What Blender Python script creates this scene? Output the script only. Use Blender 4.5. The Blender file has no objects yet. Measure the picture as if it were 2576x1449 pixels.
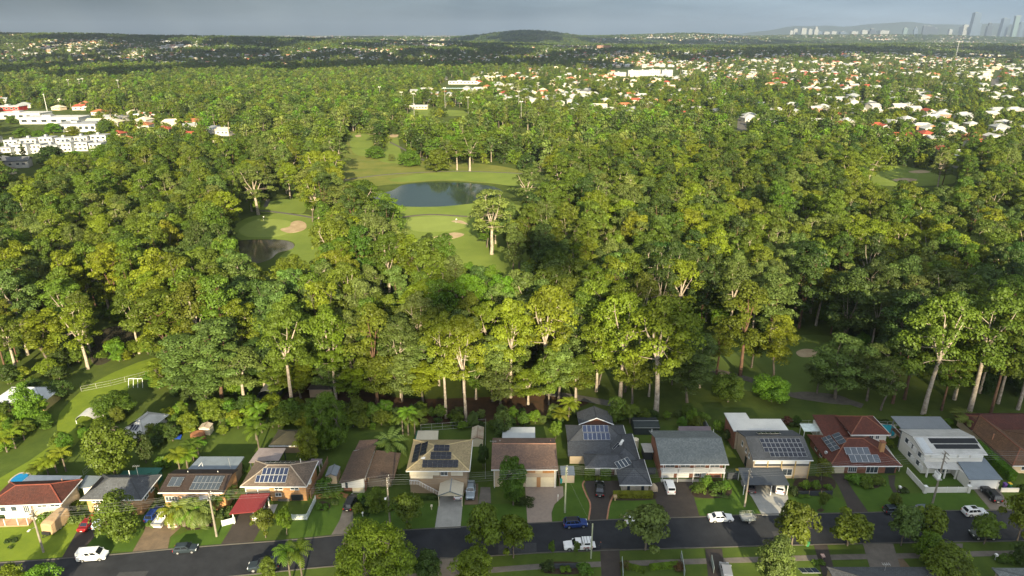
import bpy, math, random
import numpy as np
from mathutils import Vector, Matrix

R = math.radians
SC = bpy.context.scene
COL = SC.collection
D = bpy.data

# ------------------------------------------------------------------ camera
CAM_H, PITCH = 88.0, R(20.4)
cam = D.cameras.new('camera')
camo = D.objects.new('camera', cam)
COL.objects.link(camo)
camo.location = (0, 0, CAM_H)
camo.rotation_euler = (R(90) - PITCH, 0, 0)
cam.sensor_width, cam.lens = 36.0, 24.0
cam.clip_start, cam.clip_end = 1.0, 40000.0
SC.camera = camo

# ------------------------------------------------------------------ light
SUN_EL, SUN_AZ = R(20.0), R(-6.0)          # light travels towards +Y, 6 degrees to the left
sdir = Vector((math.sin(SUN_AZ) * math.cos(SUN_EL), math.cos(SUN_AZ) * math.cos(SUN_EL), -math.sin(SUN_EL)))
sun = D.lights.new('sun', 'SUN')
sun.energy, sun.angle, sun.color = 5.0, R(0.55), (1.0, 0.85, 0.56)
suno = D.objects.new('sun', sun)
COL.objects.link(suno)
suno.rotation_euler = sdir.to_track_quat('-Z', 'Y').to_euler()
suno.location = (0, -200, 300)

world = D.worlds.new('World')
SC.world = world
world.use_nodes = True
wn, wl = world.node_tree.nodes, world.node_tree.links
wn.clear()
wo = wn.new('ShaderNodeOutputWorld')
bg = wn.new('ShaderNodeBackground')
sky = wn.new('ShaderNodeTexSky')
sky.sky_type = 'NISHITA'
sky.sun_disc = False
sky.sun_elevation = SUN_EL
sky.sun_rotation = R(180) + SUN_AZ
sky.altitude = 80
tc = wn.new('ShaderNodeTexCoord')
mp = wn.new('ShaderNodeMapping')
mp.inputs['Scale'].default_value = (1.0, 1.0, 9.0)
nz = wn.new('ShaderNodeTexNoise')
nz.inputs['Scale'].default_value = 2.6
nz.inputs['Detail'].default_value = 6
nz.inputs['Roughness'].default_value = 0.55
cr = wn.new('ShaderNodeValToRGB')
cr.color_ramp.elements[0].position = 0.34
cr.color_ramp.elements[0].color = (0.36, 0.60, 0.88, 1)
cr.color_ramp.elements[1].position = 0.68
cr.color_ramp.elements[1].color = (0.98, 1.30, 1.62, 1)
cb = wn.new('ShaderNodeValToRGB')             # broken bright cloud overhead and behind
cb.color_ramp.elements[0].position, cb.color_ramp.elements[1].position = 0.34, 0.66
cb.color_ramp.elements[0].color = (2.5, 3.2, 4.3, 1)
cb.color_ramp.elements[1].color = (4.9, 4.9, 4.7, 1)
mx = wn.new('ShaderNodeMixRGB')
mx.inputs[0].default_value = 0.94
sep = wn.new('ShaderNodeSeparateXYZ')
sidem = wn.new('ShaderNodeMapRange')         # the rain side (left) is darker, the clearing side (right) lighter
sidem.inputs[1].default_value, sidem.inputs[2].default_value = -0.35, 0.65
sidem.inputs[3].default_value, sidem.inputs[4].default_value = 0.70, 1.9
mul = wn.new('ShaderNodeMixRGB')
mul.blend_type = 'MULTIPLY'
mul.inputs[0].default_value = 1.0
ahead = wn.new('ShaderNodeMapRange')         # the rain cloud hangs ahead of the camera, low in the sky
ahead.interpolation_type = 'SMOOTHSTEP'
ahead.inputs[1].default_value, ahead.inputs[2].default_value = -0.25, 0.35
high = wn.new('ShaderNodeMapRange')
high.interpolation_type = 'SMOOTHSTEP'
high.inputs[1].default_value, high.inputs[2].default_value = 0.36, 0.74
high.inputs[3].default_value, high.inputs[4].default_value = 1.0, 0.0
storm = wn.new('ShaderNodeMath')
storm.operation = 'MULTIPLY'
mb = wn.new('ShaderNodeMixRGB')
wl.new(tc.outputs['Generated'], mp.inputs['Vector'])
wl.new(mp.outputs[0], nz.inputs['Vector'])
wl.new(nz.outputs[0], cr.inputs[0])
wl.new(nz.outputs[0], cb.inputs[0])
wl.new(tc.outputs['Generated'], sep.inputs[0])
wl.new(sep.outputs[0], sidem.inputs[0])
wl.new(sep.outputs[1], ahead.inputs[0])
wl.new(sep.outputs[2], high.inputs[0])
wl.new(ahead.outputs[0], storm.inputs[0])
wl.new(high.outputs[0], storm.inputs[1])
wl.new(cr.outputs[0], mul.inputs[1])
wl.new(sidem.outputs[0], mul.inputs[2])
wl.new(storm.outputs[0], mb.inputs[0])
wl.new(cb.outputs[0], mb.inputs[1])
wl.new(mul.outputs[0], mb.inputs[2])
wl.new(sky.outputs[0], mx.inputs[1])
wl.new(mb.outputs[0], mx.inputs[2])
wl.new(mx.outputs[0], bg.inputs['Color'])
bg.inputs['Strength'].default_value = 0.10
wl.new(bg.outputs[0], wo.inputs['Surface'])

vs = SC.view_settings
vs.view_transform, vs.look = 'Standard', 'None'
vs.exposure, vs.gamma, vs.use_curve_mapping = 1.62, 1.0, False
SC.cycles.max_bounces = 6
SC.cycles.diffuse_bounces = 3
SC.cycles.transmission_bounces = 3
SC.cycles.volume_bounces = 0
SC.cycles.use_denoising = True

# ------------------------------------------------------------------ helpers
CP, SP, FP = math.cos(PITCH), math.sin(PITCH), 2576 * 24 / 36.0


def at(u, v, z=0.0):
    """the place on the level z that is seen at (u, v) of the 2576 px wide photograph"""
    yy = -(v - 724.5) / FP
    d = ((u - 1288) / FP, CP + yy * SP, -SP + yy * CP)
    t = (z - CAM_H) / d[2]
    return (d[0] * t, d[1] * t)


def q(k, x, y):
    """a point of quarter k of the enlarged lower strip, as (u, v)"""
    return ((k - 1) * 643.97 + x * 0.3055, 1006.2 + y * 0.3055)


def qa(k, x, y, z=0.0):
    return at(*q(k, x, y), z)


def proj(x, y, z):
    zz = z - CAM_H
    dep = y * CP - zz * SP
    return (1288 + FP * x / dep, 724.5 - FP * (y * SP + zz * CP) / dep)


def inside(px, py, poly):
    r, j = False, len(poly) - 1
    for i in range(len(poly)):
        xi, yi = poly[i]
        xj, yj = poly[j]
        if (yi > py) != (yj > py) and px < (xj - xi) * (py - yi) / (yj - yi) + xi:
            r = not r
        j = i
    return r


MATS = {}


def mat(name, col, rough=0.75, var=0.18, scale=1.2, col2=None, metal=0.0, bump=0.0, bscale=8.0, spec=0.3, detail=4, thr=None):
    """a plain painted or natural surface: base colour with wear and grain from noise"""
    if name in MATS:
        return MATS[name]
    m = D.materials.new(name)
    m.use_nodes = True
    n, l = m.node_tree.nodes, m.node_tree.links
    b = n['Principled BSDF']
    b.inputs['Roughness'].default_value = rough
    b.inputs['Metallic'].default_value = metal
    b.inputs['Specular IOR Level'].default_value = spec
    g = n.new('ShaderNodeNewGeometry')
    t = n.new('ShaderNodeTexNoise')
    t.inputs['Scale'].default_value = scale
    t.inputs['Detail'].default_value = detail
    t.inputs['Roughness'].default_value = 0.65
    r = n.new('ShaderNodeValToRGB')
    lo, hi = thr or (0.3, 0.7)
    r.color_ramp.elements[0].position, r.color_ramp.elements[1].position = lo, hi
    c2 = col2 or tuple(c * (1 - var) for c in col)
    c1 = col if col2 else tuple(min(1, c * (1 + var)) for c in col)
    r.color_ramp.elements[0].color = (*c2, 1)
    r.color_ramp.elements[1].color = (*c1, 1)
    l.new(g.outputs['Position'], t.inputs['Vector'])
    l.new(t.outputs[0], r.inputs[0])
    l.new(r.outputs[0], b.inputs['Base Color'])
    if bump:
        t2 = n.new('ShaderNodeTexNoise')
        t2.inputs['Scale'].default_value = bscale
        bp = n.new('ShaderNodeBump')
        bp.inputs['Strength'].default_value = bump
        bp.inputs['Distance'].default_value = 0.1
        l.new(g.outputs['Position'], t2.inputs['Vector'])
        l.new(t2.outputs[0], bp.inputs['Height'])
        l.new(bp.outputs[0], b.inputs['Normal'])
    MATS[name] = m
    return m


def ribbed(name, col, du, dv=0.0, rough=0.6, metal=0.0, var=0.2, stain=None, depth=0.03, contrast=0.35, spec=0.3, wscale=0.35):
    """roof sheet or tile courses on UV in metres: du wide ribs, dv long courses, plus blotchy weathering"""
    if name in MATS:
        return MATS[name]
    m = D.materials.new(name)
    m.use_nodes = True
    n, l = m.node_tree.nodes, m.node_tree.links
    b = n['Principled BSDF']
    b.inputs['Roughness'].default_value = rough
    b.inputs['Metallic'].default_value = metal
    b.inputs['Specular IOR Level'].default_value = spec
    uv = n.new('ShaderNodeUVMap')
    br = n.new('ShaderNodeTexBrick')
    br.inputs['Scale'].default_value = 1.0
    br.inputs['Brick Width'].default_value = du
    br.inputs['Row Height'].default_value = dv or 50.0
    br.inputs['Mortar Size'].default_value = min(du, dv or du) * 0.10
    br.inputs['Mortar Smooth'].default_value = 0.6
    br.offset = 0.5 if dv else 0.0
    br.inputs['Bias'].default_value = 0.0
    hi = tuple(min(1, c * (1 + var)) for c in col)
    lo = tuple(c * (1 - var) for c in col)
    br.inputs['Color1'].default_value = (*hi, 1)
    br.inputs['Color2'].default_value = (*(lo if dv else hi), 1)
    br.inputs['Mortar'].default_value = (*tuple(c * (1 - contrast) for c in col), 1)
    g = n.new('ShaderNodeNewGeometry')
    t = n.new('ShaderNodeTexNoise')
    t.inputs['Scale'].default_value = wscale
    t.inputs['Detail'].default_value = 7
    t.inputs['Roughness'].default_value = 0.7
    r = n.new('ShaderNodeValToRGB')
    r.color_ramp.elements[0].position, r.color_ramp.elements[1].position = 0.42, 0.68
    mixn = n.new('ShaderNodeMixRGB')
    s = stain or tuple(c * 0.6 for c in col)
    mixn.inputs[2].default_value = (*s, 1)
    sc = n.new('ShaderNodeMath')
    sc.operation = 'MULTIPLY'
    sc.inputs[1].default_value = 0.65
    l.new(uv.outputs[0], br.inputs['Vector'])
    l.new(g.outputs['Position'], t.inputs['Vector'])
    l.new(t.outputs[0], r.inputs[0])
    l.new(r.outputs[0], sc.inputs[0])
    l.new(sc.outputs[0], mixn.inputs[0])
    l.new(br.outputs[0], mixn.inputs[1])
    l.new(mixn.outputs[0], b.inputs['Base Color'])
    bp = n.new('ShaderNodeBump')
    bp.invert = True
    bp.inputs['Strength'].default_value = 0.8
    bp.inputs['Distance'].default_value = depth
    l.new(br.outputs['Fac'], bp.inputs['Height'])
    l.new(bp.outputs[0], b.inputs['Normal'])
    MATS[name] = m
    return m


def leafmat(name, trans=0.3, color=None):
    m = D.materials.new(name)
    m.use_nodes = True
    n, l = m.node_tree.nodes, m.node_tree.links
    n.clear()
    out = n.new('ShaderNodeOutputMaterial')
    oi = n.new('ShaderNodeObjectInfo')
    a = n.new('ShaderNodeAttribute')
    a.attribute_name = 'tone'
    hs = n.new('ShaderNodeHueSaturation')
    m1 = n.new('ShaderNodeMath'); m1.operation = 'MULTIPLY_ADD'      # value from clump tone
    m1.inputs[1].default_value, m1.inputs[2].default_value = 0.95, 0.55
    m2 = n.new('ShaderNodeMath'); m2.operation = 'MULTIPLY_ADD'      # hue from the tree itself
    m2.inputs[1].default_value, m2.inputs[2].default_value = 0.034, 0.487
    m3 = n.new('ShaderNodeMath'); m3.operation = 'MULTIPLY'
    m3.inputs[1].default_value = 7.31
    m4 = n.new('ShaderNodeMath'); m4.operation = 'FRACT'
    m5 = n.new('ShaderNodeMath'); m5.operation = 'MULTIPLY_ADD'
    m5.inputs[1].default_value, m5.inputs[2].default_value = 0.42, 0.76
    m6 = n.new('ShaderNodeMath'); m6.operation = 'MULTIPLY'
    df = n.new('ShaderNodeBsdfDiffuse')
    tr = n.new('ShaderNodeBsdfTranslucent')
    gl = n.new('ShaderNodeBsdfGlossy')
    gl.inputs['Roughness'].default_value = 0.55
    gl.inputs['Color'].default_value = (0.5, 0.55, 0.5, 1)
    mxs = n.new('ShaderNodeMixShader'); mxs.inputs[0].default_value = trans
    mxg = n.new('ShaderNodeMixShader'); mxg.inputs[0].default_value = 0.035
    if color:
        hs.inputs['Color'].default_value = (*color, 1)
    else:
        l.new(oi.outputs['Color'], hs.inputs['Color'])
    l.new(a.outputs['Fac'], m1.inputs[0])
    l.new(oi.outputs['Random'], m2.inputs[0])
    l.new(m2.outputs[0], hs.inputs['Hue'])
    l.new(oi.outputs['Random'], m3.inputs[0])
    l.new(m3.outputs[0], m4.inputs[0])
    l.new(m4.outputs[0], m5.inputs[0])
    l.new(m1.outputs[0], m6.inputs[0])
    l.new(m5.outputs[0], m6.inputs[1])
    l.new(m6.outputs[0], hs.inputs['Value'])
    for s in (df, tr):
        l.new(hs.outputs[0], s.inputs['Color'])
    l.new(df.outputs[0], mxs.inputs[1])
    l.new(tr.outputs[0], mxs.inputs[2])
    l.new(mxs.outputs[0], mxg.inputs[1])
    l.new(gl.outputs[0], mxg.inputs[2])
    l.new(mxg.outputs[0], out.inputs['Surface'])
    MATS[name] = m
    return m


ORG = {}          # object name -> world origin its children are measured from


def link(o):
    COL.objects.link(o)
    return o


def tag(o, label=None, cat=None, group=None, kind=None):
    for k, v in (('label', label), ('category', cat), ('group', group), ('kind', kind)):
        if v:
            o[k] = v
    return o


def empty(name, loc, label, cat, group=None, rz=0.0):
    o = link(D.objects.new(name, None))
    o.empty_display_size = 0.5
    o.location = loc
    o.rotation_euler = (0, 0, rz)
    ORG[o] = Vector(loc)
    return tag(o, label, cat, group)


class MB:
    """collects shapes and links them as one mesh object"""

    def __init__(s):
        s.v, s.f, s.uv, s.mi, s.cur = [], [], [], [], 0

    def add(s, vs, fs, uvs=None):
        o = len(s.v)
        s.v += [tuple(p) for p in vs]
        for i, f in enumerate(fs):
            s.f.append(tuple(o + k for k in f))
            s.mi.append(s.cur)
            s.uv.append(uvs[i] if uvs else None)
        return s

    def box(s, x0, x1, y0, y1, z0, z1):
        vs = [(x, y, z) for z in (z0, z1) for y in (y0, y1) for x in (x0, x1)]
        return s.add(vs, [(0, 2, 3, 1), (4, 5, 7, 6), (0, 1, 5, 4), (2, 6, 7, 3), (0, 4, 6, 2), (1, 3, 7, 5)])

    def prism(s, poly, z0, z1):
        n = len(poly)
        a = sum(poly[i][0] * poly[(i + 1) % n][1] - poly[(i + 1) % n][0] * poly[i][1] for i in range(n))
        if a < 0:
            poly = poly[::-1]
        vs = [(x, y, z0) for x, y in poly] + [(x, y, z1) for x, y in poly]
        fs = [tuple(range(n - 1, -1, -1)), tuple(range(n, 2 * n))]
        fs += [(i, (i + 1) % n, n + (i + 1) % n, n + i) for i in range(n)]
        return s.add(vs, fs)

    def slab(s, pts, th=0.12):
        """a sloping sheet: pts are its top corners, th its thickness"""
        P = [Vector(p) for p in pts]
        n = len(P)
        nr = (P[1] - P[0]).cross(P[2] - P[0])
        if nr.z < 0:
            P = P[::-1]
            nr = -nr
        nr.normalize()
        h = Vector((-nr.y, nr.x, 0))
        h = h.normalized() if h.length > 1e-4 else Vector((1, 0, 0))
        w = nr.cross(h)
        vs = P + [p - Vector((0, 0, th)) for p in P]
        fs = [tuple(range(n)), tuple(range(2 * n - 1, n - 1, -1))]
        uv = [[(p.dot(h), p.dot(w)) for p in P], None]
        fs += [(i, n + i, n + (i + 1) % n, (i + 1) % n) for i in range(n)]
        uv += [None] * n
        return s.add(vs, fs, uv)

    def tube(s, pts, rad, n=6, cap=True):
        P = [Vector(p) for p in pts]
        if not hasattr(rad, '__len__'):
            rad = [rad] * len(P)
        vs, fs = [], []
        for i, p in enumerate(P):
            d = (P[min(i + 1, len(P) - 1)] - P[max(i - 1, 0)]).normalized()
            a = d.cross(Vector((0, 0, 1)) if abs(d.z) < 0.9 else Vector((1, 0, 0))).normalized()
            b = d.cross(a)
            for k in range(n):
                t = 2 * math.pi * k / n
                vs.append(p + (a * math.cos(t) + b * math.sin(t)) * rad[i])
        for i in range(len(P) - 1):
            for k in range(n):
                fs.append((i * n + k, i * n + (k + 1) % n, (i + 1) * n + (k + 1) % n, (i + 1) * n + k))
        if cap:
            fs.append(tuple(range(n - 1, -1, -1)))
            fs.append(tuple((len(P) - 1) * n + k for k in range(n)))
        return s.add(vs, fs)

    def build(s, name, m, parent=None, smooth=False, world=True):
        me = D.meshes.new(name)
        off = ORG.get(parent, Vector((0, 0, 0))) if parent and world else Vector((0, 0, 0))
        vs = [(x - off.x, y - off.y, z - off.z) for x, y, z in s.v]
        me.from_pydata(vs, [], s.f)
        for mm in (m if isinstance(m, (list, tuple)) else [m]):
            me.materials.append(mm)
        if isinstance(m, (list, tuple)):
            me.polygons.foreach_set('material_index', s.mi)
        if any(s.uv):
            ul = me.uv_layers.new(name='UVMap')
            k = 0
            flat = []
            for f, u in zip(s.f, s.uv):
                flat += [c for p in (u or [(0, 0)] * len(f)) for c in p]
            ul.data.foreach_set('uv', flat)
        if smooth:
            me.polygons.foreach_set('use_smooth', [True] * len(me.polygons))
        o = link(D.objects.new(name, me))
        if parent:
            o.parent = parent
            ORG[o] = off
        return o


def box(name, m, parent, *b):
    return MB().box(*b).build(name, m, parent)


def place(mesh, name, parent, loc, rot=None, world=True):
    """another object on the same mesh"""
    o = link(D.objects.new(name, mesh))
    o.parent = parent
    off = ORG.get(parent, Vector((0, 0, 0))) if world else Vector((0, 0, 0))
    o.location = Vector(loc) - off
    if rot is not None:
        o.rotation_euler = rot
    return o


def copy_tree(src, loc, rz=0.0, label=None, group=None, cat=None):
    r = link(src.copy())
    r.location, r.rotation_euler = loc, (0, 0, rz)
    if label:
        r['label'] = label
    if group:
        r['group'] = group
    if cat:
        r['category'] = cat
    for ch in src.children:
        c = link(ch.copy())
        c.parent = r
        for g in ch.children:
            d = link(g.copy())
            d.parent = c
    return r


def npmesh(name, V, Fq, mats, mi=None, tone=None, Ft=None):
    """mesh from numpy arrays: Fq quads, Ft triangles (mats 0 for both unless mi is given)"""
    me = D.meshes.new(name)
    nq = len(Fq) if Fq is not None else 0
    nt = len(Ft) if Ft is not None else 0
    loops = np.concatenate([Fq.ravel() if nq else np.zeros(0, int), Ft.ravel() if nt else np.zeros(0, int)]).astype(np.int32)
    starts = np.concatenate([np.arange(nq) * 4, nq * 4 + np.arange(nt) * 3]).astype(np.int32)
    tot = np.concatenate([np.full(nq, 4), np.full(nt, 3)]).astype(np.int32)
    me.vertices.add(len(V))
    me.vertices.foreach_set('co', np.ascontiguousarray(V, dtype=np.float32).ravel())
    me.loops.add(len(loops))
    me.loops.foreach_set('vertex_index', loops)
    me.polygons.add(nq + nt)
    me.polygons.foreach_set('loop_start', starts)
    me.polygons.foreach_set('loop_total', tot)
    for m in mats:
        me.materials.append(m)
    if mi is not None:
        me.polygons.foreach_set('material_index', np.asarray(mi, dtype=np.int32))
    if tone is not None:
        at_ = me.attributes.new('tone', 'FLOAT', 'POINT')
        at_.data.foreach_set('value', np.asarray(tone, dtype=np.float32))
    me.update(calc_edges=True)
    me.validate()
    return me

# ------------------------------------------------------------------ vegetation makers
LEAF = leafmat('leaves', 0.28)
BARK_PALE = mat('pale_bark', (0.44, 0.38, 0.31), 0.85, col2=(0.19, 0.15, 0.11), scale=1.6)
BARK_RED = mat('red_brown_bark', (0.15, 0.08, 0.05), 0.9, col2=(0.07, 0.045, 0.03), scale=1.6)
BARK_GREY = mat('grey_bark', (0.17, 0.14, 0.11), 0.9, col2=(0.08, 0.065, 0.05), scale=1.6)


def leafset(rng, C, rad, n, size, tone, up=0.35, droop=0.0):
    """leaf sprays: n faces round each clump centre C with radii rad, lying mostly on the clump's outside"""
    m = len(C)
    N = m * n
    d = rng.normal(size=(N, 3))
    d /= np.linalg.norm(d, axis=1)[:, None]
    d[:, 2] = np.where(d[:, 2] < -0.35, -d[:, 2], d[:, 2])
    rf = 0.62 + 0.42 * rng.random(N) ** 0.7
    cc = np.repeat(C, n, 0)
    rr = np.repeat(rad, n, 0)
    p = cc + d * rr * rf[:, None]
    nr = d * 1.0 + rng.normal(size=(N, 3)) * 0.5 + np.array([0, 0, up])
    nr /= np.linalg.norm(nr, axis=1)[:, None]
    h = rng.normal(size=(N, 3))
    a = np.cross(nr, h)
    a /= np.linalg.norm(a, axis=1)[:, None]
    b = np.cross(nr, a)
    s = size * (0.6 + 0.8 * rng.random(N))[:, None]
    asp = (0.55 + 0.45 * rng.random(N))[:, None]
    V = np.stack([p - a * s, p - b * s * asp + nr * s * 0.18, p + a * s, p + b * s * asp + nr * s * 0.18], 1).reshape(-1, 3)
    F = np.arange(N * 4).reshape(N, 4)
    t = np.repeat(np.repeat(tone, n) + rng.normal(size=N) * 0.10, 4)
    return V, F, np.clip(t, 0, 1)


def envelope(rng, H, Rr, zb, nl, lobe, shape, mind):
    """clump centres spread through a crown of height zb..H and radius Rr"""
    pts = []
    tries = 0
    while len(pts) < nl and tries < nl * 60:
        tries += 1
        t = rng.random() ** (0.75 if shape == 'umbrella' else 1.0)
        if shape == 'umbrella':
            w = (math.sin(math.pi * min(1, 0.18 + t * 0.82)) ** 0.55)
        elif shape == 'dome':
            w = math.sqrt(max(0, 1 - t ** 2.2)) * (0.85 + 0.15 * min(1, t * 4))
        elif shape == 'cone':
            w = 1.0 - 0.93 * t
        else:
            w = math.sin(math.pi * (0.1 + 0.86 * t)) ** 0.6
        a = rng.random() * 6.283
        w *= 0.82 + 0.18 * math.sin(a * 3 + nl) + 0.12 * math.sin(a * 5 + 1.3 * nl)
        f = rng.random() ** 0.42
        p = np.array([math.cos(a) * Rr * w * f, math.sin(a) * Rr * w * f, zb + (H - zb - lobe * 0.4) * t])
        if all(np.linalg.norm((p - o_) * (1, 1, 1.25)) > mind for o_ in pts):
            pts.append(p)
    return np.array(pts)


def make_crown(seed, H, Rr, base, nl, lobe, nleaf, size, shape='umbrella', flat=0.7, up=0.35):
    rng = np.random.default_rng(seed)
    zb = H * base
    C = envelope(rng, H, Rr, zb, nl, lobe, shape, lobe * 0.72)
    rad = lobe * (0.7 + 0.6 * rng.random((len(C), 1))) * np.array([[1, 1, flat]])
    tone = 0.5 + rng.normal(size=len(C)) * 0.16
    V, F, t = leafset(rng, C, rad, nleaf, size, tone, up)
    return C, V, F, t


def make_trunk(seed, H, Rr, base, C, r0, fork=0.62, limbs=4, sides=6, twigs=True, lean=0.03):
    rng = random.Random(seed)
    b = MB()
    zb = H * base
    zf = max(1.0, zb + (H - zb) * (fork - 0.5) * 0.6)
    lx, ly = rng.uniform(-1, 1) * lean * H, rng.uniform(-1, 1) * lean * H
    tp = [(0, 0, -0.3), (lx * .15 + rng.uniform(-.1, .1), ly * .15, zf * .35), (lx * .5, ly * .5 + rng.uniform(-.15, .15), zf * .7), (lx, ly, zf)]
    b.tube(tp, [r0 * 1.25, r0, r0 * .86, r0 * .75], sides, False)
    nodes = []
    a0 = rng.uniform(0, 6.28)
    for i in range(limbs):
        a = a0 + i * 6.283 / limbs + rng.uniform(-.5, .5)
        rr = Rr * rng.uniform(.25, .62)
        ze = zb + (H - zb) * rng.uniform(.55, .88)
        e = (lx + math.cos(a) * rr, ly + math.sin(a) * rr, ze)
        m1 = (lx + math.cos(a) * rr * .38 + rng.uniform(-.3, .3), ly + math.sin(a) * rr * .38 + rng.uniform(-.3, .3), zf + (ze - zf) * .36)
        m2 = (lx + math.cos(a) * rr * .75 + rng.uniform(-.3, .3), ly + math.sin(a) * rr * .75, zf + (ze - zf) * .7)
        k = rng.uniform(.42, .62)
        b.tube([(lx, ly, zf - .25), m1, m2, e], [r0 * k, r0 * k * .8, r0 * k * .55, r0 * k * .25], max(4, sides - 1), False)
        nodes += [m1, m2, e]
    nodes.append((lx, ly, zf))
    if twigs:
        for c in C:
            j = min(nodes, key=lambda n_: (n_[0] - c[0]) ** 2 + (n_[1] - c[1]) ** 2 + 1.6 * (n_[2] - c[2] + .6) ** 2)
            mm = tuple((j[k] + c[k]) / 2 + rng.uniform(-.25, .25) for k in range(3))
            b.tube([j, mm, tuple(c)], [r0 * .2, r0 * .13, r0 * .05], 4, False)
    return b


class Kind:
    """one shape of tree: its trunk mesh, crown mesh and size"""

    def __init__(s, name, seed, H, Rr, base, nl, lobe, nleaf, size, shape, bark, r0, fork=.62, limbs=4, flat=.7, twigs=True, up=.35, sides=6):
        C, V, F, t = make_crown(seed, H, Rr, base, nl, lobe, nleaf, size, shape, flat, up)
        s.H, s.R = H, Rr
        tb = make_trunk(seed, H, Rr, base, C, r0, fork, limbs, sides, twigs)
        s.crown = npmesh(name + '_crown', V, F, [LEAF], tone=t)
        me = D.meshes.new(name + '_trunk')
        me.from_pydata(tb.v, [], tb.f)
        me.materials.append(bark)
        me.polygons.foreach_set('use_smooth', [True] * len(me.polygons))
        s.trunk = me
        tv = np.array(tb.v)
        vq = len(V)
        quads = [f for f in tb.f if len(f) == 4]
        FF = np.concatenate([F, np.array(quads) + vq])
        mi = np.concatenate([np.zeros(len(F), int), np.ones(len(quads), int)])
        s.whole = npmesh(name + '_whole', np.concatenate([V, tv]), FF, [LEAF, bark], mi, np.concatenate([t, np.full(len(tv), .5)]))


SRC = D.collections.new('plant_shapes')       # shapes that the woods are grown from
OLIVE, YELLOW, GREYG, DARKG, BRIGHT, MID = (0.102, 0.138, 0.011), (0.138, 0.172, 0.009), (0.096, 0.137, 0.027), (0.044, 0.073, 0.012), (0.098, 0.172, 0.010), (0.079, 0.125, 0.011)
LIGHTG = (0.138, 0.172, 0.034)


def src(coll, name, mesh, color):
    me = mesh.copy()
    me.materials[0] = leafmat('leaves_' + name, .28, color)
    o = D.objects.new(name, me)
    coll.objects.link(o)
    return o


GUMS = [Kind('gum', 11, 27, 6.8, .44, 40, 1.75, 210, .235, 'umbrella', BARK_PALE, .42, .7, 4, .66),
        Kind('gum', 12, 25, 5.6, .36, 44, 1.65, 190, .23, 'oval', BARK_PALE, .38, .6, 4, .72),
        Kind('gum', 13, 28, 6.0, .30, 52, 1.65, 190, .23, 'oval', BARK_RED, .36, .6, 3, .72),
        Kind('gum', 14, 24, 7.4, .42, 42, 1.85, 210, .24, 'umbrella', BARK_PALE, .46, .66, 5, .60),
        Kind('gum', 15, 22, 4.6, .32, 38, 1.5, 180, .22, 'oval', BARK_GREY, .28, .6, 3, .78),
        Kind('gum', 16, 26, 5.0, .42, 34, 1.6, 190, .225, 'oval', BARK_RED, .32, .62, 3, .7),
        Kind('gum', 17, 24, 6.4, .36, 32, 1.65, 180, .22, 'umbrella', BARK_PALE, .42, .62, 5, .62),
        Kind('gum', 18, 20, 5.4, .26, 44, 1.6, 190, .225, 'oval', BARK_GREY, .30, .6, 4, .76)]
BROAD = [Kind('broadleaf', 31, 12, 6.0, .12, 70, 1.6, 130, .30, 'dome', BARK_GREY, .32, .5, 4, .75, up=.5),
         Kind('broadleaf', 32, 10, 4.6, .14, 60, 1.25, 150, .20, 'dome', BARK_GREY, .26, .5, 4, .8, up=.4),
         Kind('broadleaf', 33, 14, 5.4, .16, 76, 1.45, 150, .22, 'oval', BARK_GREY, .30, .5, 4, .8, up=.4)]
SMALL = [Kind('street', 41, 6.0, 3.0, .28, 40, .85, 110, .17, 'dome', BARK_GREY, .13, .5, 4, .85),
         Kind('street', 42, 5.2, 2.4, .30, 34, .75, 100, .16, 'oval', BARK_GREY, .11, .5, 3, .85)]
BD = Kind('dome', 34, 13, 9.0, .12, 150, 1.5, 190, .17, 'dome', BARK_GREY, .4, .5, 5, .6, up=.5)
PINE = Kind('pine', 52, 20, 3.2, .08, 70, 1.0, 70, .3, 'cone', BARK_GREY, .3, .9, 1, .6)
# lighter copies for the middle distance and for woods so far off that they read as texture
MIDT = [Kind('mid_gum', 61, 23, 6.2, .36, 20, 2.6, 30, .72, 'umbrella', BARK_PALE, .42, .66, 3, .7, sides=4, twigs=False),
        Kind('mid_gum', 62, 20, 5.2, .25, 20, 2.3, 30, .66, 'oval', BARK_GREY, .32, .6, 3, .8, sides=4, twigs=False),
        Kind('mid_gum', 63, 24, 5.6, .30, 22, 2.4, 30, .7, 'oval', BARK_PALE, .38, .6, 3, .75, sides=4, twigs=False)]
MIDB = [Kind('mid_broad', 64, 10, 5.0, .10, 22, 2.0, 30, .62, 'dome', BARK_GREY, .3, .5, 3, .8, sides=4, twigs=False),
        Kind('mid_broad', 65, 8, 3.8, .10, 16, 1.7, 28, .55, 'dome', BARK_GREY, .25, .5, 3, .85, sides=4, twigs=False)]


def far_patch(seed, n, hmin, hmax, rad, size):
    rng = np.random.default_rng(seed)
    Vs, Fs, Ts, k = [], [], [], 0
    for i in range(n):
        a, r = rng.random() * 6.283, rad * math.sqrt(rng.random())
        h, cr_ = rng.uniform(hmin, hmax), rng.uniform(3.2, 6)
        m = 7
        C = np.stack([a * 0 + math.cos(a) * r + rng.normal(size=m) * cr_ * .45, math.sin(a) * r + rng.normal(size=m) * cr_ * .45, h * rng.uniform(.45, .95, m)], 1)
        V, F, t = leafset(rng, C, np.full((m, 3), cr_ * .5) * (1, 1, .8), 11, size, .45 + rng.normal() * .2 + rng.normal(size=m) * .1, .6)
        Vs.append(V); Fs.append(F + k); Ts.append(t); k += len(V)
    return npmesh('far_trees', np.concatenate(Vs), np.concatenate(Fs), [LEAF], tone=np.concatenate(Ts))


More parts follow.
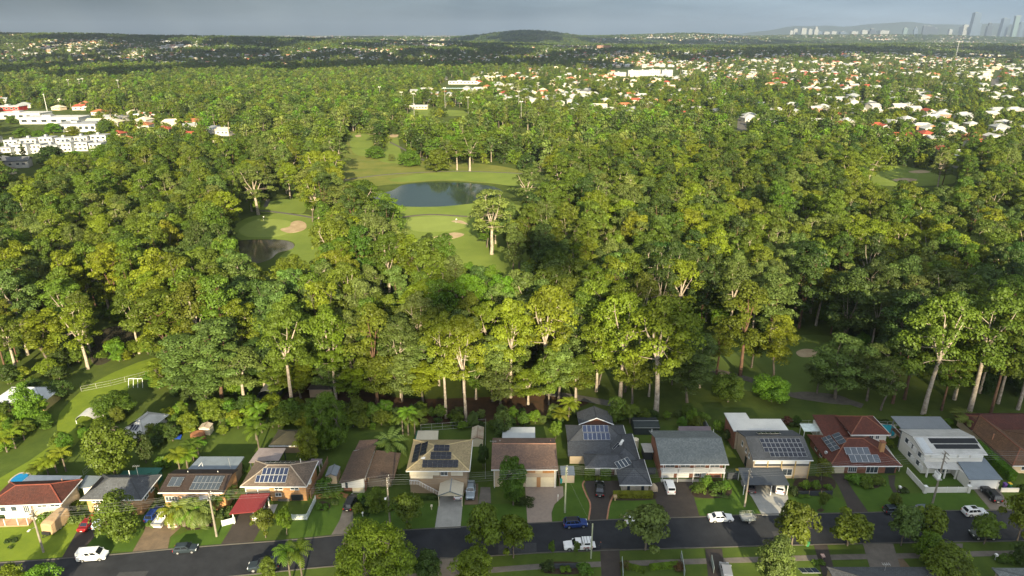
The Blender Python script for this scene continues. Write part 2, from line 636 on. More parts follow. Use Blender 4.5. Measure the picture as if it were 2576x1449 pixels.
def scatter(name, pts, scale, rot, idx, coll, label, sclz=None, kind='stuff'):
    """one object of countless plants or roofs: geometry nodes set a shape of coll on every point"""
    me = D.meshes.new(name)
    n = len(pts)
    me.vertices.add(n)
    me.vertices.foreach_set('co', np.asarray(pts, np.float32).ravel())
    for nm, ty, val in (('scl', 'FLOAT', scale), ('sclz', 'FLOAT', scale if sclz is None else sclz), ('rot', 'FLOAT', rot), ('idx', 'INT', idx)):
        a = me.attributes.new(nm, ty, 'POINT')
        a.data.foreach_set('value', np.asarray(val, np.float32 if ty == 'FLOAT' else np.int32))
    o = link(D.objects.new(name, me))
    ng = D.node_groups.new(name, 'GeometryNodeTree')
    ng.interface.new_socket('Geometry', in_out='INPUT', socket_type='NodeSocketGeometry')
    ng.interface.new_socket('Geometry', in_out='OUTPUT', socket_type='NodeSocketGeometry')
    N, L = ng.nodes, ng.links
    gi, go = N.new('NodeGroupInput'), N.new('NodeGroupOutput')
    m2p = N.new('GeometryNodeMeshToPoints')
    ci = N.new('GeometryNodeCollectionInfo')
    ci.inputs['Collection'].default_value = coll
    ci.inputs['Separate Children'].default_value = True
    ci.inputs['Reset Children'].default_value = True
    iop = N.new('GeometryNodeInstanceOnPoints')
    iop.inputs['Pick Instance'].default_value = True

    def attr(nm, ty):
        a = N.new('GeometryNodeInputNamedAttribute')
        a.data_type = ty
        a.inputs['Name'].default_value = nm
        return a.outputs['Attribute']
    comb = N.new('ShaderNodeCombineXYZ')
    L.new(attr('rot', 'FLOAT'), comb.inputs['Z'])
    cs = N.new('ShaderNodeCombineXYZ')
    for ax, nm in (('X', 'scl'), ('Y', 'scl'), ('Z', 'sclz')):
        L.new(attr(nm, 'FLOAT'), cs.inputs[ax])
    L.new(gi.outputs[0], m2p.inputs[0])
    L.new(m2p.outputs[0], iop.inputs['Points'])
    L.new(ci.outputs[0], iop.inputs['Instance'])
    L.new(attr('idx', 'INT'), iop.inputs['Instance Index'])
    L.new(comb.outputs[0], iop.inputs['Rotation'])
    L.new(cs.outputs[0], iop.inputs['Scale'])
    L.new(iop.outputs[0], go.inputs[0])
    md = o.modifiers.new('scatter', 'NODES')
    md.node_group = ng
    return tag(o, label, None, None, kind)


def plant(kind, name, x, y, h, rz, color, label, group=None, cat='tree', wide=1.0, z=0.0, trunkmat=None):
    """a tree thing: an Empty at its foot that carries trunk and crown"""
    o = empty(name, (x, y, z), label, cat, group, rz)
    s = h / kind.H
    for nm, me in (('trunk', kind.trunk), ('crown', kind.crown)):
        c = link(D.objects.new(nm, me))
        c.parent = o
        c.scale = (s * wide, s * wide, s)
        if nm == 'crown':
            c.color = (*color, 1)
    return o


def palm_meshes(seed, H, n, L, drop, leaf=.5):
    """fronds arch out of the top of a ringed stem; leaflets hang along each frond"""
    rng = random.Random(seed)
    t = MB()
    lx = rng.uniform(-.4, .4)
    t.tube([(0, 0, -.2), (lx * .3, 0, H * .5), (lx, 0, H)], [.2, .14, .12], 7)
    V, F, T = [], [], []
    for i in range(n):
        a = i * 2.4 + rng.uniform(-.2, .2)
        el = rng.uniform(.1, 1.15) if i > n * .3 else rng.uniform(.9, 1.4)
        ln = L * rng.uniform(.8, 1.1)
        p = Vector((lx, 0, H - .1))
        tone = rng.uniform(.35, .7)
        hd = Vector((math.cos(a), math.sin(a), 0))
        sd = Vector((-math.sin(a), math.cos(a), 0))
        m = 9
        for k in range(m):
            e2 = el - (k / m) ** 1.3 * drop
            st = (hd * math.cos(e2) + Vector((0, 0, 1)) * math.sin(e2)) * (ln / m)
            w = leaf * math.sin(math.pi * (0.12 + 0.85 * k / m)) + .06
            for sg in (-1, 1):
                o_ = sd * sg * w - Vector((0, 0, w * .55)) + st * .8
                b_ = len(V)
                V += [tuple(p), tuple(p + st * .82), tuple(p + st * .6 + o_), tuple(p + o_ * .95)]
                F.append((b_, b_ + 1, b_ + 2, b_ + 3))
                T += [tone] * 4
            p = p + st
    crown = npmesh('palm_crown', np.array(V), np.array(F), [LEAF], tone=np.array(T))
    me = D.meshes.new('palm_trunk')
    me.from_pydata(t.v, [], t.f)
    me.materials.append(BARK_GREY)
    return me, crown


class PalmKind:
    def __init__(s, *a, **k):
        s.trunk, s.crown = palm_meshes(*a, **k)
        s.H = a[1]


PALMS = [PalmKind(71, 6.0, 15, 3.0, 1.9, leaf=.55), PalmKind(72, 1.6, 22, 3.4, 1.7, leaf=.5), PalmKind(73, 1.8, 26, 1.7, 2.1, leaf=.22)]


def bush_mesh(seed, rx, ry, h, n, size):
    rng = np.random.default_rng(seed)
    m = max(6, int(n / 60))
    C = np.stack([(rng.random(m) * 2 - 1) * rx * .7, (rng.random(m) * 2 - 1) * ry * .7, h * (.25 + .45 * rng.random(m))], 1)
    rad = np.stack([np.full(m, rx * .45), np.full(m, ry * .45), np.full(m, h * .36)], 1)
    V, F, t = leafset(rng, C, rad, 60, size, .5 + rng.normal(size=m) * .16, .4)
    V[:, 2] = np.maximum(V[:, 2], 0.02)
    return npmesh('bush_leaves', V, F, [LEAF], tone=t)


BUSH = [bush_mesh(81, 1, 1, 1.3, 900, .11), bush_mesh(82, 1, .9, 1.1, 700, .12), bush_mesh(83, 1, 1, 1.6, 1000, .12)]
STEM = MB().tube([(0, 0, -.1), (.05, 0, .5)], [.06, .04], 5).build('stem_shape', BARK_GREY).data
D.objects.remove(D.objects['stem_shape'])


def bush(name, x, y, rx, ry, h, color, label, cat='bush', group=None, v=0):
    o = empty(name, (x, y, 0), label, cat, group, random.uniform(-.3, .3))
    c = link(D.objects.new('foliage', BUSH[v % 3]))
    c.parent, c.scale, c.color = o, (rx, ry, h / (1.3, 1.1, 1.6)[v % 3]), (*color, 1)
    s = link(D.objects.new('stem', STEM))
    s.parent = o
    return o


def hedge_mesh(lx, ly, h, size=.11, dens=260):
    """a clipped block of leaves"""
    rng = np.random.default_rng(int(lx * 97 + ly * 31))
    n = int(dens * (lx * ly + (lx + ly) * 2 * h))
    p = (rng.random((n, 3)) * 2 - 1)
    ax = rng.choice([0, 1, 2, 2, 2], n)
    sg = np.where(rng.random(n) < .5, -1, 1)
    for k in range(3):
        sel = ax == k
        p[sel, k] = np.where(k == 2, 1, sg[sel]) * (.9 + .1 * rng.random(sel.sum()))
    nr = np.zeros((n, 3))
    nr[np.arange(n), ax] = np.sign(p[np.arange(n), ax])
    nr += rng.normal(size=(n, 3)) * .5
    nr /= np.linalg.norm(nr, axis=1)[:, None]
    p = p * (lx / 2, ly / 2, h / 2) + (0, 0, h / 2)
    a = np.cross(nr, rng.normal(size=(n, 3)))
    a /= np.linalg.norm(a, axis=1)[:, None]
    b = np.cross(nr, a)
    s = size * (.6 + .8 * rng.random(n))[:, None]
    V = np.stack([p - a * s, p - b * s, p + a * s, p + b * s], 1).reshape(-1, 3)
    return npmesh('hedge_leaves', V, np.arange(4 * n).reshape(n, 4), [LEAF], tone=np.repeat(.5 + .2 * np.sin(p[:, 0] * 3) * np.cos(p[:, 1] * 2.3) + rng.normal(size=n) * .1, 4))


def hedge(x, y, lx, ly, h, color, label, rz=0.0, group=None):
    o = empty('hedge', (x, y, 0), label, 'hedge', group, rz)
    c = link(D.objects.new('foliage', hedge_mesh(lx, ly, h)))
    c.parent, c.color = o, (*color, 1)
    c.location.z = .02
    return o

# ------------------------------------------------------------------ the land
HILLS = [(-3300, 3500, 2300, 620, 88), (120, 5200, 270, 420, 66), (1300, 6300, 900, 700, 66), (1600, 6200, 260, 300, 14),
         (3700, 7600, 1500, 700, 66), (-1500, 5600, 1500, 500, 58), (900, 2500, 500, 420, 16), (2600, 3900, 900, 500, 26)]


def terr(x, y):
    x, y = np.asarray(x, float), np.asarray(y, float)
    z = np.zeros(np.broadcast(x, y).shape)
    for hx, hy, sx, sy, h in HILLS:
        z = z + h * np.exp(-((x - hx) / sx) ** 2 / 2 - ((y - hy) / sy) ** 2 / 2)
    t = np.clip((y - 1300) / 1500, 0, 1)
    z = z * t * t * (3 - 2 * t)
    u = np.clip((y - 6000) / 7000, 0, 1)
    return z + 46 * u * u * (3 - 2 * u)


def ground_mesh():
    xs = np.sinh(np.linspace(-5.2, 5.2, 150)) / math.sinh(5.2) * 17000
    ys = np.concatenate([[-2500, -1200, -500, -100, 0], np.linspace(60, 1300, 24), 1300 * (15500 / 1300) ** np.linspace(.02, 1, 110)])
    X, Y = np.meshgrid(xs, ys)
    Z = terr(X, Y)
    V = np.stack([X.ravel(), Y.ravel(), Z.ravel()], 1)
    nx = len(xs)
    i = np.arange((len(ys) - 1) * (nx - 1))
    a = (i // (nx - 1)) * nx + i % (nx - 1)
    return V, np.stack([a, a + 1, a + nx + 1, a + nx], 1)


GRASS = mat('grass', (0.080, 0.105, 0.020), 0.95, col2=(0.045, 0.068, 0.014), scale=.11, bump=.4, bscale=3, spec=.1, detail=8, thr=(.35, .65))
V_, F_ = ground_mesh()
gme = npmesh('ground', V_, F_, [GRASS])
gme.polygons.foreach_set('use_smooth', [True] * len(gme.polygons))
tag(link(D.objects.new('ground', gme)), 'grassy ground running out to the hills', None, None, 'structure')


def smooth_poly(pts, n=5):
    P = [np.array(p, float) for p in pts]
    out, m = [], len(P)
    for i in range(m):
        a, b, c, d = P[i - 1], P[i], P[(i + 1) % m], P[(i + 2) % m]
        for k in range(n):
            t = k / n
            out.append(tuple(.5 * ((2 * b) + (-a + c) * t + (2 * a - 5 * b + 4 * c - d) * t * t + (-a + 3 * b - 3 * c + d) * t ** 3)))
    return out


def smooth_line(pts, n=6):
    P = [np.array(p, float) for p in pts]
    P = [2 * P[0] - P[1]] + P + [2 * P[-1] - P[-2]]
    out = []
    for i in range(1, len(P) - 2):
        a, b, c, d = P[i - 1], P[i], P[i + 1], P[i + 2]
        for k in range(n):
            t = k / n
            out.append(tuple(.5 * ((2 * b) + (-a + c) * t + (2 * a - 5 * b + 4 * c - d) * t * t + (-a + 3 * b - 3 * c + d) * t ** 3)))
    return out + [tuple(P[-2])]


def sheet(name, pts, z, m, label=None, kind='structure', smooth=0, cat=None):
    """a flat patch of ground laid over the one below; its edge is a real small step"""
    p = smooth_poly(pts, smooth) if smooth else list(pts)
    return tag(MB().prism(p, z - .3, z).build(name, m), label, cat, None, kind)


def strip(name, line, w, z, m, label=None, kind='structure', z0=-.25):
    L_ = [np.array(p, float) for p in line]
    lt, rt = [], []
    for i, p in enumerate(L_):
        d = L_[min(i + 1, len(L_) - 1)] - L_[max(i - 1, 0)]
        d = d / np.linalg.norm(d)
        nrm = np.array([-d[1], d[0]])
        lt.append(p + nrm * w / 2)
        rt.append(p - nrm * w / 2)
    b = MB()
    n = len(L_)
    vs = [(p[0], p[1], zz) for zz in (z0, z) for s_ in (lt, rt) for p in s_]
    fs = []
    for i in range(n - 1):
        fs += [(2 * n + i, 3 * n + i, 3 * n + i + 1, 2 * n + i + 1), (i, 2 * n + i, 2 * n + i + 1, i + 1), (n + i, n + i + 1, 3 * n + i + 1, 3 * n + i)]
    b.add(vs, fs)
    return tag(b.build(name, m), label, None, None, kind)


def ats(*uv):
    return [at(u, v) for u, v in uv]


FAIR = mat('fairway_turf', (0.165, 0.215, 0.042), .95, col2=(0.125, 0.175, 0.034), scale=.05, spec=.1, detail=8, thr=(.38, .62))
GREEN = mat('putting_turf', (0.205, 0.255, 0.062), .95, var=.08, scale=.1, spec=.1)
ROUGH = mat('rough_turf', (0.170, 0.175, 0.042), .95, col2=(0.115, 0.145, 0.030), scale=.06, spec=.1, detail=8, thr=(.4, .6))
SAND = mat('bunker_sand', (0.46, 0.36, 0.23), .95, col2=(0.30, 0.22, 0.13), scale=.25, spec=.1)
PATHM = mat('path_bitumen', (0.10, 0.095, 0.085), .9, var=.2, scale=.5)
GRAVEL = mat('path_gravel', (0.13, 0.115, 0.095), .95, col2=(0.08, 0.072, 0.06), scale=.5, spec=.1)
MULCH = mat('leaf_litter', (0.075, 0.040, 0.024), .95, col2=(0.035, 0.026, 0.014), scale=.5, spec=.1, detail=8)


def watermat(name, col):
    m = mat(name, col, .08, .25, .03, spec=.32)
    n, l = m.node_tree.nodes, m.node_tree.links
    b = n['Principled BSDF']
    t = n.new('ShaderNodeTexNoise')
    t.inputs['Scale'].default_value = 1.6
    bp = n.new('ShaderNodeBump')
    bp.inputs['Strength'].default_value = .10
    bp.inputs['Distance'].default_value = .06
    g = n.new('ShaderNodeNewGeometry')
    l.new(g.outputs['Position'], t.inputs['Vector'])
    l.new(t.outputs[0], bp.inputs['Height'])
    l.new(bp.outputs[0], b.inputs['Normal'])
    return m


POND = watermat('pond_water', (0.030, 0.048, 0.036))
BROWNW = watermat('muddy_water', (0.055, 0.050, 0.035))

# golf course
sheet('fairway', ats((880, 332), (950, 330), (1000, 336), (990, 372), (1040, 402), (1150, 408), (1260, 418), (1340, 436), (1430, 446), (1560, 450), (1560, 490),
      (1330, 470), (1225, 461), (1110, 455), (1000, 463), (940, 470), (840, 500), (800, 470), (850, 440), (860, 400), (872, 360)), .02, ROUGH, 'sunny golf fairway behind the pond', smooth=4)
sheet('mown_fairway', ats((985, 450), (1100, 433), (1250, 432), (1380, 446), (1420, 468), (1300, 468), (1222, 459), (1110, 452), (1010, 458)), .05, FAIR, 'mown strip of fairway above the pond', smooth=4)
sheet('mown_fairway', ats((884, 338), (912, 336), (940, 345), (935, 372), (920, 392), (890, 385), (880, 360)), .05, FAIR, 'mown fairway running up to the far bunkers', smooth=4)
sheet('mown_fairway', ats((950, 400), (985, 352), (1000, 345), (1004, 362), (1010, 385), (1020, 410)), .05, FAIR, 'mown fairway between the round trees', smooth=4)
sheet('pond', ats((985, 480), (1012, 466), (1050, 461), (1100, 459), (1180, 461), (1235, 468), (1262, 480), (1255, 494), (1225, 506), (1170, 514), (1100, 520), (1010, 519), (960, 508), (940, 492)),
      .08, POND, 'large green pond in the middle of the golf course', smooth=4)
sheet('pond', ats((560, 625), (600, 606), (650, 603), (710, 604), (738, 613), (735, 626), (700, 636), (680, 652), (640, 664), (600, 660), (570, 645)), .03, BROWNW, 'small brown pond below the putting green', smooth=4)
sheet('pond', ats((225, 850), (290, 820), (345, 830), (350, 868), (305, 890), (255, 918), (228, 905)), .03, BROWNW, 'dark creek pool beside the left lawn', smooth=4)
sheet('fairway', ats((1000, 524), (1180, 512), (1320, 520), (1400, 600), (1400, 690), (1250, 720), (1100, 650), (1010, 590)), .02, FAIR, 'fairway in front of the large pond', smooth=4)
sheet('putting_green', ats((1015, 552), (1080, 545), (1160, 548), (1175, 570), (1120, 582), (1040, 580)), .05, GREEN, 'putting green in front of the large pond', smooth=4)
sheet('fairway', ats((596, 562), (640, 543), (720, 536), (790, 545), (805, 590), (830, 650), (790, 668), (700, 652), (742, 618), (720, 604), (650, 602), (606, 603), (590, 585)), .02, FAIR, 'apron round the left putting green', smooth=4)
sheet('putting_green', ats((602, 577), (640, 555), (700, 552), (735, 560), (738, 580), (700, 594), (640, 597), (612, 592)), .06, GREEN, 'left putting green above the brown pond', smooth=4)
sheet('fairway', ats((660, 515), (690, 505), (760, 500), (765, 535), (700, 535), (655, 535)), .02, FAIR, 'lawn behind the left putting green', smooth=4)
sheet('fairway', ats((2205, 422), (2250, 417), (2310, 424), (2390, 438), (2410, 458), (2320, 468), (2200, 462)), .02, FAIR, 'small right putting green near the far houses', smooth=4)
sheet('fairway', ats((1790, 885), (1880, 862), (2050, 842), (2160, 872), (2200, 940), (2100, 985), (1950, 990), (1780, 960)), .02, mat('shade_painted_fairway', (0.090, 0.128, 0.030), .95, var=.15, scale=.05, spec=.1), 'fairway between the gums behind the back fences', smooth=4)  # darker copy of the turf, with the shade put into its colour
for i, p in enumerate([[(705, 577), (728, 570), (733, 560), (750, 555), (768, 561), (770, 574), (752, 583), (725, 586)],
          [(1090, 598), (1118, 590), (1145, 585), (1168, 590), (1150, 598), (1120, 603)], [(1135, 557), (1160, 555), (1178, 565), (1165, 563)],
          [(893, 341), (905, 339), (909, 343), (898, 345)], [(896, 336), (906, 334), (908, 337)], [(977, 342), (990, 337), (1002, 339), (998, 345), (985, 345)],
          [(2245, 452), (2275, 448), (2305, 451), (2300, 456), (2262, 457)], [(2285, 432), (2320, 428), (2340, 433), (2310, 436)],
          [(2003, 886), (2025, 878), (2055, 882), (2068, 890), (2050, 897), (2015, 898)], [(838, 452), (850, 446), (875, 452), (858, 456)]]):
    sheet('sand_bunker', ats(*p), .075, SAND, 'pale sand bunker number %s' % i if False else ['peanut shaped sand bunker beside the left putting green', 'sand bunker below the pond side putting green', 'thin sand bunker at the right of the pond side green', 'small sand bunker at the fairway end', 'tiny sand bunker at the far fairway end', 'sand bunker between the round trees far up the fairway', 'long sand bunker on the small right green', 'upper sand bunker on the small right green', 'round sand bunker on the shaded fairway behind the houses', 'bare sandy patch left of the large pond'][i], smooth=4)
for l_, w_, m_, lb in (([(820, 462), (900, 448), (1000, 437), (1150, 431), (1300, 436), (1400, 442), (1560, 450)], 2.2, PATHM, 'cart path along the fairway above the pond'),
                   ([(965, 350), (990, 362), (1020, 378), (1060, 400), (1110, 420)], 2.2, PATHM, 'cart path between the round trees'),
                   ([(1000, 548), (1080, 540), (1180, 545), (1260, 548), (1400, 560), (1500, 560)], 2.4, GRAVEL, 'cart path between the pond and the green'),
                   ([(640, 530), (680, 532), (740, 540), (790, 548)], 2.2, PATHM, 'cart path behind the left putting green'),
                   ([(665, 470), (675, 495), (668, 520)], 2.2, PATHM, 'cart path winding up the left fairway'),
                   ([(900, 690), (960, 702), (1010, 715), (1060, 735)], 2.2, GRAVEL, 'gravel path in the shade of the gums'),
                   ([(1290, 975), (1450, 1000), (1560, 1020)], 2.6, PATHM, 'path behind the back fences'),
                   ([(1760, 925), (1830, 940), (1900, 960), (1960, 985), (2030, 1000), (2110, 1005), (2170, 1022)], 2.6, GRAVEL, 'gravel path crossing the shaded fairway')):
    strip('path', smooth_line(ats(*l_)), w_, .10, m_, lb)
sheet('path', ats((1990, 990), (2030, 986), (2110, 995), (2150, 1014), (2120, 1018), (2040, 1008), (1995, 1000)), .09, GRAVEL, 'gravel turning area on the path', smooth=3)
sheet('leaf_litter', ats((700, 1010), (800, 960), (1000, 1000), (1200, 1000), (1420, 990), (1480, 1015), (1300, 1070), (1230, 1060), (1000, 1085), (880, 1100), (800, 1060)), .015, MULCH, 'brown leaf litter under the gums', smooth=3)
for p, w in (([(1866, 328), (1867, 296), (1880, 280)], 9), ([(2502, 216), (2504, 195), (2506, 172)], 12), ([(1295, 256), (1330, 250), (1360, 245)], 8)):
    strip('road', ats(*p), w, .05, PATHM, 'grey street running up into the suburb')
sheet('sports_field', ats((1022, 274), (1070, 272), (1174, 279), (1180, 291), (1090, 293), (1034, 290)), .03, FAIR, 'bright green sports field beyond the golf course')
sheet('sports_field', ats((1252, 298), (1355, 300), (1352, 318), (1300, 318), (1255, 312)), .03, ROUGH, 'grassy field right of the sports field')


# ------------------------------------------------------------------ woods
def vnoise(x, y, s, seed=0):
    g = np.random.default_rng(seed).random((64, 64))
    x, y = np.asarray(x) / s, np.asarray(y) / s
    i, j = np.floor(x).astype(int), np.floor(y).astype(int)
    fx, fy = x - i, y - j
    fx, fy = fx * fx * (3 - 2 * fx), fy * fy * (3 - 2 * fy)
    G_ = lambda a, b: g[a % 64, b % 64]
    return (G_(i, j) * (1 - fx) + G_(i + 1, j) * fx) * (1 - fy) + (G_(i, j + 1) * (1 - fx) + G_(i + 1, j + 1) * fx) * fy


def in_np(px, py, poly):
    r = np.zeros(px.shape, bool)
    j = len(poly) - 1
    for i in range(len(poly)):
        (xi, yi), (xj, yj) = poly[i], poly[j]
        c = (yi > py) != (yj > py)
        if yi != yj:
            r ^= c & (px < (xj - xi) * (py - yi) / (yj - yi) + xi)
        j = i
    return r


def projn(x, y, z):
    zz = z - CAM_H
    dep = y * CP - zz * SP
    return 1288 + FP * x / dep, 724.5 - FP * (y * SP + zz * CP) / dep


OPEN = [[(985, 465), (1010, 456), (1230, 456), (1218, 480), (1190, 515), (1190, 560), (1185, 640), (1060, 592), (1012, 565), (1022, 520), (1000, 515)],
        [(868, 335), (935, 340), (925, 395), (1000, 408), (1240, 412), (1330, 430), (1400, 445), (1330, 470), (1220, 458), (1010, 458), (930, 445), (860, 430)],
        [(950, 402), (985, 340), (1003, 340), (1030, 405)],
        [(600, 567), (640, 545), (780, 540), (787, 590), (810, 650), (690, 660), (610, 645)],
        [(660, 505), (760, 500), (765, 540), (655, 540)],
        [(130, 1050), (200, 975), (385, 898), (392, 915), (330, 960), (200, 1070)],
        [(1800, 870), (2060, 845), (2120, 890), (2090, 1000), (1790, 1010)],
        [(2200, 414), (2400, 432), (2412, 472), (2195, 470)],
        [(1180, 605), (1330, 640), (1320, 668), (1190, 665)],
        [(240, 828), (340, 818), (335, 890), (230, 900)],
        [(1022, 268), (1172, 272), (1180, 291), (1034, 290)], [(1254, 299), (1352, 301), (1350, 316), (1257, 311)],
        [(0, 352), (262, 352), (262, 395), (0, 395)], [(0, 266), (235, 285), (240, 328), (0, 330)], [(542, 327), (590, 325), (590, 348), (545, 348)],
        [(1115, 205), (1198, 205), (1198, 224), (1115, 224)], [(1540, 172), (1705, 170), (1705, 190), (1540, 190)], [(900, 690), (1030, 700), (1030, 720), (920, 705)],
        [(30, 415), (120, 415), (120, 440), (30, 440)], [(0, 515), (50, 515), (50, 540), (0, 540)],
        [(1185, 600), (1290, 640), (1290, 660), (1200, 665)], [(1846, 298), (1884, 298), (1884, 326), (1846, 326)], [(2490, 176), (2516, 176), (2516, 214), (2490, 214)]]
# where the wood reaches down to the back gardens (points of the photograph, foot of the trees)
WOOD_EDGE = [(-900, 900), (0, 925), (90, 905), (150, 880), (230, 905), (370, 890), (400, 990), (500, 1020), (650, 1000), (760, 960), (860, 990), (1000, 1000), (1290, 985), (1420, 960), (1480, 930), (1560, 880), (1780, 850), (2050, 835), (2200, 905), (2420, 985), (2576, 1000), (3300, 1000)]


def hidden_by(x, y, h, r):
    bad = np.zeros(x.shape, bool)
    for dx, dz in ((0, .98), (-1, .72), (1, .72), (0, .6), (-.6, .9), (.6, .9), (-.8, .5), (.8, .5)):
        u, v = projn(x + dx * r, y, h * dz)
        for p in OPEN:
            bad |= in_np(u, v, p)
    u, v = projn(x, y, 0 * x)
    for p in OPEN:
        bad |= in_np(u, v, p)
    return bad


COLS = {'olive': OLIVE, 'yellow green': YELLOW, 'grey green': GREYG, 'dark green': DARKG, 'bright green': BRIGHT, 'mid green': MID, 'pale green': LIGHTG}
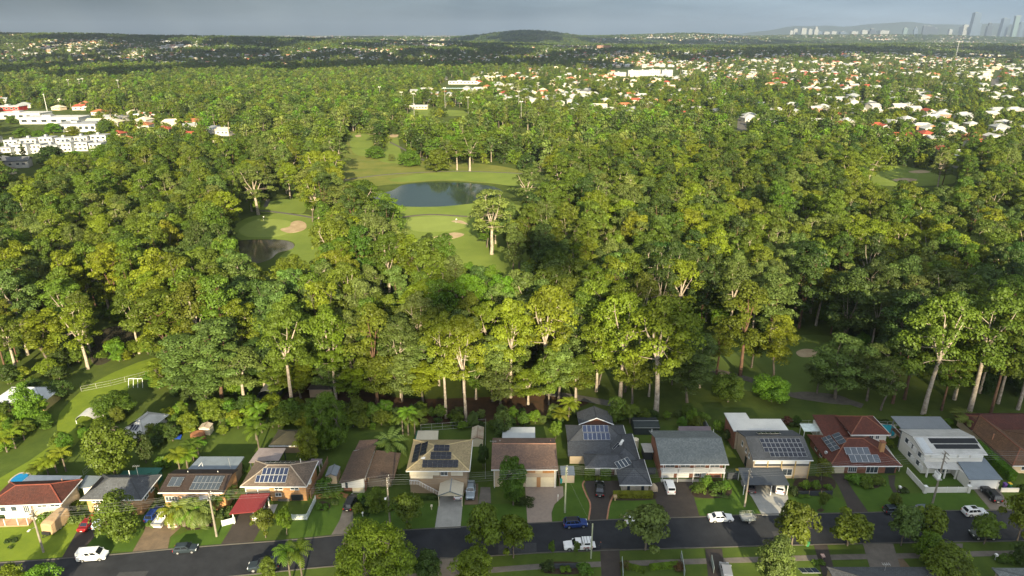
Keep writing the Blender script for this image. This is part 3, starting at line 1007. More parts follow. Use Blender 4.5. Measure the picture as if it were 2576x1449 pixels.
# trees one can pick out: foot or None, crown top, crown width, kind, colour, what sets it apart. Points of the photograph.
HERO = [
    (737, 1030, 768, 150, 0, 'olive', 'tall gum with forked bare pale trunk behind the flat shed roof'),
    (950, 1015, 772, 125, 5, 'olive', 'olive gum with thin bare limbs left of the dense middle gums'),
    (1122, 1052, 785, 120, 0, 'yellow green', 'leaning gum with pale trunk behind the tan tiled roof, left one'),
    (1172, 1060, 792, 125, 3, 'yellow green', 'straight pale trunked gum behind the tan tiled roof'),
    (1285, 1000, 750, 130, 0, 'yellow green', 'gum with a single white stem above the brown leaf litter'),
    (1375, 985, 722, 165, 3, 'yellow green', 'broad yellow green gum crown in the middle of the front row'),
    (1560, 1000, 735, 160, 3, 'yellow green', 'wide yellow green gum left of the great forked gum'),
    (1650, 1040, 752, 220, 3, 'yellow green', 'great gum with white forked trunk behind the grey hipped house'),
    (1728, 1012, 888, 115, 4, 'grey green', 'small grey green gum under the great forked gum'),
    (1945, 958, 795, 95, 4, 'yellow green', 'slim bright gum on a thin straight stem on the shaded fairway'),
    (1862, 945, 716, 135, 5, 'olive', 'tall gum with red brown stem at the left edge of the shaded fairway'),
    (2100, 1003, 848, 155, 7, 'grey green', 'spreading grey green gum beside the gravel turning area'),
    (2322, 1042, 735, 190, 3, 'olive', 'tall gum with thick white trunk behind the white two storey house'),
    (2438, 1038, 725, 185, 0, 'olive', 'gum with leaning thick pale trunk near the right edge'),
    (2492, 1040, 790, 120, 5, 'olive', 'thin trunked gum right of the leaning pale gum'),
    (2368, 1032, 880, 95, 5, 'olive', 'small gum with red brown trunk between two white trunks'),
    (2245, 1015, 830, 110, 5, 'dark green', 'dark slim gum left of the thick white trunk'),
    (2560, 1030, 760, 130, 0, 'dark green', 'half cut off gum at the right edge of the picture'),
    (2180, 1008, 868, 115, 7, 'grey green', 'bushy gum right of the gravel turning area'),
    (2275, 1005, 835, 115, 5, 'olive', 'gum just left of the thick white trunk with red brown stem'),
    (2400, 1005, 790, 130, 1, 'olive', 'leafy gum between the two thick pale trunks'),
    (2510, 1015, 820, 125, 3, 'dark green', 'low forked dark gum at the right edge'),
    (2055, 990, 905, 70, 4, 'grey green', 'small gum left of the gravel turning area'),
    (1890, 925, 830, 75, 4, 'olive', 'slim olive gum at the left edge of the shaded fairway'),
    (1802, 945, 822, 85, 5, 'olive', 'slim olive gum beside the path at the shaded fairway'),
    (2215, 1032, 900, 85, 4, 'grey green', 'low grey green gum behind the turquoise pool'),
    (480, 1000, 845, 150, 2, 'grey green', 'first grey green gum of the tall clump behind the left back yards'),
    (560, 1015, 812, 160, 2, 'grey green', 'tallest gum of the clump behind the left back yards'),
    (432, 985, 905, 110, 4, 'olive', 'lower gum at the lawn side of the left clump'),
    (615, 1010, 872, 120, 1, 'grey green', 'leafy gum at the right side of the left clump'),
    (525, 1025, 905, 120, 4, 'grey green', 'front gum of the left clump reaching down to the yards'),
    (668, 985, 850, 110, 1, 'dark green', 'dark gum between the left clump and the forked pale trunk'),
    (845, 1005, 770, 120, 1, 'bright green', 'dense bright gum between two bare trunks above the shed'),
    (1050, 985, 850, 90, 4, 'grey green', 'grey green young gum in front of the leaning gum'),
    (1010, 1000, 800, 110, 1, 'grey green', 'blue grey gum beside the olive gum'),
    (1240, 1010, 850, 95, 4, 'grey green', 'dusty young gum left of the single white stem'),
    (1405, 1010, 870, 110, 4, 'grey green', 'leafy gum below the broad yellow green crown'),
    (1500, 985, 800, 110, 1, 'yellow green', 'middle sized gum left of the wide yellow green gum'),
    (1450, 1005, 905, 90, 4, 'olive', 'low gum over the path behind the back fences'),
    (1590, 1015, 880, 100, 4, 'olive', 'low leafy gum left of the white forked trunk'),
    (1465, None, 650, 120, 3, 'mid green', 'round topped gum above the front row, just left of centre right'),
    (1400, None, 655, 105, 7, 'grey green', 'bluish gum with pale round clumps in the second row'),
    (1590, None, 640, 140, 3, 'yellow green', 'high domed yellow green gum in the second row'),
    (1722, None, 652, 140, 3, 'yellow green', 'second high domed gum right of its twin in the second row'),
    (1090, None, 668, 140, 6, 'yellow green', 'spreading flat topped gum with bare forks in the second row'),
    (1170, None, 692, 120, 3, 'bright green', 'bright flat gum right of the bare forked one'),
    (1268, None, 690, 100, 1, 'bright green', 'small bright gum left of the bluish gum'),
    (810, None, 658, 100, 6, 'grey green', 'open pale crowned gum below the brown pond'),
    (725, None, 640, 110, 1, 'olive', 'olive gum just below the brown pond'),
    (560, None, 595, 115, 6, 'grey green', 'many stemmed gum left of the brown pond'),
    (600, None, 700, 120, 1, 'grey green', 'grey green gum under the many stemmed one'),
    (385, None, 735, 150, 2, 'olive', 'broad gum leaning over the dark creek pool'),
    (60, None, 650, 130, 6, 'pale green', 'pale gum with white limbs at the left edge'),
    (42, 935, 792, 110, 0, 'olive', 'gum with leaning white trunk at the left edge'),
    (128, 925, 782, 110, 4, 'yellow green', 'slim yellow green gum between the leaning trunk and the creek'),
    (222, 928, 762, 120, 6, 'yellow green', 'gum with dark thin trunk beside the creek pool'),
    (650, 540, 418, 112, 6, 'pale green', 'solitary white limbed gum behind the left putting green'),
    (1237, 640, 472, 130, 6, 'pale green', 'great white limbed gum standing in front of the pond'),
    (905, None, 452, 120, 3, 'mid green', 'dense gum standing over the left end of the pond'),
    (965, None, 492, 105, 7, 'mid green', 'round dark crowned gum at the near left pond bank'),
    (855, None, 462, 110, 1, 'pale green', 'light gum left of the dense gum by the pond'),
    (880, None, 540, 130, 1, 'yellow green', 'bright gum in front of the round pond bank gum'),
    (945, None, 548, 110, 4, 'olive', 'olive brown gum in front of the round pond bank gum'),
    (1225, 622, 560, 60, 4, 'mid green', 'small gum beside the foot of the great pond gum'),
    (1290, 625, 565, 70, 4, 'mid green', 'young green gum right of the great pond gum'),
    (706, 462, 358, 85, 6, 'pale green', 'open pale gum left of the far fairway'),
    (848, 447, 342, 88, 6, 'grey green', 'grey green gum whose shadow lies on the far fairway'),
    (945, 362, 303, 72, 6, 'pale green', 'white trunked gum between the two far fairways'),
    (1182, 430, 333, 85, 3, 'mid green', 'tall gum with red brown trunk above the mown strip'),
    (1150, 428, 350, 60, 0, 'olive', 'slim gum left of the red brown trunk above the mown strip'),
    (775, None, 420, 95, 1, 'pale green', 'light green bushy gum left of the pond bank'),
    (1330, None, 420, 105, 6, 'grey green', 'open gum with white branches right of the pond'),
    (1440, None, 398, 110, 1, 'mid green', 'dense gum right of the open gum by the pond'),
    (1800, 470, 385, 82, 6, 'pale green', 'pale nearly bare gum in the right wood'),
    (2012, 512, 380, 112, 6, 'pale green', 'white stemmed gum rising over the right wood'),
    (2120, 505, 378, 105, 6, 'olive', 'olive gum right of the white stemmed gum'),
    (2200, None, 372, 110, 6, 'olive', 'tall olive gum left of the small right green'),
    (2385, 560, 470, 75, 6, 'olive', 'bare limbed gum in the right wood below the small green'),
    (2110, None, 560, 130, 7, 'olive', 'broad crowned gum in the middle of the right wood'),
    (2260, None, 560, 130, 3, 'yellow green', 'sunlit gum in the middle right wood'),
    (2420, None, 590, 130, 3, 'yellow green', 'sunlit gum in the right wood near the edge'),
    (2490, None, 520, 120, 3, 'yellow green', 'bright gum near the right edge'),
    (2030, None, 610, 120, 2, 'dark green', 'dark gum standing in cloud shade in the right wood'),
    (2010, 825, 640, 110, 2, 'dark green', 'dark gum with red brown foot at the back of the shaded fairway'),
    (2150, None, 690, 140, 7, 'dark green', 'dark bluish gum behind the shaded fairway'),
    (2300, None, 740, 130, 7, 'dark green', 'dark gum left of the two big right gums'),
    (1960, None, 690, 120, 2, 'grey green', 'dim grey green gum above the slim bright gum'),
]
GROUND_TREES = []
rs = random.Random(7)
FRONT = [(700, 'beside the forked pale trunk'), (860, 'above the flat shed roof'), (1040, 'left of the leaning trunk'), (1210, 'between the leaning trunk and the white stem'), (1420, 'under the broad yellow green crown'), (1640, 'left of the great forked gum'), (9999, 'right of the great forked gum')]
for u_ in range(700, 1790, 62):
    if any(abs(u_ - t_) < 17 for t_ in (737, 1122, 1172, 1650)):
        continue
    f_ = rs.uniform(985, 1030) - (30 if u_ > 1450 else 0)
    k_ = rs.choice((4, 7, 1, 4))
    c_ = rs.choice(('grey green', 'grey green', 'olive', 'mid green', 'yellow green'))
    HERO.append((u_ + rs.uniform(-9, 9), f_, f_ - rs.uniform(80, 140), rs.uniform(75, 115), k_, c_, 'young %s front gum %s' % (c_, next(n_ for t_, n_ in FRONT if u_ < t_))))
for bu, bv, tv, w, k, c, lab in HERO:
    kd = GUMS[k]
    if bv:
        x, y = at(bu, bv)
        # height from the crown top above the foot
        yy = -(tv - 724.5) / FP
        h = CAM_H + y * (-SP + yy * CP) / (CP + yy * SP)
    else:
        h = 23.0
        x, y = at(bu, tv, h)
    dep = y * CP - (h * .7 - CAM_H) * SP
    r = w / 2 * dep / FP
    col = COLS[c]
    j = 1 + rs.uniform(-.08, .08)
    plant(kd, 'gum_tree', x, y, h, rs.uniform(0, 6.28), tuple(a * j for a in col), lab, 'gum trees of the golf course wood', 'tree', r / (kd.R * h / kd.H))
    GROUND_TREES.append((x, y, r, h))

# the wood itself
rng = np.random.default_rng(5)
gx, gy = np.meshgrid(np.arange(-420, 420, 7.4), np.arange(138, 470, 7.4))
gx, gy = gx.ravel() + rng.uniform(-3, 3, gx.size), gy.ravel() + rng.uniform(-3, 3, gy.size)
gh = 17 + 9 * rng.random(gx.size) * (.6 + .8 * vnoise(gx, gy, 40, 3))
gr = gh * .22
bu, bv = projn(gx, gy, 0 * gx)
edge = np.interp(bu, [p[0] for p in WOOD_EDGE], [p[1] for p in WOOD_EDGE])
keep = (bv < edge) & (bu > -420) & (bu < 3000) & ~hidden_by(gx, gy, gh, gr)
# thin the open parkland of the golf course
park = in_np(bu, bv, [(800, 330), (1560, 400), (1560, 720), (1300, 720), (900, 720), (560, 640), (560, 420)])
keep &= ~(park & (rng.random(gx.size) < .45))
for x, y, r, h in GROUND_TREES:
    keep &= (np.hypot(gx - x, gy - y) > r * .62)
gx, gy, gh, gr, bu, bv = gx[keep], gy[keep], gh[keep], gr[keep], bu[keep], bv[keep]
tone = vnoise(gx, gy, 26, 8)
kinds = rng.integers(0, 8, gx.size)
cn = list(COLS)


PLACES = [(250, 700, 'at the left edge of the wood'), (420, 620, 'in the wood below the white townhouses'), (420, 800, 'in the left wood above the creek pool'), (420, 9999, 'beside the creek pool'), (640, 560, 'left of the white limbed solitary gum'),
          (640, 760, 'left of the brown pond'), (700, 9999, 'in the left clump behind the back yards'), (860, 520, 'between putting green and large pond'), (860, 760, 'just below the brown pond'), (1010, 620, 'at the near bank of the large pond'),
          (1010, 9999, 'left of the pale front trunks'), (1300, 620, 'round the large pond'), (1300, 9999, 'behind the middle front trunks'), (1560, 560, 'right of the large pond'), (1560, 9999, 'behind the broad yellow green crown'), (1850, 560, 'below the short grey street'),
          (1850, 740, 'in the middle of the right wood'), (1850, 9999, 'behind the great forked gum'), (2150, 560, 'round the white stemmed gum'), (2150, 700, 'above the shaded fairway'), (2150, 9999, 'beside the shaded fairway'), (2400, 600, 'below the small right green'), (9999, 620, 'at the right below the far houses'), (9999, 9999, 'behind the right thick white trunks')]
SHAPE = ('flat topped', 'upright', 'upright', 'flat topped', 'slim', 'upright', 'open crowned', 'bushy')
BARKN = ('pale', 'pale', 'red brown', 'pale', 'grey', 'red brown', 'pale', 'grey')


def wood_label(u, v, c, k, h):
    return '%s %s %s gum, %s trunk, %s' % ('tall' if h > 22 else 'lower', SHAPE[k], c, BARKN[k], next(n for a, b_, n in PLACES if u < a and v < b_))


vis = np.where((bu > -60) & (bu < 2640), gh / gy, 0)
order = np.argsort(-vis)
NT = 300 - len(HERO)
for i in order[:NT]:
    t = tone[i] + rng.normal() * .14
    c = 'dark green' if t < .27 else 'grey green' if t < .42 else 'olive' if t < .6 else 'mid green' if t < .7 else 'yellow green'
    col = tuple(a * (1 + rng.uniform(-.1, .1)) for a in COLS[c])
    lb = wood_label(bu[i], bv[i], c, kinds[i], gh[i])
    plant(GUMS[kinds[i]], 'gum_tree', gx[i], gy[i], gh[i], rng.uniform(0, 6.28), col, lb, lb, 'tree', rng.uniform(.9, 1.12))
rest = order[NT:]
FOREST = D.collections.new('forest_shapes')
fcols = [OLIVE, GREYG, MID, YELLOW, OLIVE, DARKG, LIGHTG, GREYG]
for k in range(8):
    src(FOREST, 'forest_shape_%02d' % k, GUMS[k].whole, fcols[k])
scatter('forest_trees', np.stack([gx[rest], gy[rest], 0 * gx[rest]], 1), gh[rest] / 24, rng.uniform(0, 6.28, len(rest)), kinds[rest], FOREST, 'further gum trees of the wood')

# undergrowth in the wood
ux, uy = np.meshgrid(np.arange(-420, 420, 6.5), np.arange(138, 470, 6.5))
ux, uy = ux.ravel() + rng.uniform(-3, 3, ux.size), uy.ravel() + rng.uniform(-3, 3, uy.size)
uh = 2.5 + 4.5 * rng.random(ux.size)
bu2, bv2 = projn(ux, uy, 0 * ux)
edge2 = np.interp(bu2, [p[0] for p in WOOD_EDGE], [p[1] for p in WOOD_EDGE])
k2 = (bv2 < edge2 - 4) & (bu2 > -420) & (bu2 < 3000) & ~hidden_by(ux, uy, uh, uh * .5)
k2 &= ~in_np(bu2, bv2, [(800, 330), (1560, 400), (1560, 700), (1300, 720), (900, 720), (560, 640), (560, 420)]) | (rng.random(ux.size) < .12)
k2 &= ~(in_np(bu2, bv2, [(780, 930), (1500, 930), (1500, 1100), (780, 1100)]) & (rng.random(ux.size) < .75))
k2 &= (vnoise(ux, uy, 18, 4) > .34)
UND = D.collections.new('undergrowth_shapes')
for k in range(3):
    src(UND, 'undergrowth_shape_%d' % k, BROAD[k].whole, (MID, DARKG, BRIGHT)[k])
scatter('undergrowth', np.stack([ux[k2], uy[k2], 0 * ux[k2] - .6], 1), uh[k2] / 10, rng.uniform(0, 6.28, k2.sum()), rng.integers(0, 3, k2.sum()), UND, 'bushes growing between the trunks of the wood')

# ------------------------------------------------------------------ suburbs between the trees
ROOFC = {'white': ((.44, .445, .44), .5), 'pale grey': ((.30, .32, .335), .5), 'red': ((.32, .07, .04), .7), 'orange': ((.34, .13, .06), .7), 'dark grey': ((.12, .125, .135), .6), 'cream': ((.62, .55, .42), .6)}
for c_, (rgb, ro) in ROOFC.items():
    ribbed('far_roof_' + c_.replace(' ', '_'), rgb, .5, 0, ro, var=.06, stain=tuple(a * .75 for a in rgb))
WALLW = mat('far_wall_white', (.48, .46, .42), .8, var=.08)
WALLC = mat('far_wall_cream', (.56, .46, .33), .8, var=.1)
WALLB = mat('far_wall_brick', (.33, .16, .09), .85, var=.15)
GLASSD = mat('window_glass', (.035, .045, .055), .08, .3, .8, spec=.6)


def hip(b, x0, x1, y0, y1, z, rise, along='x', ov=.6, th=.16):
    """four sloping sheets that meet in a ridge"""
    x0, x1, y0, y1 = x0 - ov, x1 + ov, y0 - ov, y1 + ov
    if along == 'x':
        d = min((y1 - y0) / 2, (x1 - x0) / 2)
        ym = (y0 + y1) / 2
        a, c = (x0 + d, ym, z + rise), (x1 - d, ym, z + rise)
        b.slab([(x0, y0, z), (x1, y0, z), c, a], th).slab([(x1, y1, z), (x0, y1, z), a, c], th)
        b.slab([(x1, y0, z), (x1, y1, z), c], th).slab([(x0, y1, z), (x0, y0, z), a], th)
    else:
        d = min((y1 - y0) / 2, (x1 - x0) / 2)
        xm = (x0 + x1) / 2
        a, c = (xm, y0 + d, z + rise), (xm, y1 - d, z + rise)
        b.slab([(x1, y0, z), (x1, y1, z), c, a], th).slab([(x0, y1, z), (x0, y0, z), a, c], th)
        b.slab([(x0, y0, z), (x1, y0, z), a], th).slab([(x1, y1, z), (x0, y1, z), c], th)
    return a, c


def gable(b, x0, x1, y0, y1, z, rise, along='x', ov=.5, th=.16, at_=.5):
    x0, x1, y0, y1 = x0 - ov, x1 + ov, y0 - ov, y1 + ov
    if along == 'x':
        ym = y0 + (y1 - y0) * at_
        a, c = (x0, ym, z + rise), (x1, ym, z + rise)
        b.slab([(x0, y0, z), (x1, y0, z), c, a], th).slab([(x1, y1, z), (x0, y1, z), a, c], th)
    else:
        xm = x0 + (x1 - x0) * at_
        a, c = (xm, y0, z + rise), (xm, y1, z + rise)
        b.slab([(x1, y0, z), (x1, y1, z), c, a], th).slab([(x0, y1, z), (x0, y0, z), a, c], th)
    return a, c


def far_house(kind, w, d, h, rise):
    """meshes of a suburban house seen from afar: walls, roof, window with pane"""
    wl_, rf, wi, pa = MB(), MB(), MB(), MB()
    wl_.box(-w / 2, w / 2, -d / 2, d / 2, -2.5, h)
    if kind == 'hip':
        hip(rf, -w / 2, w / 2, -d / 2, d / 2, h, rise)
    elif kind == 'gable':
        gable(rf, -w / 2, w / 2, -d / 2, d / 2, h, rise)
        wl_.add([(sx * w / 2, y, z) for sx in (-1, 1) for y, z in ((-d / 2, h), (d / 2, h), (0, h + rise * .9))], [(0, 1, 2), (3, 5, 4)])
    else:
        hip(rf, -w / 2, w / 2, -d * .1, d / 2, h, rise)
        wl_.box(w * .05, w * .5, -d * .8, -d / 2 + .1, -2.5, h - .01)
        gable(rf, w * .05, w * .5, -d * .8, d * .1, h + .02, rise * .7, 'y')
        wl_.add([(w * .05, -d * .8, h), (w * .5, -d * .8, h), (w * .275, -d * .8, h + rise * .6)], [(0, 1, 2)])
    return wl_, rf


FH = [('hip', 13, 10, 3.6, 2.3), ('gable', 12, 9, 4.4, 2.0), ('ell', 15, 10, 3.4, 2.2), ('hip', 10, 10, 4.8, 2.4)]
FHM = []
for fk in FH:
    wl_, rf = far_house(*fk)
    o1, o2 = wl_.build('t1', WALLW), rf.build('t2', WALLW)
    FHM.append((o1.data, o2.data))
    D.objects.remove(o1)
    D.objects.remove(o2)
fr = MB().box(-.9, .9, -.06, .05, -.7, .7).build('t3', WALLC)
FRM = fr.data
D.objects.remove(fr)
FRM.materials[0] = mat('far_window_frame', (.5, .48, .44), .6)
pn = MB().box(-.75, .75, -.10, -.05, -.55, .55).build('t4', GLASSD)
PNM = pn.data
D.objects.remove(pn)
FV = {}


def far_variant(k, roofc, wallm):
    key = (k, roofc, wallm.name)
    if key not in FV:
        a, b = FHM[k][0].copy(), FHM[k][1].copy()
        a.materials[0], b.materials[0] = wallm, MATS['far_roof_' + roofc.replace(' ', '_')]
        FV[key] = (a, b)
    return FV[key]


def mid_house(x, y, rz, k, roofc, wallm, label, group, s=1.0, z=None):
    a, b = far_variant(k, roofc, wallm)
    z = float(terr(x, y)) if z is None else z
    o = empty('house', (x, y, z), label, 'house', group, rz)
    o.scale = (s, s, s)
    for nm, me in (('wall', a), ('roof', b)):
        c = link(D.objects.new(nm, me))
        c.parent = o
    kind, w, d, h, rise = FH[k]
    for fx in (-.28, .05, .3):
        yy = -d / 2 - .0 if not (kind == 'ell' and fx > .03) else -d * .8
        f = link(D.objects.new('window', FRM))
        f.parent, f.location = o, (fx * w, yy, h * .58)
        p = link(D.objects.new('pane', PNM))
        p.parent = f
    return o


rng = np.random.default_rng(21)
SUB = [(985, 262), (1120, 205), (1300, 178), (1700, 150), (2576, 120), (2900, 130), (2900, 470), (2440, 468), (2400, 410), (2250, 395), (2100, 345), (1900, 335), (1700, 318), (1500, 318), (1330, 292), (1200, 262), (1040, 262)]
LEFTSUB = [(-700, 250), (0, 245), (260, 275), (520, 310), (620, 335), (560, 372), (300, 372), (300, 420), (120, 470), (0, 545), (-500, 560)]
lab_in = lambda u, v, p: inside(u, v, p)
hs_pts = []
nxh = np.arange(-1900, 2300, 24.)
cand = []
for iy, y in enumerate(np.concatenate([np.arange(330, 1000, 30.), np.arange(1000, 3200, 33.)])):
    for x in nxh:
        if abs(x) > y * .86 + 60:
            continue
        xx, yy = x + rng.uniform(-6, 6) + (iy % 2) * 9, y + rng.uniform(-7, 7)
        u, v = proj(xx, yy, float(terr(xx, yy)))
        ins, insl = inside(u, v, SUB), inside(u, v, LEFTSUB)
        pr = .36 if ins else .34 if insl else (.36 if y > 2300 else (.18 if v < 200 else .09) if y > 1100 and v < 235 else 0)
        if ins and y > 1500:
            pr = .5
        if rng.random() < pr * (1.25 if vnoise(xx, yy, 130, 12) > .42 else .55) and not any(inside(u, v, p) for p in OPEN[10:]) and not any(inside(u, v - 3, p) for p in OPEN):
            cand.append((xx, yy, u, v))
cand.sort(key=lambda c: c[1])
HOUSES = cand


def house_zone(u, v):
    if u < 320:
        return 'at the far left near the white shops' if v < 330 else 'at the left edge above the wood'
    if u < 700:
        return 'in the trees left of the far fairway' if v > 240 else 'on the far left slope'
    if u < 1180:
        return 'behind the sports field'
    if u < 1500:
        return 'right of the sports field' if v > 215 else 'behind the blue pool'
    if u < 1800:
        return 'below the white apartment blocks' if v > 200 else 'behind the white apartment blocks'
    if u < 2250:
        return 'above the right wood' if v > 230 else 'under the tall white mast'
    return 'at the far right above the small green' if v > 250 else 'at the far right below the towers'


nh = 0
used_h = []
SPECIAL = [(2447, 352, 'orange', 0, 'single house with orange red hipped roof beside the right wood'), (2545, 385, 'white', 2, 'white house with white roof at the right edge above the wood'),
           (2395, 408, 'pale grey', 0, 'pale roofed house just above the small right green'), (567, 340, 'cream', 1, 'cream two storey house alone in the trees left of the fairway'),
           (1735, 312, 'white', 1, 'white gabled house at the end of the short grey street'), (1700, 262, 'orange', 2, 'orange roofed house on the rise above the short street'),
           (2190, 270, 'dark grey', 0, 'low house with dark panels on its roof above the right wood'), (50, 420, 'dark grey', 1, 'grey roofed flats with white balcony at the left edge'),
           (25, 527, 'orange', 0, 'orange tiled house above the wood at the left edge'), (1505, 308, 'white', 0, 'white square house at the edge of the wood right of the field'),
           (1362, 237, 'red', 0, 'red roofed house beside the curving street'), (1405, 237, 'red', 3, 'red roofed tall house near the light pole'), (1270, 240, 'red', 0, 'red hipped house above the field'),
           (1330, 238, 'white', 2, 'wide white roofed house above the grassy field'), (1340, 262, 'white', 1, 'white house with veranda below the curving street'), (1490, 242, 'white', 2, 'large white two storey house in the middle of the suburb'),
           (1475, 233, 'pale grey', 1, 'white gabled house with dark windows behind the large one')]
for u, v, rc, k, lb in SPECIAL:
    x, y = at(u, v)
    mid_house(x, y, rng.uniform(-.5, .5), k, rc, WALLW if rc != 'orange' else WALLB, lb, 'suburban houses among the trees', 1.15)
    used_h.append((x, y, 1.15))
    nh += 1
for x, y, u, v in cand:
    if any(abs(x - a) < 20 and abs(y - b) < 20 for a, b, _ in used_h[:nh if nh < 40 else 40]):
        continue
    if nh >= 296 or not -30 < u < 2606:
        continue
    r = rng.random()
    rc = 'white' if r < .50 else 'pale grey' if r < .76 else 'red' if r < .82 else 'orange' if r < .87 else 'dark grey' if r < .92 else 'cream'
    if u < 700 and r < .5:
        rc = ('orange', 'red', 'cream')[int(r * 6)]
    wm = WALLW if rng.random() < .7 else WALLC if rng.random() < .6 else WALLB
    k = int(rng.integers(0, 4))
    lb = '%s %s roofed house with %s walls %s' % (rc, ('hipped', 'gabled', 'winged', 'square')[k], 'white' if wm is WALLW else 'cream' if wm is WALLC else 'brick', house_zone(u, v))
    s = rng.uniform(.95, 1.25)
    mid_house(x, y, rng.choice([0, .08, -.1, 1.57, .35]) + rng.uniform(-.12, .12), k, rc, wm, lb, lb, s)
    used_h.append((x, y, s))
    nh += 1
taken = set((round(a, 1), round(b, 1)) for a, b, _ in used_h)
rest_h = [c for c in cand if (round(c[0], 1), round(c[1], 1)) not in taken]

# ------------------------------------------------------------------ larger far buildings
BIGW = mat('render_white', (.56, .56, .55), .7, var=.05)
BIGG = ribbed('shop_roof', (.50, .52, .54), .9, 0, .5, var=.06, stain=(.33, .34, .36))
SHADOWG = mat('opening_shade_paint', (.03, .033, .036), .3, .2)  # near-black paint that stands in for the shade inside openings


def block(name, u, v, w, d, h, label, cat, wallm=None, roofm=None, floors=2, cols=6, rz=0.0, group=None, z=None, dy=0.0):
    """a flat roofed building with parapet roof and rows of windows"""
    x, y = at(u, v) if not isinstance(u, float) or v is not None else (u, 0)
    y += dy
    zz = float(terr(x, y)) if z is None else z
    o = empty(name, (x, y, zz), label, cat, group, rz)
    off = ORG[o]
    W = MB().box(x - w / 2, x + w / 2, y, y + d, zz - 2, zz + h).build('wall', wallm or BIGW, o)
    rb = MB().box(x - w / 2 - .3, x + w / 2 + .3, y - .3, y + d + .3, zz + h, zz + h + .5)
    rb.build('roof', roofm or BIGG, o)
    MB().box(x - w * .2, x - w * .05, y + d * .4, y + d * .7, zz + h + .5, zz + h + 2.2).build('plant_box', BIGG, o)
    fh = h / floors
    first = None
    for i in range(floors):
        for j in range(cols):
            cx = x - w / 2 + w * (j + .5) / cols
            cz = zz + fh * (i + .55)
            if first is None:
                f = MB().box(cx - w / cols * .32, cx + w / cols * .32, y - .12, y + .05, cz - fh * .25, cz + fh * .25)
                fo = f.build('window', mat('far_window_frame', (.5, .48, .44)), o)
                po = MB().box(cx - w / cols * .27, cx + w / cols * .27, y - .16, y - .11, cz - fh * .2, cz + fh * .2).build('pane', GLASSD, fo)
                first = (fo, po, cx, cz)
            else:
                fo = place(first[0].data, 'window', o, (cx - first[2], 0, cz - first[3]), world=False)
                po = place(first[1].data, 'pane', fo, (0, 0, 0), world=False)
    return o


for i in range(5):
    block('apartment_block', (1560, 1595, 1622, 1650, 1684)[i], 192, (26, 24, 20, 26, 24)[i], 16, (8, 12, 12, 13, 12)[i], ['low white apartment wing at the left end of its row', 'second white apartment block from the left', 'narrow white apartment block in the middle of the row',
          'tall white apartment block with deep balconies', 'right end white apartment block'][i], 'apartments', floors=4 if i else 3, cols=6, group='white apartment blocks beyond the suburb', dy=i * 6)
for i in range(7):
    block('townhouse', 14 + i * 38, 392 - i * 2 - i % 3, 9.5 + i % 2 * 1.6, 11, 5.8 + (i * 5 % 3) * .7, ['leftmost white townhouse of the row', 'second white townhouse from the left edge', 'third white townhouse from the left edge', 'middle white townhouse of the row', 'third white townhouse from the right end',
          'white townhouse next to the right end', 'right end white townhouse with dark corner windows'][i], 'townhouse', floors=2, cols=3, rz=.08, group='white townhouses at the left')
for i in range(6):
    block('townhouse', 30 + i * 44, 374 - i * 2, 10.5 + i % 2 * 2, 9, 6.4 + (i * 7 % 3) * .6, ['back row white townhouse at the left edge', 'second back row white townhouse', 'third back row white townhouse', 'fourth back row white townhouse', 'fifth back row white townhouse', 'right end back row white townhouse'][i], 'townhouse', floors=2, cols=3, rz=.08, group='back row of white townhouses')
block('shop_building', 190, 332, 38, 26, 7, 'large shop with grey roof and white front above the townhouses', 'shop', floors=1, cols=7, rz=.1)
block('shop_building', 125, 312, 60, 24, 6, 'long white shop roof behind the large grey shop', 'shop', roofm=mat('white_sheet', (.55, .55, .54), .5), floors=1, cols=6, rz=.05)
block('shop_building', 45, 300, 50, 22, 6, 'white flat roofed shop at the left edge', 'shop', roofm=mat('white_sheet', (.55, .55, .54)), floors=1, cols=6)
block('shop_building', 18, 279, 30, 16, 5, 'shop with bright red front at the left edge', 'shop', wallm=mat('red_front', (.45, .03, .03), .5), roofm=mat('white_sheet', (.55, .55, .54)), floors=1, cols=5)
block('shop_building', 318, 248, 52, 24, 6, 'white shed roof below the light poles', 'shed', roofm=mat('white_sheet', (.55, .55, .54)), floors=1, cols=7)
block('shop_building', 430, 243, 36, 22, 6, 'white sheds right of the light poles', 'shed', roofm=mat('white_sheet', (.55, .55, .54)), floors=1, cols=5)
block('shop_building', 372, 300, 30, 10, 5, 'long pale green roofed hall in the left trees', 'hall', roofm=mat('pale_sheet', (.55, .62, .6), .5), floors=1, cols=5)
block('shop_building', 612, 185, 70, 30, 7, 'long white industrial roof on the left plain', 'shed', roofm=mat('white_sheet', (.55, .55, .54)), floors=1, cols=6)
block('brick_building', 1518, 143, 55, 30, 22, 'large red brick school block on the hill among dark trees', 'school', wallm=WALLB, roofm=MATS['far_roof_red'], floors=4, cols=8, dy=0)
block('school_wing', 1455, 155, 60, 22, 10, 'red roofed school wing left of the brick block', 'school', wallm=WALLC, roofm=MATS['far_roof_red'], floors=2, cols=8)
block('school_wing', 1560, 152, 60, 22, 12, 'cream school wing right of the brick block', 'school', wallm=WALLC, floors=3, cols=8)
block('pavilion', 1045, 275, 30, 12, 4, 'low white clubhouse behind the sports field', 'clubhouse', wallm=WALLC, roofm=mat('white_sheet', (.55, .55, .54)), floors=1, cols=8)
block('pool_hall', 1165, 212, 55, 14, 5, 'long white roof over the stand beside the blue pool', 'pool hall', roofm=mat('white_sheet', (.55, .55, .54)), floors=1, cols=8)
block('hall', 2230, 160, 70, 30, 8, 'cream hall behind the pale trees near the white mast', 'hall', wallm=WALLC, roofm=mat('white_sheet', (.55, .55, .54)), floors=1, cols=8)
px, py = at(1155, 222)
t = empty('swimming_pool', (px, py, 0), 'blue water of the public swimming pool', 'pool')
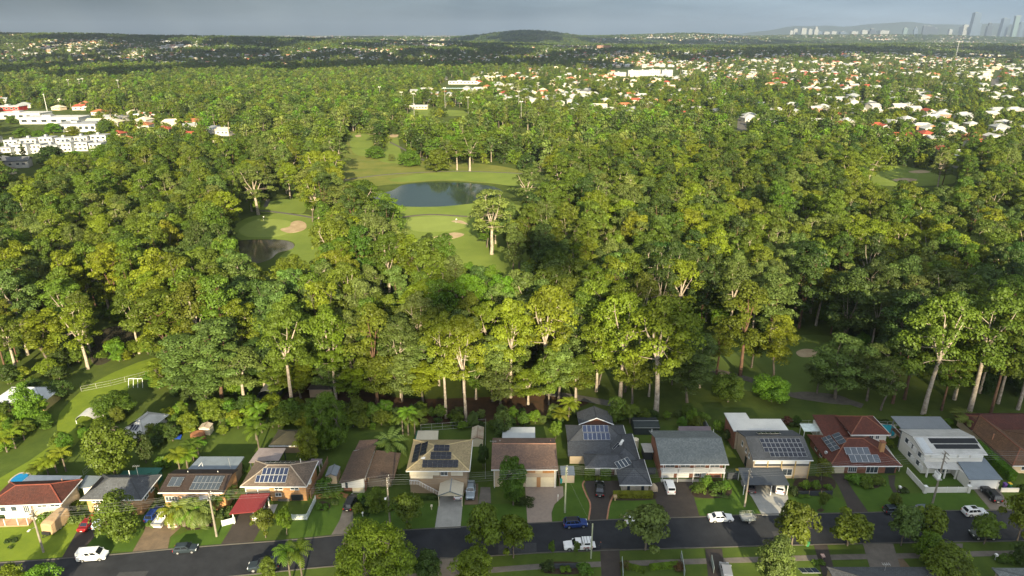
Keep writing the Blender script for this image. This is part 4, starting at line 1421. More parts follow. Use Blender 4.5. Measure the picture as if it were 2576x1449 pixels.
MB().box(px - 34, px + 34, py - 6, py + 6, -.2, .35).build('basin', mat('pool_tile', (.5, .6, .65), .5), t)
MB().box(px - 32, px + 32, py - 5, py + 5, .2, .40).build('water', mat('pool_blue', (.03, .22, .42), .15, .2, .3), t)

POLEM = mat('pole_galvanised', (.42, .41, .38), .5, metal=.3)


def light_pole(u, v, h, label, group=None, double=True):
    x, y = at(u, v)
    z = float(terr(x, y))
    o = empty('light_pole', (x, y, z), label, 'light pole', group)
    MB().tube([(x, y, z), (x, y, z + h)], [.28, .16], 6).build('mast', POLEM, o)
    MB().box(x - 1.6, x + 1.6, y - .1, y + .1, z + h - .3, z + h).build('crossarm', POLEM, o)
    lm = MB().box(x - 1.7, x - .5, y - .3, y + .1, z + h, z + h + .7).build('floodlight', BIGW, o)
    if double:
        place(lm.data, 'floodlight', o, (2.2, 0, 0), world=False)
    return o


for i, (u, v, h) in enumerate([(180, 248, 26), (207, 246, 26), (216, 244, 26), (303, 244, 24), (1012, 285, 24), (1042, 290, 24), (1120, 276, 26), (1178, 290, 20), (1305, 288, 26), (1311, 317, 24), (957, 262, 22), (1353, 244, 20), (1192, 295, 16)]):
    light_pole(u, v, h, ['leftmost of the three floodlight poles by the shops', 'middle one of the three floodlight poles by the shops', 'right one of the three floodlight poles by the shops', 'single floodlight pole over the white sheds',
               'floodlight pole at the left corner of the sports field', 'front floodlight pole of the sports field', 'tall floodlight pole at the back of the sports field', 'floodlight pole right of the sports field', 'pale tall pole above the grassy field', 'pole standing in front of the grassy field',
               'thin pole in the trees left of the sports field', 'light pole in the suburb beside the red roofs', 'short pole between the two fields'][i], 'floodlight poles of the playing fields')


def mast(u, v, h, label, w=1.1):
    x, y = at(u, v)
    z = float(terr(x, y))
    o = empty('phone_mast', (x, y, z), label, 'mast')
    MB().tube([(x, y, z), (x, y, z + h)], [w, w * .6], 8).build('pole', mat('mast_white', (.55, .55, .54), .5), o)
    MB().box(x - w * 2.2, x + w * 2.2, y - w, y + w, z + h, z + h + w * .5).build('platform', MATS['mast_white'], o)
    for dx in (-1.8, -.6, .6, 1.8):
        MB().box(x + dx * w - .3 * w, x + dx * w + .3 * w, y - w * 1.2, y - w * .9, z + h + w * .5, z + h + w * 2.6).build('antenna', MATS['mast_white'], o)


mast(2402, 155, 55, 'tall white phone mast with square antennas', 1.1)
mast(120, 284, 21, 'phone mast with pale head behind the left shops', .4)


for u, v, tv, w, kd, c, lb in [(134, 414, 368, 80, 0, DARKG, 'big dark dome tree in front of the townhouses'), (62, 402, 362, 18, 9, DARKG, 'narrow dark pine in front of the townhouses'), (190, 398, 380, 40, 1, BRIGHT, 'bright tree at the foot of the townhouses'), (20, 405, 385, 50, 1, OLIVE, 'olive tree at the left end of the townhouses'), (258, 402, 365, 60, 2, BRIGHT, 'bright tree hiding the right end of the townhouses'),
                               (270, 340, 300, 36, 2, MID, 'tall dark tree right of the large grey shop'), (135, 335, 310, 46, 1, BRIGHT, 'green tree before the large grey shop'), (185, 342, 318, 40, 1, YELLOW, 'yellow green tree below the large grey shop'), (60, 345, 322, 50, 1, MID, 'round tree between shops and townhouses'), (100, 348, 328, 40, 0, BRIGHT, 'bright round tree above the townhouses'), (230, 352, 330, 36, 1, OLIVE, 'olive tree above the right townhouses'),
                               (30, 312, 292, 30, 1, MID, 'dark tree in front of the shops at the left edge'), (1045, 345, 305, 70, 0, BRIGHT, 'light green round tree between the far fairways'), (945, 398, 368, 52, 0, MID, 'dark round bush tree on the far fairway'), (985, 405, 388, 22, 1, LIGHTG, 'small pale bush on the far fairway'), (1033, 418, 378, 64, 0, MID, 'round dark tree on the fairway above the pond'), (1102, 430, 375, 72, 0, OLIVE, 'dome tree on the fairway above the pond'),
                               (1130, 395, 340, 60, 0, BRIGHT, 'bright tree behind the dome tree'), (2310, 400, 350, 30, 9, DARKG, 'left dark pine above the small right green'), (2335, 402, 352, 32, 9, DARKG, 'middle dark pine above the small right green'), (2275, 398, 345, 28, 9, DARKG, 'leftmost dark pine above the small right green'), (1275, 400, 350, 60, 2, MID, 'dense tree at the end of the mown strip'), (1220, 398, 345, 60, 0, MID, 'dark dome tree behind the red brown trunk')]:
    x, y = at(u, v)
    h = CAM_H + y * math.tan(math.atan((724.5 - tv) / FP) - PITCH)
    kk = PINE if kd == 9 else BROAD[kd]
    plant(kk, 'pine_tree' if kd == 9 else 'round_tree', x, y, h, x, c, lb, 'single trees of the middle distance', 'tree', w / 2 * (y * CP + 25) / FP / (kk.R * h / kk.H))
    GROUND_TREES.append((x, y, w / 2 * y / FP, h))

# ------------------------------------------------------------------ the city on the horizon
TW = [ribbed('tower_face_blue', (.05, .085, .14), 3.0, 4.0, .3, var=.15, stain=(.12, .15, .2), spec=.6), ribbed('tower_face_pale', (.26, .28, .29), 4.0, 3.6, .5, var=.12), ribbed('tower_face_dark', (.05, .065, .09), 4, 4, .3, var=.2), ribbed('tower_face_green', (.12, .18, .19), 3, 4, .4, var=.15)]


def tower(u, w, vt, vb, ty, Y, m, label, crown='flat'):
    dep = Y * CP
    x = (u - 1288) / FP * dep
    dep = Y * CP + 80 * SP
    zt = CAM_H + Y * math.tan(math.atan((724.5 - vt) / FP) - PITCH)
    zb = float(terr(x, Y)) - 15
    hw = w / 2 * dep / FP
    o = empty('tower', (x, Y, zb), label, 'tower', 'city towers on the skyline')
    b = MB()

    def face_box(x0, x1, y0, y1, z0, z1):
        vs = [(x, y, z) for z in (z0, z1) for y in (y0, y1) for x in (x0, x1)]
        fs = [(4, 5, 7, 6), (0, 1, 5, 4), (2, 6, 7, 3), (0, 4, 6, 2), (1, 3, 7, 5)]
        W_, H_, Dp = x1 - x0, z1 - z0, y1 - y0
        b.add(vs, fs, [None, [(0, 0), (W_, 0), (W_, H_), (0, H_)], [(0, 0), (0, H_), (W_, H_), (W_, 0)], [(0, 0), (0, H_), (Dp, H_), (Dp, 0)], [(0, 0), (Dp, 0), (Dp, H_), (0, H_)]])
    dp = hw * 1.3
    if crown == 'lean':      # slightly wider towards the top, leaning silhouette
        lean = hw * .38
        vs = [(x - hw, Y, zb), (x + hw * .8, Y, zb), (x + hw * .8, Y + dp, zb), (x - hw, Y + dp, zb), (x - hw * .62, Y, zt), (x + hw + lean * .1, Y, zt), (x + hw, Y + dp, zt), (x - hw * .62, Y + dp, zt)]
        W_, H_ = 2 * hw, zt - zb
        b.add(vs, [(0, 1, 5, 4), (1, 2, 6, 5), (3, 0, 4, 7), (4, 5, 6, 7)], [[(0, 0), (W_, 0), (W_, H_), (0, H_)]] * 3 + [None])
    elif crown == 'step':
        face_box(x - hw, x + hw, Y, Y + dp, zb, zb + (zt - zb) * .82)
        face_box(x - hw * .55, x + hw * .55, Y + dp * .2, Y + dp * .8, zb + (zt - zb) * .82, zt)
    else:
        face_box(x - hw, x + hw, Y, Y + dp, zb, zt)
    b.build('facade', m, o)
    r = MB()
    if crown == 'wide':
        r.box(x - hw * 1.35, x + hw * 1.35, Y - 2, Y + dp, zt, zt + 8)
    else:
        r.box(x - hw * .5, x + hw * .3, Y + dp * .3, Y + dp * .7, zt, zt + 6)
    r.build('roof', TW[1], o)
    return o


TOWERS = [(2449, 19, 32, 82, 'flat', 0, 'lean', 'tallest leaning blue tower of the skyline'), (2459, 12, 58, 80, '', 0, 'flat', 'shorter tower leaning on the tallest one'), (2488, 13, 58, 84, '', 2, 'step', 'stepped dark tower right of the tallest one'), (2524, 18, 46, 80, '', 0, 'lean', 'broad blue tower second from the right edge'),
          (2552, 11, 41, 80, '', 3, 'wide', 'slender pale tower with a flat wide top'), (2556, 16, 62, 82, '', 2, 'flat', 'dark block in front of the slender tower'), (2567, 10, 56, 82, '', 0, 'flat', 'grey tower at the right edge of the skyline'), (2574, 8, 70, 84, '', 2, 'flat', 'half cut dark tower at the right edge'),
          (2427, 12, 62, 88, '', 1, 'flat', 'pale twin tower left of the tallest one'), (2417, 8, 68, 88, '', 1, 'flat', 'second pale tower left of the tallest one'), (2426, 10, 78, 90, '', 1, 'flat', 'small sunlit tower at the foot of the tallest one'), (2053, 10, 68, 88, '', 1, 'step', 'white tower alone at the left part of the skyline'),
          (2038, 9, 73, 88, '', 1, 'flat', 'pale tower left of the white tower'), (2022, 12, 71, 88, '', 1, 'flat', 'wide pale tower left of the white tower'), (2001, 9, 73, 88, '', 1, 'flat', 'second tower from the left of the skyline'), (1991, 8, 77, 88, '', 1, 'flat', 'leftmost small tower of the skyline'),
          (2063, 9, 79, 88, '', 0, 'flat', 'low blue block right of the white tower'), (2080, 14, 80, 88, '', 1, 'flat', 'low pale block right of the blue one'), (2098, 12, 79, 88, '', 1, 'flat', 'second low pale block in the skyline row'), (2122, 16, 80, 88, '', 0, 'flat', 'low wide grey block in the skyline row'),
          (2150, 16, 79, 87, '', 1, 'flat', 'pale blocks left of the hill foot'), (2175, 14, 76, 87, '', 1, 'flat', 'pale slab near the hill foot'), (2196, 18, 73, 87, '', 2, 'step', 'dark blocks at the hill foot'), (2225, 22, 77, 87, '', 1, 'flat', 'wide cream block below the hill'), (2277, 10, 70, 86, '', 3, 'flat', 'green grey tower below the hill'),
          (2303, 9, 68, 85, '', 0, 'step', 'round topped tower below the hill'), (2324, 8, 65, 85, '', 2, 'flat', 'thin dark tower left of the wide dark slab'), (2338, 24, 66, 85, '', 2, 'flat', 'wide dark slab below the hill'), (2354, 10, 71, 85, '', 2, 'flat', 'small dark block right of the slab'), (2390, 9, 74, 86, '', 1, 'flat', 'pale block between slab and tallest tower')]
rt = random.Random(3)
for u, w, vt, vb, _, mi, crn, lb in TOWERS:
    tower(u, w, vt, vb, 0, 9300 + rt.uniform(-250, 250) + (rt.random() if crn == 'flat' else 0) * 200, TW[mi], lb, crn)
hl = []
for i in range(60):
    a = i / 59
    hl.append((1800 + 10500 * a, 14200 + 500 * math.sin(a * 5), 20 + 245 * math.exp(-((a - .56) / .15) ** 2) + 150 * math.exp(-((a - .36) / .12) ** 2) + 190 * math.exp(-((a - .78) / .14) ** 2) + 18 * math.sin(a * 37) + 9 * math.sin(a * 91)))
b = MB()
n = len(hl)
vs = [(x, y - 700, 30) for x, y, z in hl] + [(x, y, z) for x, y, z in hl] + [(x, y + 900, 30) for x, y, z in hl]
b.add(vs, [(i, i + 1, n + i + 1, n + i) for i in range(n - 1)] + [(n + i, n + i + 1, 2 * n + i + 1, 2 * n + i) for i in range(n - 1)])
tag(b.build('hills', mat('hill_forest', (.035, .052, .02), .95, scale=.01), None, True), 'blue hills behind the city towers', None, None, 'structure')

# ------------------------------------------------------------------ trees of the middle distance
rng = np.random.default_rng(77)
MIDG = MID
MID = D.collections.new('mid_shapes')
mc = [OLIVE, MIDG, LIGHTG, GREYG, DARKG, BRIGHT, YELLOW, OLIVE, MIDG, DARKG]
for k in range(10):
    src(MID, 'mid_shape_%02d' % k, (MIDT + MIDT + MIDB + MIDB)[k].whole, mc[k])
xs, ys = [], []
y = 440.
while y < 2700:
    st = 8.6 if y < 1200 else 9.8 if y < 1900 else 11.5
    xx = np.arange(-.88 * y - 90, .88 * y + 90, st)
    xs.append(xx + rng.uniform(-3.6, 3.6, xx.size)); ys.append(y + rng.uniform(-3.6, 3.6, xx.size))
    y += st
mx_, my_ = np.concatenate(xs), np.concatenate(ys)
mz = terr(mx_, my_)
mu, mv = projn(mx_, my_, mz)
sub = in_np(mu, mv, SUB) | in_np(mu, mv, LEFTSUB)
wood = in_np(mu, mv, [(-1000, 470), (260, 410), (600, 380), (860, 300), (1500, 318), (1900, 340), (2150, 350), (2260, 400), (2450, 470), (3400, 470), (3400, 700), (-1000, 700)])
far_sub = (my_ > 1900)
small = sub | far_sub
mh = np.where(small, 5 + 5.5 * rng.random(mx_.size) ** 1.5, 12 + 11 * rng.random(mx_.size))
tallin = small & (rng.random(mx_.size) < .10) & (vnoise(mx_, my_, 90, 31) > .45)
mh = np.where(tallin, 16 + 7 * rng.random(mx_.size), mh)
mr = np.where(mh > 13, mh * .25, mh * .48)
keep = ~hidden_by(mx_, my_, mh + mz, mr)
keep &= ~(sub & (rng.random(mx_.size) < .22))
# gardens and streets: keep trees off the houses and off the strip in front of them
cell = 6.0
occ = {}
for (hx, hy, s) in used_h + [(c[0], c[1], 1.0) for c in rest_h]:
    for dx in np.arange(-10, 10.1, cell):
        for dy in np.arange(-14, 8.1, cell):
            occ[(int((hx + dx) // cell), int((hy + dy) // cell))] = (dy < -5)
rnd = rng.random(mx_.size)
for i in np.nonzero(keep)[0]:
    o_ = occ.get((int(mx_[i] // cell), int(my_[i] // cell)))
    if o_ is not None:
        if not o_:
            keep[i] = False
        elif mh[i] > 8 or rnd[i] < .6:
            keep[i] = False
bl = [(at(u, v), w) for u, v, w in ((1625, 190, 80), (150, 330, 40), (110, 385, 75), (318, 248, 30), (430, 243, 24), (1518, 143, 40), (1165, 215, 42), (1045, 276, 18), (190, 332, 24), (45, 300, 30))]
for (bx, by), w in bl:
    keep &= ~((np.abs(mx_ - bx) < w) & (np.abs(my_ - by - 4) < 22))
keep &= ~((my_ < 470) & (np.abs(mx_) < 420) & ~wood)
for x, y, r, h in GROUND_TREES:
    keep &= np.hypot(mx_ - x, my_ - y) > r * .7
low = ~small & (rng.random(mx_.size) < .38)
mh = np.where(low, 6 + 5 * rng.random(mx_.size), mh)
idx = np.where(mh > 13, rng.integers(0, 6, mx_.size), rng.integers(6, 10, mx_.size))
kp = np.nonzero(keep)[0]
hh = np.array([23, 20, 24, 23, 20, 24, 10, 8, 10, 8.])[idx]
scatter('suburb_trees', np.stack([mx_, my_, mz - .3], 1)[kp], (mh / hh * np.where(mh > 13, 1.05, 1.0))[kp], rng.uniform(0, 6.28, len(kp)), idx[kp], MID, 'trees of the suburbs and parks in the middle distance', (mh / hh)[kp])

# ------------------------------------------------------------------ woods and roofs out to the horizon
FAR = D.collections.new('far_shapes')
for k in range(6):
    src(FAR, 'far_shape_%d' % k, far_patch(90 + k, 15, 8, 17, 34, 1.7), [OLIVE, MIDG, DARKG, GREYG, OLIVE, DARKG][k])
px_, py_, sc_ = [], [], []
y = 2640.
while y < 15000:
    s = 52 * max(1, y / 4200)
    xx = np.arange(-.85 * y - 200, .85 * y + 200, s)
    px_.append(xx + rng.uniform(-.3, .3, xx.size) * s); py_.append(y + rng.uniform(-.3, .3, xx.size) * s); sc_.append(np.full(xx.size, s / 52.))
    y += s * .9
fx, fy, fs = np.concatenate(px_), np.concatenate(py_), np.concatenate(sc_)
fz = terr(fx, fy)
kf = vnoise(fx, fy, 160, 41) > .16
scatter('distant_woods', np.stack([fx, fy, fz - 1.5], 1)[kf], fs[kf], rng.uniform(0, 6.28, kf.sum()), rng.integers(0, 6, kf.sum()), FAR, 'woods and garden trees out to the horizon', np.ones(kf.sum()) * (.8 + .5 * vnoise(fx, fy, 300, 44))[kf])
FRH = D.collections.new('far_house_shapes')
fh_i = 0
for rc, wm in (('white', WALLW), ('white', WALLW), ('pale grey', WALLW), ('cream', WALLC), ('red', WALLW), ('orange', WALLC), ('white', WALLC), ('pale grey', WALLC)):
    k = fh_i % 4
    a, b_ = FHM[k]
    va = np.zeros(len(a.vertices) * 3, np.float32); a.vertices.foreach_get('co', va)
    me = D.meshes.new('far_house')
    v1 = [tuple(v.co) for v in a.vertices]
    v2 = [tuple(v.co) for v in b_.vertices]
    f1 = [tuple(p.vertices) for p in a.polygons]
    f2 = [tuple(i + len(v1) for i in p.vertices) for p in b_.polygons]
    me.from_pydata(v1 + v2, [], f1 + f2)
    me.materials.append(wm)
    me.materials.append(mat('far_plain_roof_' + rc.replace(' ', '_'), ROOFC[rc][0], .6, var=.08))
    me.polygons.foreach_set('material_index', [0] * len(f1) + [1] * len(f2))
    o = D.objects.new('far_house_%d' % fh_i, me)
    FRH.objects.link(o)
    fh_i += 1
hx, hy, hsz = [], [], []
y = 2650.
while y < 13500:
    s = 31 * max(1, (y / 4600) ** 1.2)
    xx = np.arange(-.85 * y, .85 * y, s)
    hx.append(xx + rng.uniform(-.45, .45, xx.size) * s); hy.append(y + rng.uniform(-.45, .45, xx.size) * s); hsz.append(np.full(xx.size, 1.1 * max(1, y / 6500)))
    y += s
hx, hy, hsz = np.concatenate(hx), np.concatenate(hy), np.concatenate(hsz)
hz = terr(hx, hy)
dens = vnoise(hx, hy, 330, 51) * .6 + vnoise(hx, hy, 90, 52) * .4
hu, hv = projn(hx, hy, hz)
thr = np.where(hu < 900, .43, np.where(hu < 1500, .44, .36)) + np.where((hu > 1180) & (hu < 1490) & (hy > 4500) & (hy < 5600), .5, 0) + np.where((hu < 700) & (hv < 104), .25, 0)
kh = dens > thr
rx, ry = np.array([c[0] for c in rest_h]), np.array([c[1] for c in rest_h])
allx, ally = np.concatenate([hx[kh], rx]), np.concatenate([hy[kh], ry])
alls = np.concatenate([hsz[kh], np.full(len(rx), 1.1)])
lift = np.where(ally > 2640, 4.0, .5)
scatter('distant_houses', np.stack([allx, ally, terr(allx, ally) + lift], 1), alls, rng.choice([0, .1, 1.5, .6, -.4], len(allx)) + rng.uniform(-.1, .1, len(allx)), rng.integers(0, 8, len(allx)), FRH, 'pale roofs of the distant suburbs')

# ------------------------------------------------------------------ unseen clouds, added and shaped to shade parts of the land
CLOUDM = mat('cloud', (.24, .26, .29), .95, var=.05, scale=.01)
ico = None
import bmesh
bm = bmesh.new()
bmesh.ops.create_icosphere(bm, subdivisions=2, radius=1)
for v in bm.verts:
    v.co *= 1 + .16 * math.sin(v.co.x * 5 + v.co.y * 3) + .1 * math.sin(v.co.z * 7)
PUFF = D.meshes.new('cloud_puff')
bm.to_mesh(PUFF)
bm.free()
PV = np.array([v.co for v in PUFF.vertices])
PF = np.array([p.vertices for p in PUFF.polygons])


def cloud(name, poly, alt, cover, rmin, rmax, label, seed):
    """puffs of cloud at altitude alt above the land; poly is the stretch of land that lies in their shade"""
    rng_ = np.random.default_rng(seed)
    P = np.array(poly)
    k = alt / math.tan(SUN_EL)
    off = np.array([-math.sin(SUN_AZ) * k, -math.cos(SUN_AZ) * k])
    x0, y0 = P.min(0)
    x1, y1 = P.max(0)
    area = (x1 - x0) * (y1 - y0)
    rm = (rmin + rmax) / 2
    stretch = 1 / math.sin(SUN_EL)
    N = int(area * -math.log(1 - cover) / (math.pi * rm * rm * .8 * (.6 * stretch + .4)))
    Vs, Fs, c = [], [], 0
    for i in range(N):
        x, y = rng_.uniform(x0, x1), rng_.uniform(y0, y1)
        if not inside(x, y, poly):
            continue
        r = rng_.uniform(rmin, rmax)
        a = rng_.uniform(0, 6.28)
        M = PV * (r * rng_.uniform(.9, 1.4), r * rng_.uniform(.8, 1.1), r * .7)
        M = np.stack([M[:, 0] * math.cos(a) - M[:, 1] * math.sin(a), M[:, 0] * math.sin(a) + M[:, 1] * math.cos(a), M[:, 2]], 1)
        Vs.append(M + (x + off[0], y + off[1], alt + rng_.uniform(-.5, .5) * r)); Fs.append(PF + c); c += len(PV)
    me = npmesh(name, np.concatenate(Vs), None, [CLOUDM], Ft=np.concatenate(Fs))
    return tag(link(D.objects.new(name, me)), label, None, None, 'stuff')


SHADES = [
    ([at(*p) for p in ((700, 1460), (700, 1290), (790, 1130), (850, 1030), (1200, 1040), (1500, 1010), (2000, 1010), (2576, 1000), (2900, 1000), (2900, 1460))], 420, .74, 7, 14),
    ([at(*p) for p in ((850, 1030), (930, 880), (1000, 760), (1120, 680), (1330, 645), (1560, 640), (1880, 630), (2100, 600), (2290, 640), (2330, 720), (2420, 830), (2750, 860), (2900, 1000), (2000, 1010), (1200, 1040))], 425, .20, 8, 16),
    ([at(*p) for p in ((1950, 1000), (1960, 720), (2050, 650), (2250, 690), (2330, 800), (2300, 1000))], 430, .55, 8, 14),
    ([(-2900, 1500), (-1200, 1480), (-500, 1750), (0, 1900), (700, 2150), (1500, 2500), (2600, 3000), (2900, 3600), (1500, 3500), (500, 3300), (-600, 3900), (-3600, 5200), (-4200, 3000)], 620, .55, 50, 110),
    ([(-4500, 5300), (-700, 4500), (900, 4300), (2400, 4700), (4200, 5200), (4200, 5900), (1200, 5600), (-500, 6200), (-5000, 7500)], 700, .5, 70, 130),
]
for i, (poly, alt, cov, r0, r1) in enumerate(SHADES):
    cloud('cloud', poly, alt, cov, r0, r1, 'unseen broken cloud added to shade the suburb', 100 + i)

# ------------------------------------------------------------------ hazy air
hz_m = D.materials.new('hazy_air')
hz_m.use_nodes = True
n_, l_ = hz_m.node_tree.nodes, hz_m.node_tree.links
n_.clear()
ho = n_.new('ShaderNodeOutputMaterial')
pv = n_.new('ShaderNodeVolumePrincipled')
pv.inputs['Color'].default_value = (.74, .86, .99, 1)
pv.inputs['Density'].default_value = 0.00009
pv.inputs['Anisotropy'].default_value = 0.5
l_.new(pv.outputs[0], ho.inputs['Volume'])
hz_o = MB().box(-17500, 17500, -2600, 16500, -2.5, 345).build('haze', hz_m)
tag(hz_o, 'thin hazy air over the city', None, None, 'stuff')

# ------------------------------------------------------------------ the street
ASPH = mat('street_asphalt', (.031, .033, .038), .8, col2=(.016, .0175, .021), scale=.35, spec=.2, detail=9)
PATCH = mat('patch_asphalt', (.042, .043, .046), .85, var=.2, scale=1.5)
LAWN = mat('lawn', (.066, .115, .018), .95, col2=(.046, .085, .014), scale=.35, bump=.3, bscale=9, spec=.08, detail=9, thr=(.3, .7))
LAWN2 = mat('verge_grass', (.075, .108, .020), .95, col2=(.048, .076, .015), scale=.3, bump=.3, bscale=9, spec=.08, detail=9)
CONC = mat('concrete', (.34, .33, .30), .85, col2=(.24, .235, .215), scale=.5, detail=8)
CONCD = mat('aged_concrete', (.16, .14, .12), .9, col2=(.10, .088, .075), scale=.6, detail=8)
EXPO = mat('exposed_aggregate', (.26, .205, .165), .9, var=.12, scale=1.4, detail=8)
DRIVE = mat('driveway_bitumen', (.055, .044, .037), .9, col2=(.034, .029, .026), scale=.4, detail=8)
DIRT = mat('gravel_dirt', (.19, .135, .085), .95, col2=(.085, .065, .045), scale=.33, detail=9)
KERB = mat('kerb_concrete', (.085, .08, .07), .9, var=.15, scale=.8)
SOIL = mat('garden_soil', (.05, .035, .022), .95, col2=(.03, .02, .014), scale=.9)
BRICKEDGE = mat('brick_edging', (.34, .17, .10), .85, var=.2, scale=2)

far_k = [(-260, 78), (-170, 90.5), (-120, 94.6), (-91, 96.5), (-73, 98.4), (-62.3, 99.9), (-49.6, 101.4), (-40.7, 102.4), (-29.4, 104), (-14.7, 105.5), (7.7, 107.2), (18.3, 107.9), (36.6, 108.8), (48.6, 109.5), (66, 109.9), (86, 110.6), (130, 111), (260, 110)]
near_k = [(-260, 69.5), (-170, 82), (-120, 86.2), (-91, 88.1), (-73, 90.2), (-62.3, 91.7), (-44.5, 94), (-32.7, 95.7), (-14.7, 97.4), (4.4, 99.1), (15.9, 99.7), (35, 100.5), (56, 101.3), (70.8, 101.7), (92, 102.2), (130, 102.4), (260, 101.5)]
fk_, nk_ = smooth_line(far_k, 3), smooth_line(near_k, 3)
b = MB()
n = len(fk_)
b.add([(x, y, .02) for x, y in nk_] + [(x, y, .02) for x, y in fk_] + [(x, y, -.3) for x, y in nk_] + [(x, y, -.3) for x, y in fk_],
      [(i, i + 1, n + i + 1, n + i) for i in range(n - 1)] + [(2 * n + i, i, n + i, 3 * n + i) for i in (0, n - 1)])
tag(b.build('road', ASPH), 'dark asphalt street in front of the houses', None, None, 'structure')
strip('kerb', [(x, y + .1) for x, y in fk_], .22, .12, KERB, 'concrete kerb on the house side of the street')
strip('kerb', [(x, y - .1) for x, y in nk_], .22, .12, KERB, 'concrete kerb on the near side of the street')


def road_y(x, near=False):
    P = near_k if near else far_k
    return float(np.interp(x, [p[0] for p in P], [p[1] for p in P]))


for x, w, t, r in ((-66, 5, .2, 3), (-25, 3.2, .6, 2), (1, 7, .15, 2.4), (27, 3, .7, 1.6), (52, 6, .3, 2.2), (79, 4, .65, 2.6)):
    y0, y1 = float(np.interp(x, *zip(*near_k))), float(np.interp(x, *zip(*far_k)))
    y = y0 + (y1 - y0) * t
    sheet('road_patch', [(x - w / 2, y - r / 2), (x + w / 2, y - r / 2 + w * .07), (x + w / 2, y + r / 2 + w * .07), (x - w / 2, y + r / 2)], .026, PATCH, 'repaired patch in the street asphalt')
# lawns and yards of the lots (points of the enlarged strip: quarter, x, y)
def lot(name, pts, z, m, label, smooth=0):
    return sheet(name, [qa(*p) for p in pts], z, m, label, smooth=smooth)


yard = [(x, y + .25) for x, y in fk_ if -130 < x < 150] + [(150, 142), (60, 143), (20, 141), (-10, 142), (-30, 144), (-60, 146), (-130, 150)]
sheet('lawn', yard, .03, LAWN2, 'grass of the front and back yards on the house side')
sheet('lawn', [(x, y - .25) for x, y in nk_ if -130 < x < 150] + [(150, 60), (-130, 50)], .03, LAWN2, 'grass verge and gardens on the near side')
lot('lawn', [(3, 330, 1005), (3, 335, 880), (3, 440, 800), (3, 445, 600), (3, 600, 640), (3, 590, 700), (3, 620, 790), (3, 645, 860), (3, 635, 985)], .045, LAWN, 'mown lawn beside the curved brick edged driveway')
lot('lawn', [(3, 785, 985), (3, 800, 880), (3, 830, 830), (3, 1150, 825), (3, 1200, 905), (3, 1210, 970)], .045, LAWN, 'mown lawn in front of the yellow green hedge')
lot('lawn', [(3, 1555, 960), (3, 1505, 830), (3, 1790, 800), (3, 1760, 670), (3, 1850, 660), (3, 1930, 790), (3, 2040, 940)], .045, LAWN, 'mown lawn beside the concrete driveway of the dark carport')
lot('lawn', [(4, 175, 930), (4, 175, 800), (4, 540, 790), (4, 620, 830), (4, 670, 930)], .045, LAWN, 'mown lawn with round bush in front of the charcoal fence')
lot('lawn', [(4, 825, 930), (4, 700, 740), (4, 660, 650), (4, 980, 620), (4, 1000, 720), (4, 1060, 770), (4, 1280, 770), (4, 1680, 765), (4, 1800, 870), (4, 1780, 910)], .045, LAWN, 'wide mown lawn in front of the white fence')
lot('lawn', [(4, 1240, 620), (4, 1570, 640), (4, 1600, 700), (4, 1300, 700)], .045, LAWN, 'small lawn inside the white fence')
lot('lawn', [(2, 800, 1095), (2, 790, 1000), (2, 860, 920), (2, 1100, 860), (2, 1490, 850), (2, 1500, 900), (2, 1480, 1060), (2, 1100, 1085)], .045, LAWN, 'lawn between the two driveways left of the gable carport')
lot('lawn', [(2, 1690, 1045), (2, 1700, 870), (2, 1930, 860), (3, 120, 850), (3, 128, 1010)], .045, LAWN, 'lawn under the dense green tree')
lot('lawn', [(2, 300, 1150), (2, 180, 1010), (2, 430, 990), (2, 500, 860), (2, 740, 840), (2, 720, 930), (2, 640, 1100)], .045, LAWN, 'lawn beside the round garden bed')
lot('lawn', [(1, 1390, 1225), (1, 1420, 1130), (1, 1550, 1080), (1, 1900, 1020), (1, 1880, 1080), (1, 1820, 1185)], .045, LAWN, 'lawn in front of the spiky palms')
lot('lawn', [(1, 700, 1225), (1, 800, 1100), (1, 850, 1070), (1, 1180, 1060), (1, 1140, 1150), (1, 1090, 1250)], .045, LAWN, 'lawn under the dark round tree by the driveway')
SUNL = mat('sun_painted_lawn', (.150, .200, .022), .95, col2=(.105, .150, .018), scale=.3, bump=.3, bscale=9, spec=.08, detail=9)  # lighter lawn green, the sunshine is put into the colour
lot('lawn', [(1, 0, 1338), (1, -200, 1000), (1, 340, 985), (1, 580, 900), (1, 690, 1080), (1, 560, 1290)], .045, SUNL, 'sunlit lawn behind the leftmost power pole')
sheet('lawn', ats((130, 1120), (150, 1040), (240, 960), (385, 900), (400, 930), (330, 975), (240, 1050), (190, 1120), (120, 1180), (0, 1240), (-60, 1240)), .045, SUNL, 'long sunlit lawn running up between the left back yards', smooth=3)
# driveways and paths
lot('driveway', [(1, 505, 1310), (1, 640, 1075), (1, 660, 970), (1, 740, 955), (1, 850, 950), (1, 840, 1060), (1, 690, 1230), (1, 640, 1290)], .06, DRIVE, 'brown driveway with the red sedan')
lot('driveway', [(1, 1090, 1252), (1, 1190, 1080), (1, 1210, 960), (1, 1500, 930), (1, 1490, 1050), (1, 1400, 1130), (1, 1382, 1228)], .06, DIRT, 'dirt driveway with the flat tray truck')
lot('driveway', [(1, 1820, 1190), (1, 1900, 1060), (1, 1950, 950), (2, 130, 860), (2, 60, 1020), (2, -30, 1180)], .06, DRIVE, 'dark driveway under the red carport')
lot('driveway', [(2, 620, 1112), (2, 690, 990), (2, 720, 890), (2, 745, 800), (2, 840, 800), (2, 800, 930), (2, 800, 1100)], .06, CONCD, 'brown driveway with the parked black wagon')
lot('driveway', [(2, 1472, 1062), (2, 1500, 880), (2, 1520, 780), (2, 1705, 780), (2, 1700, 880), (2, 1684, 1052)], .06, CONC, 'pale concrete driveway under the white gable carport')
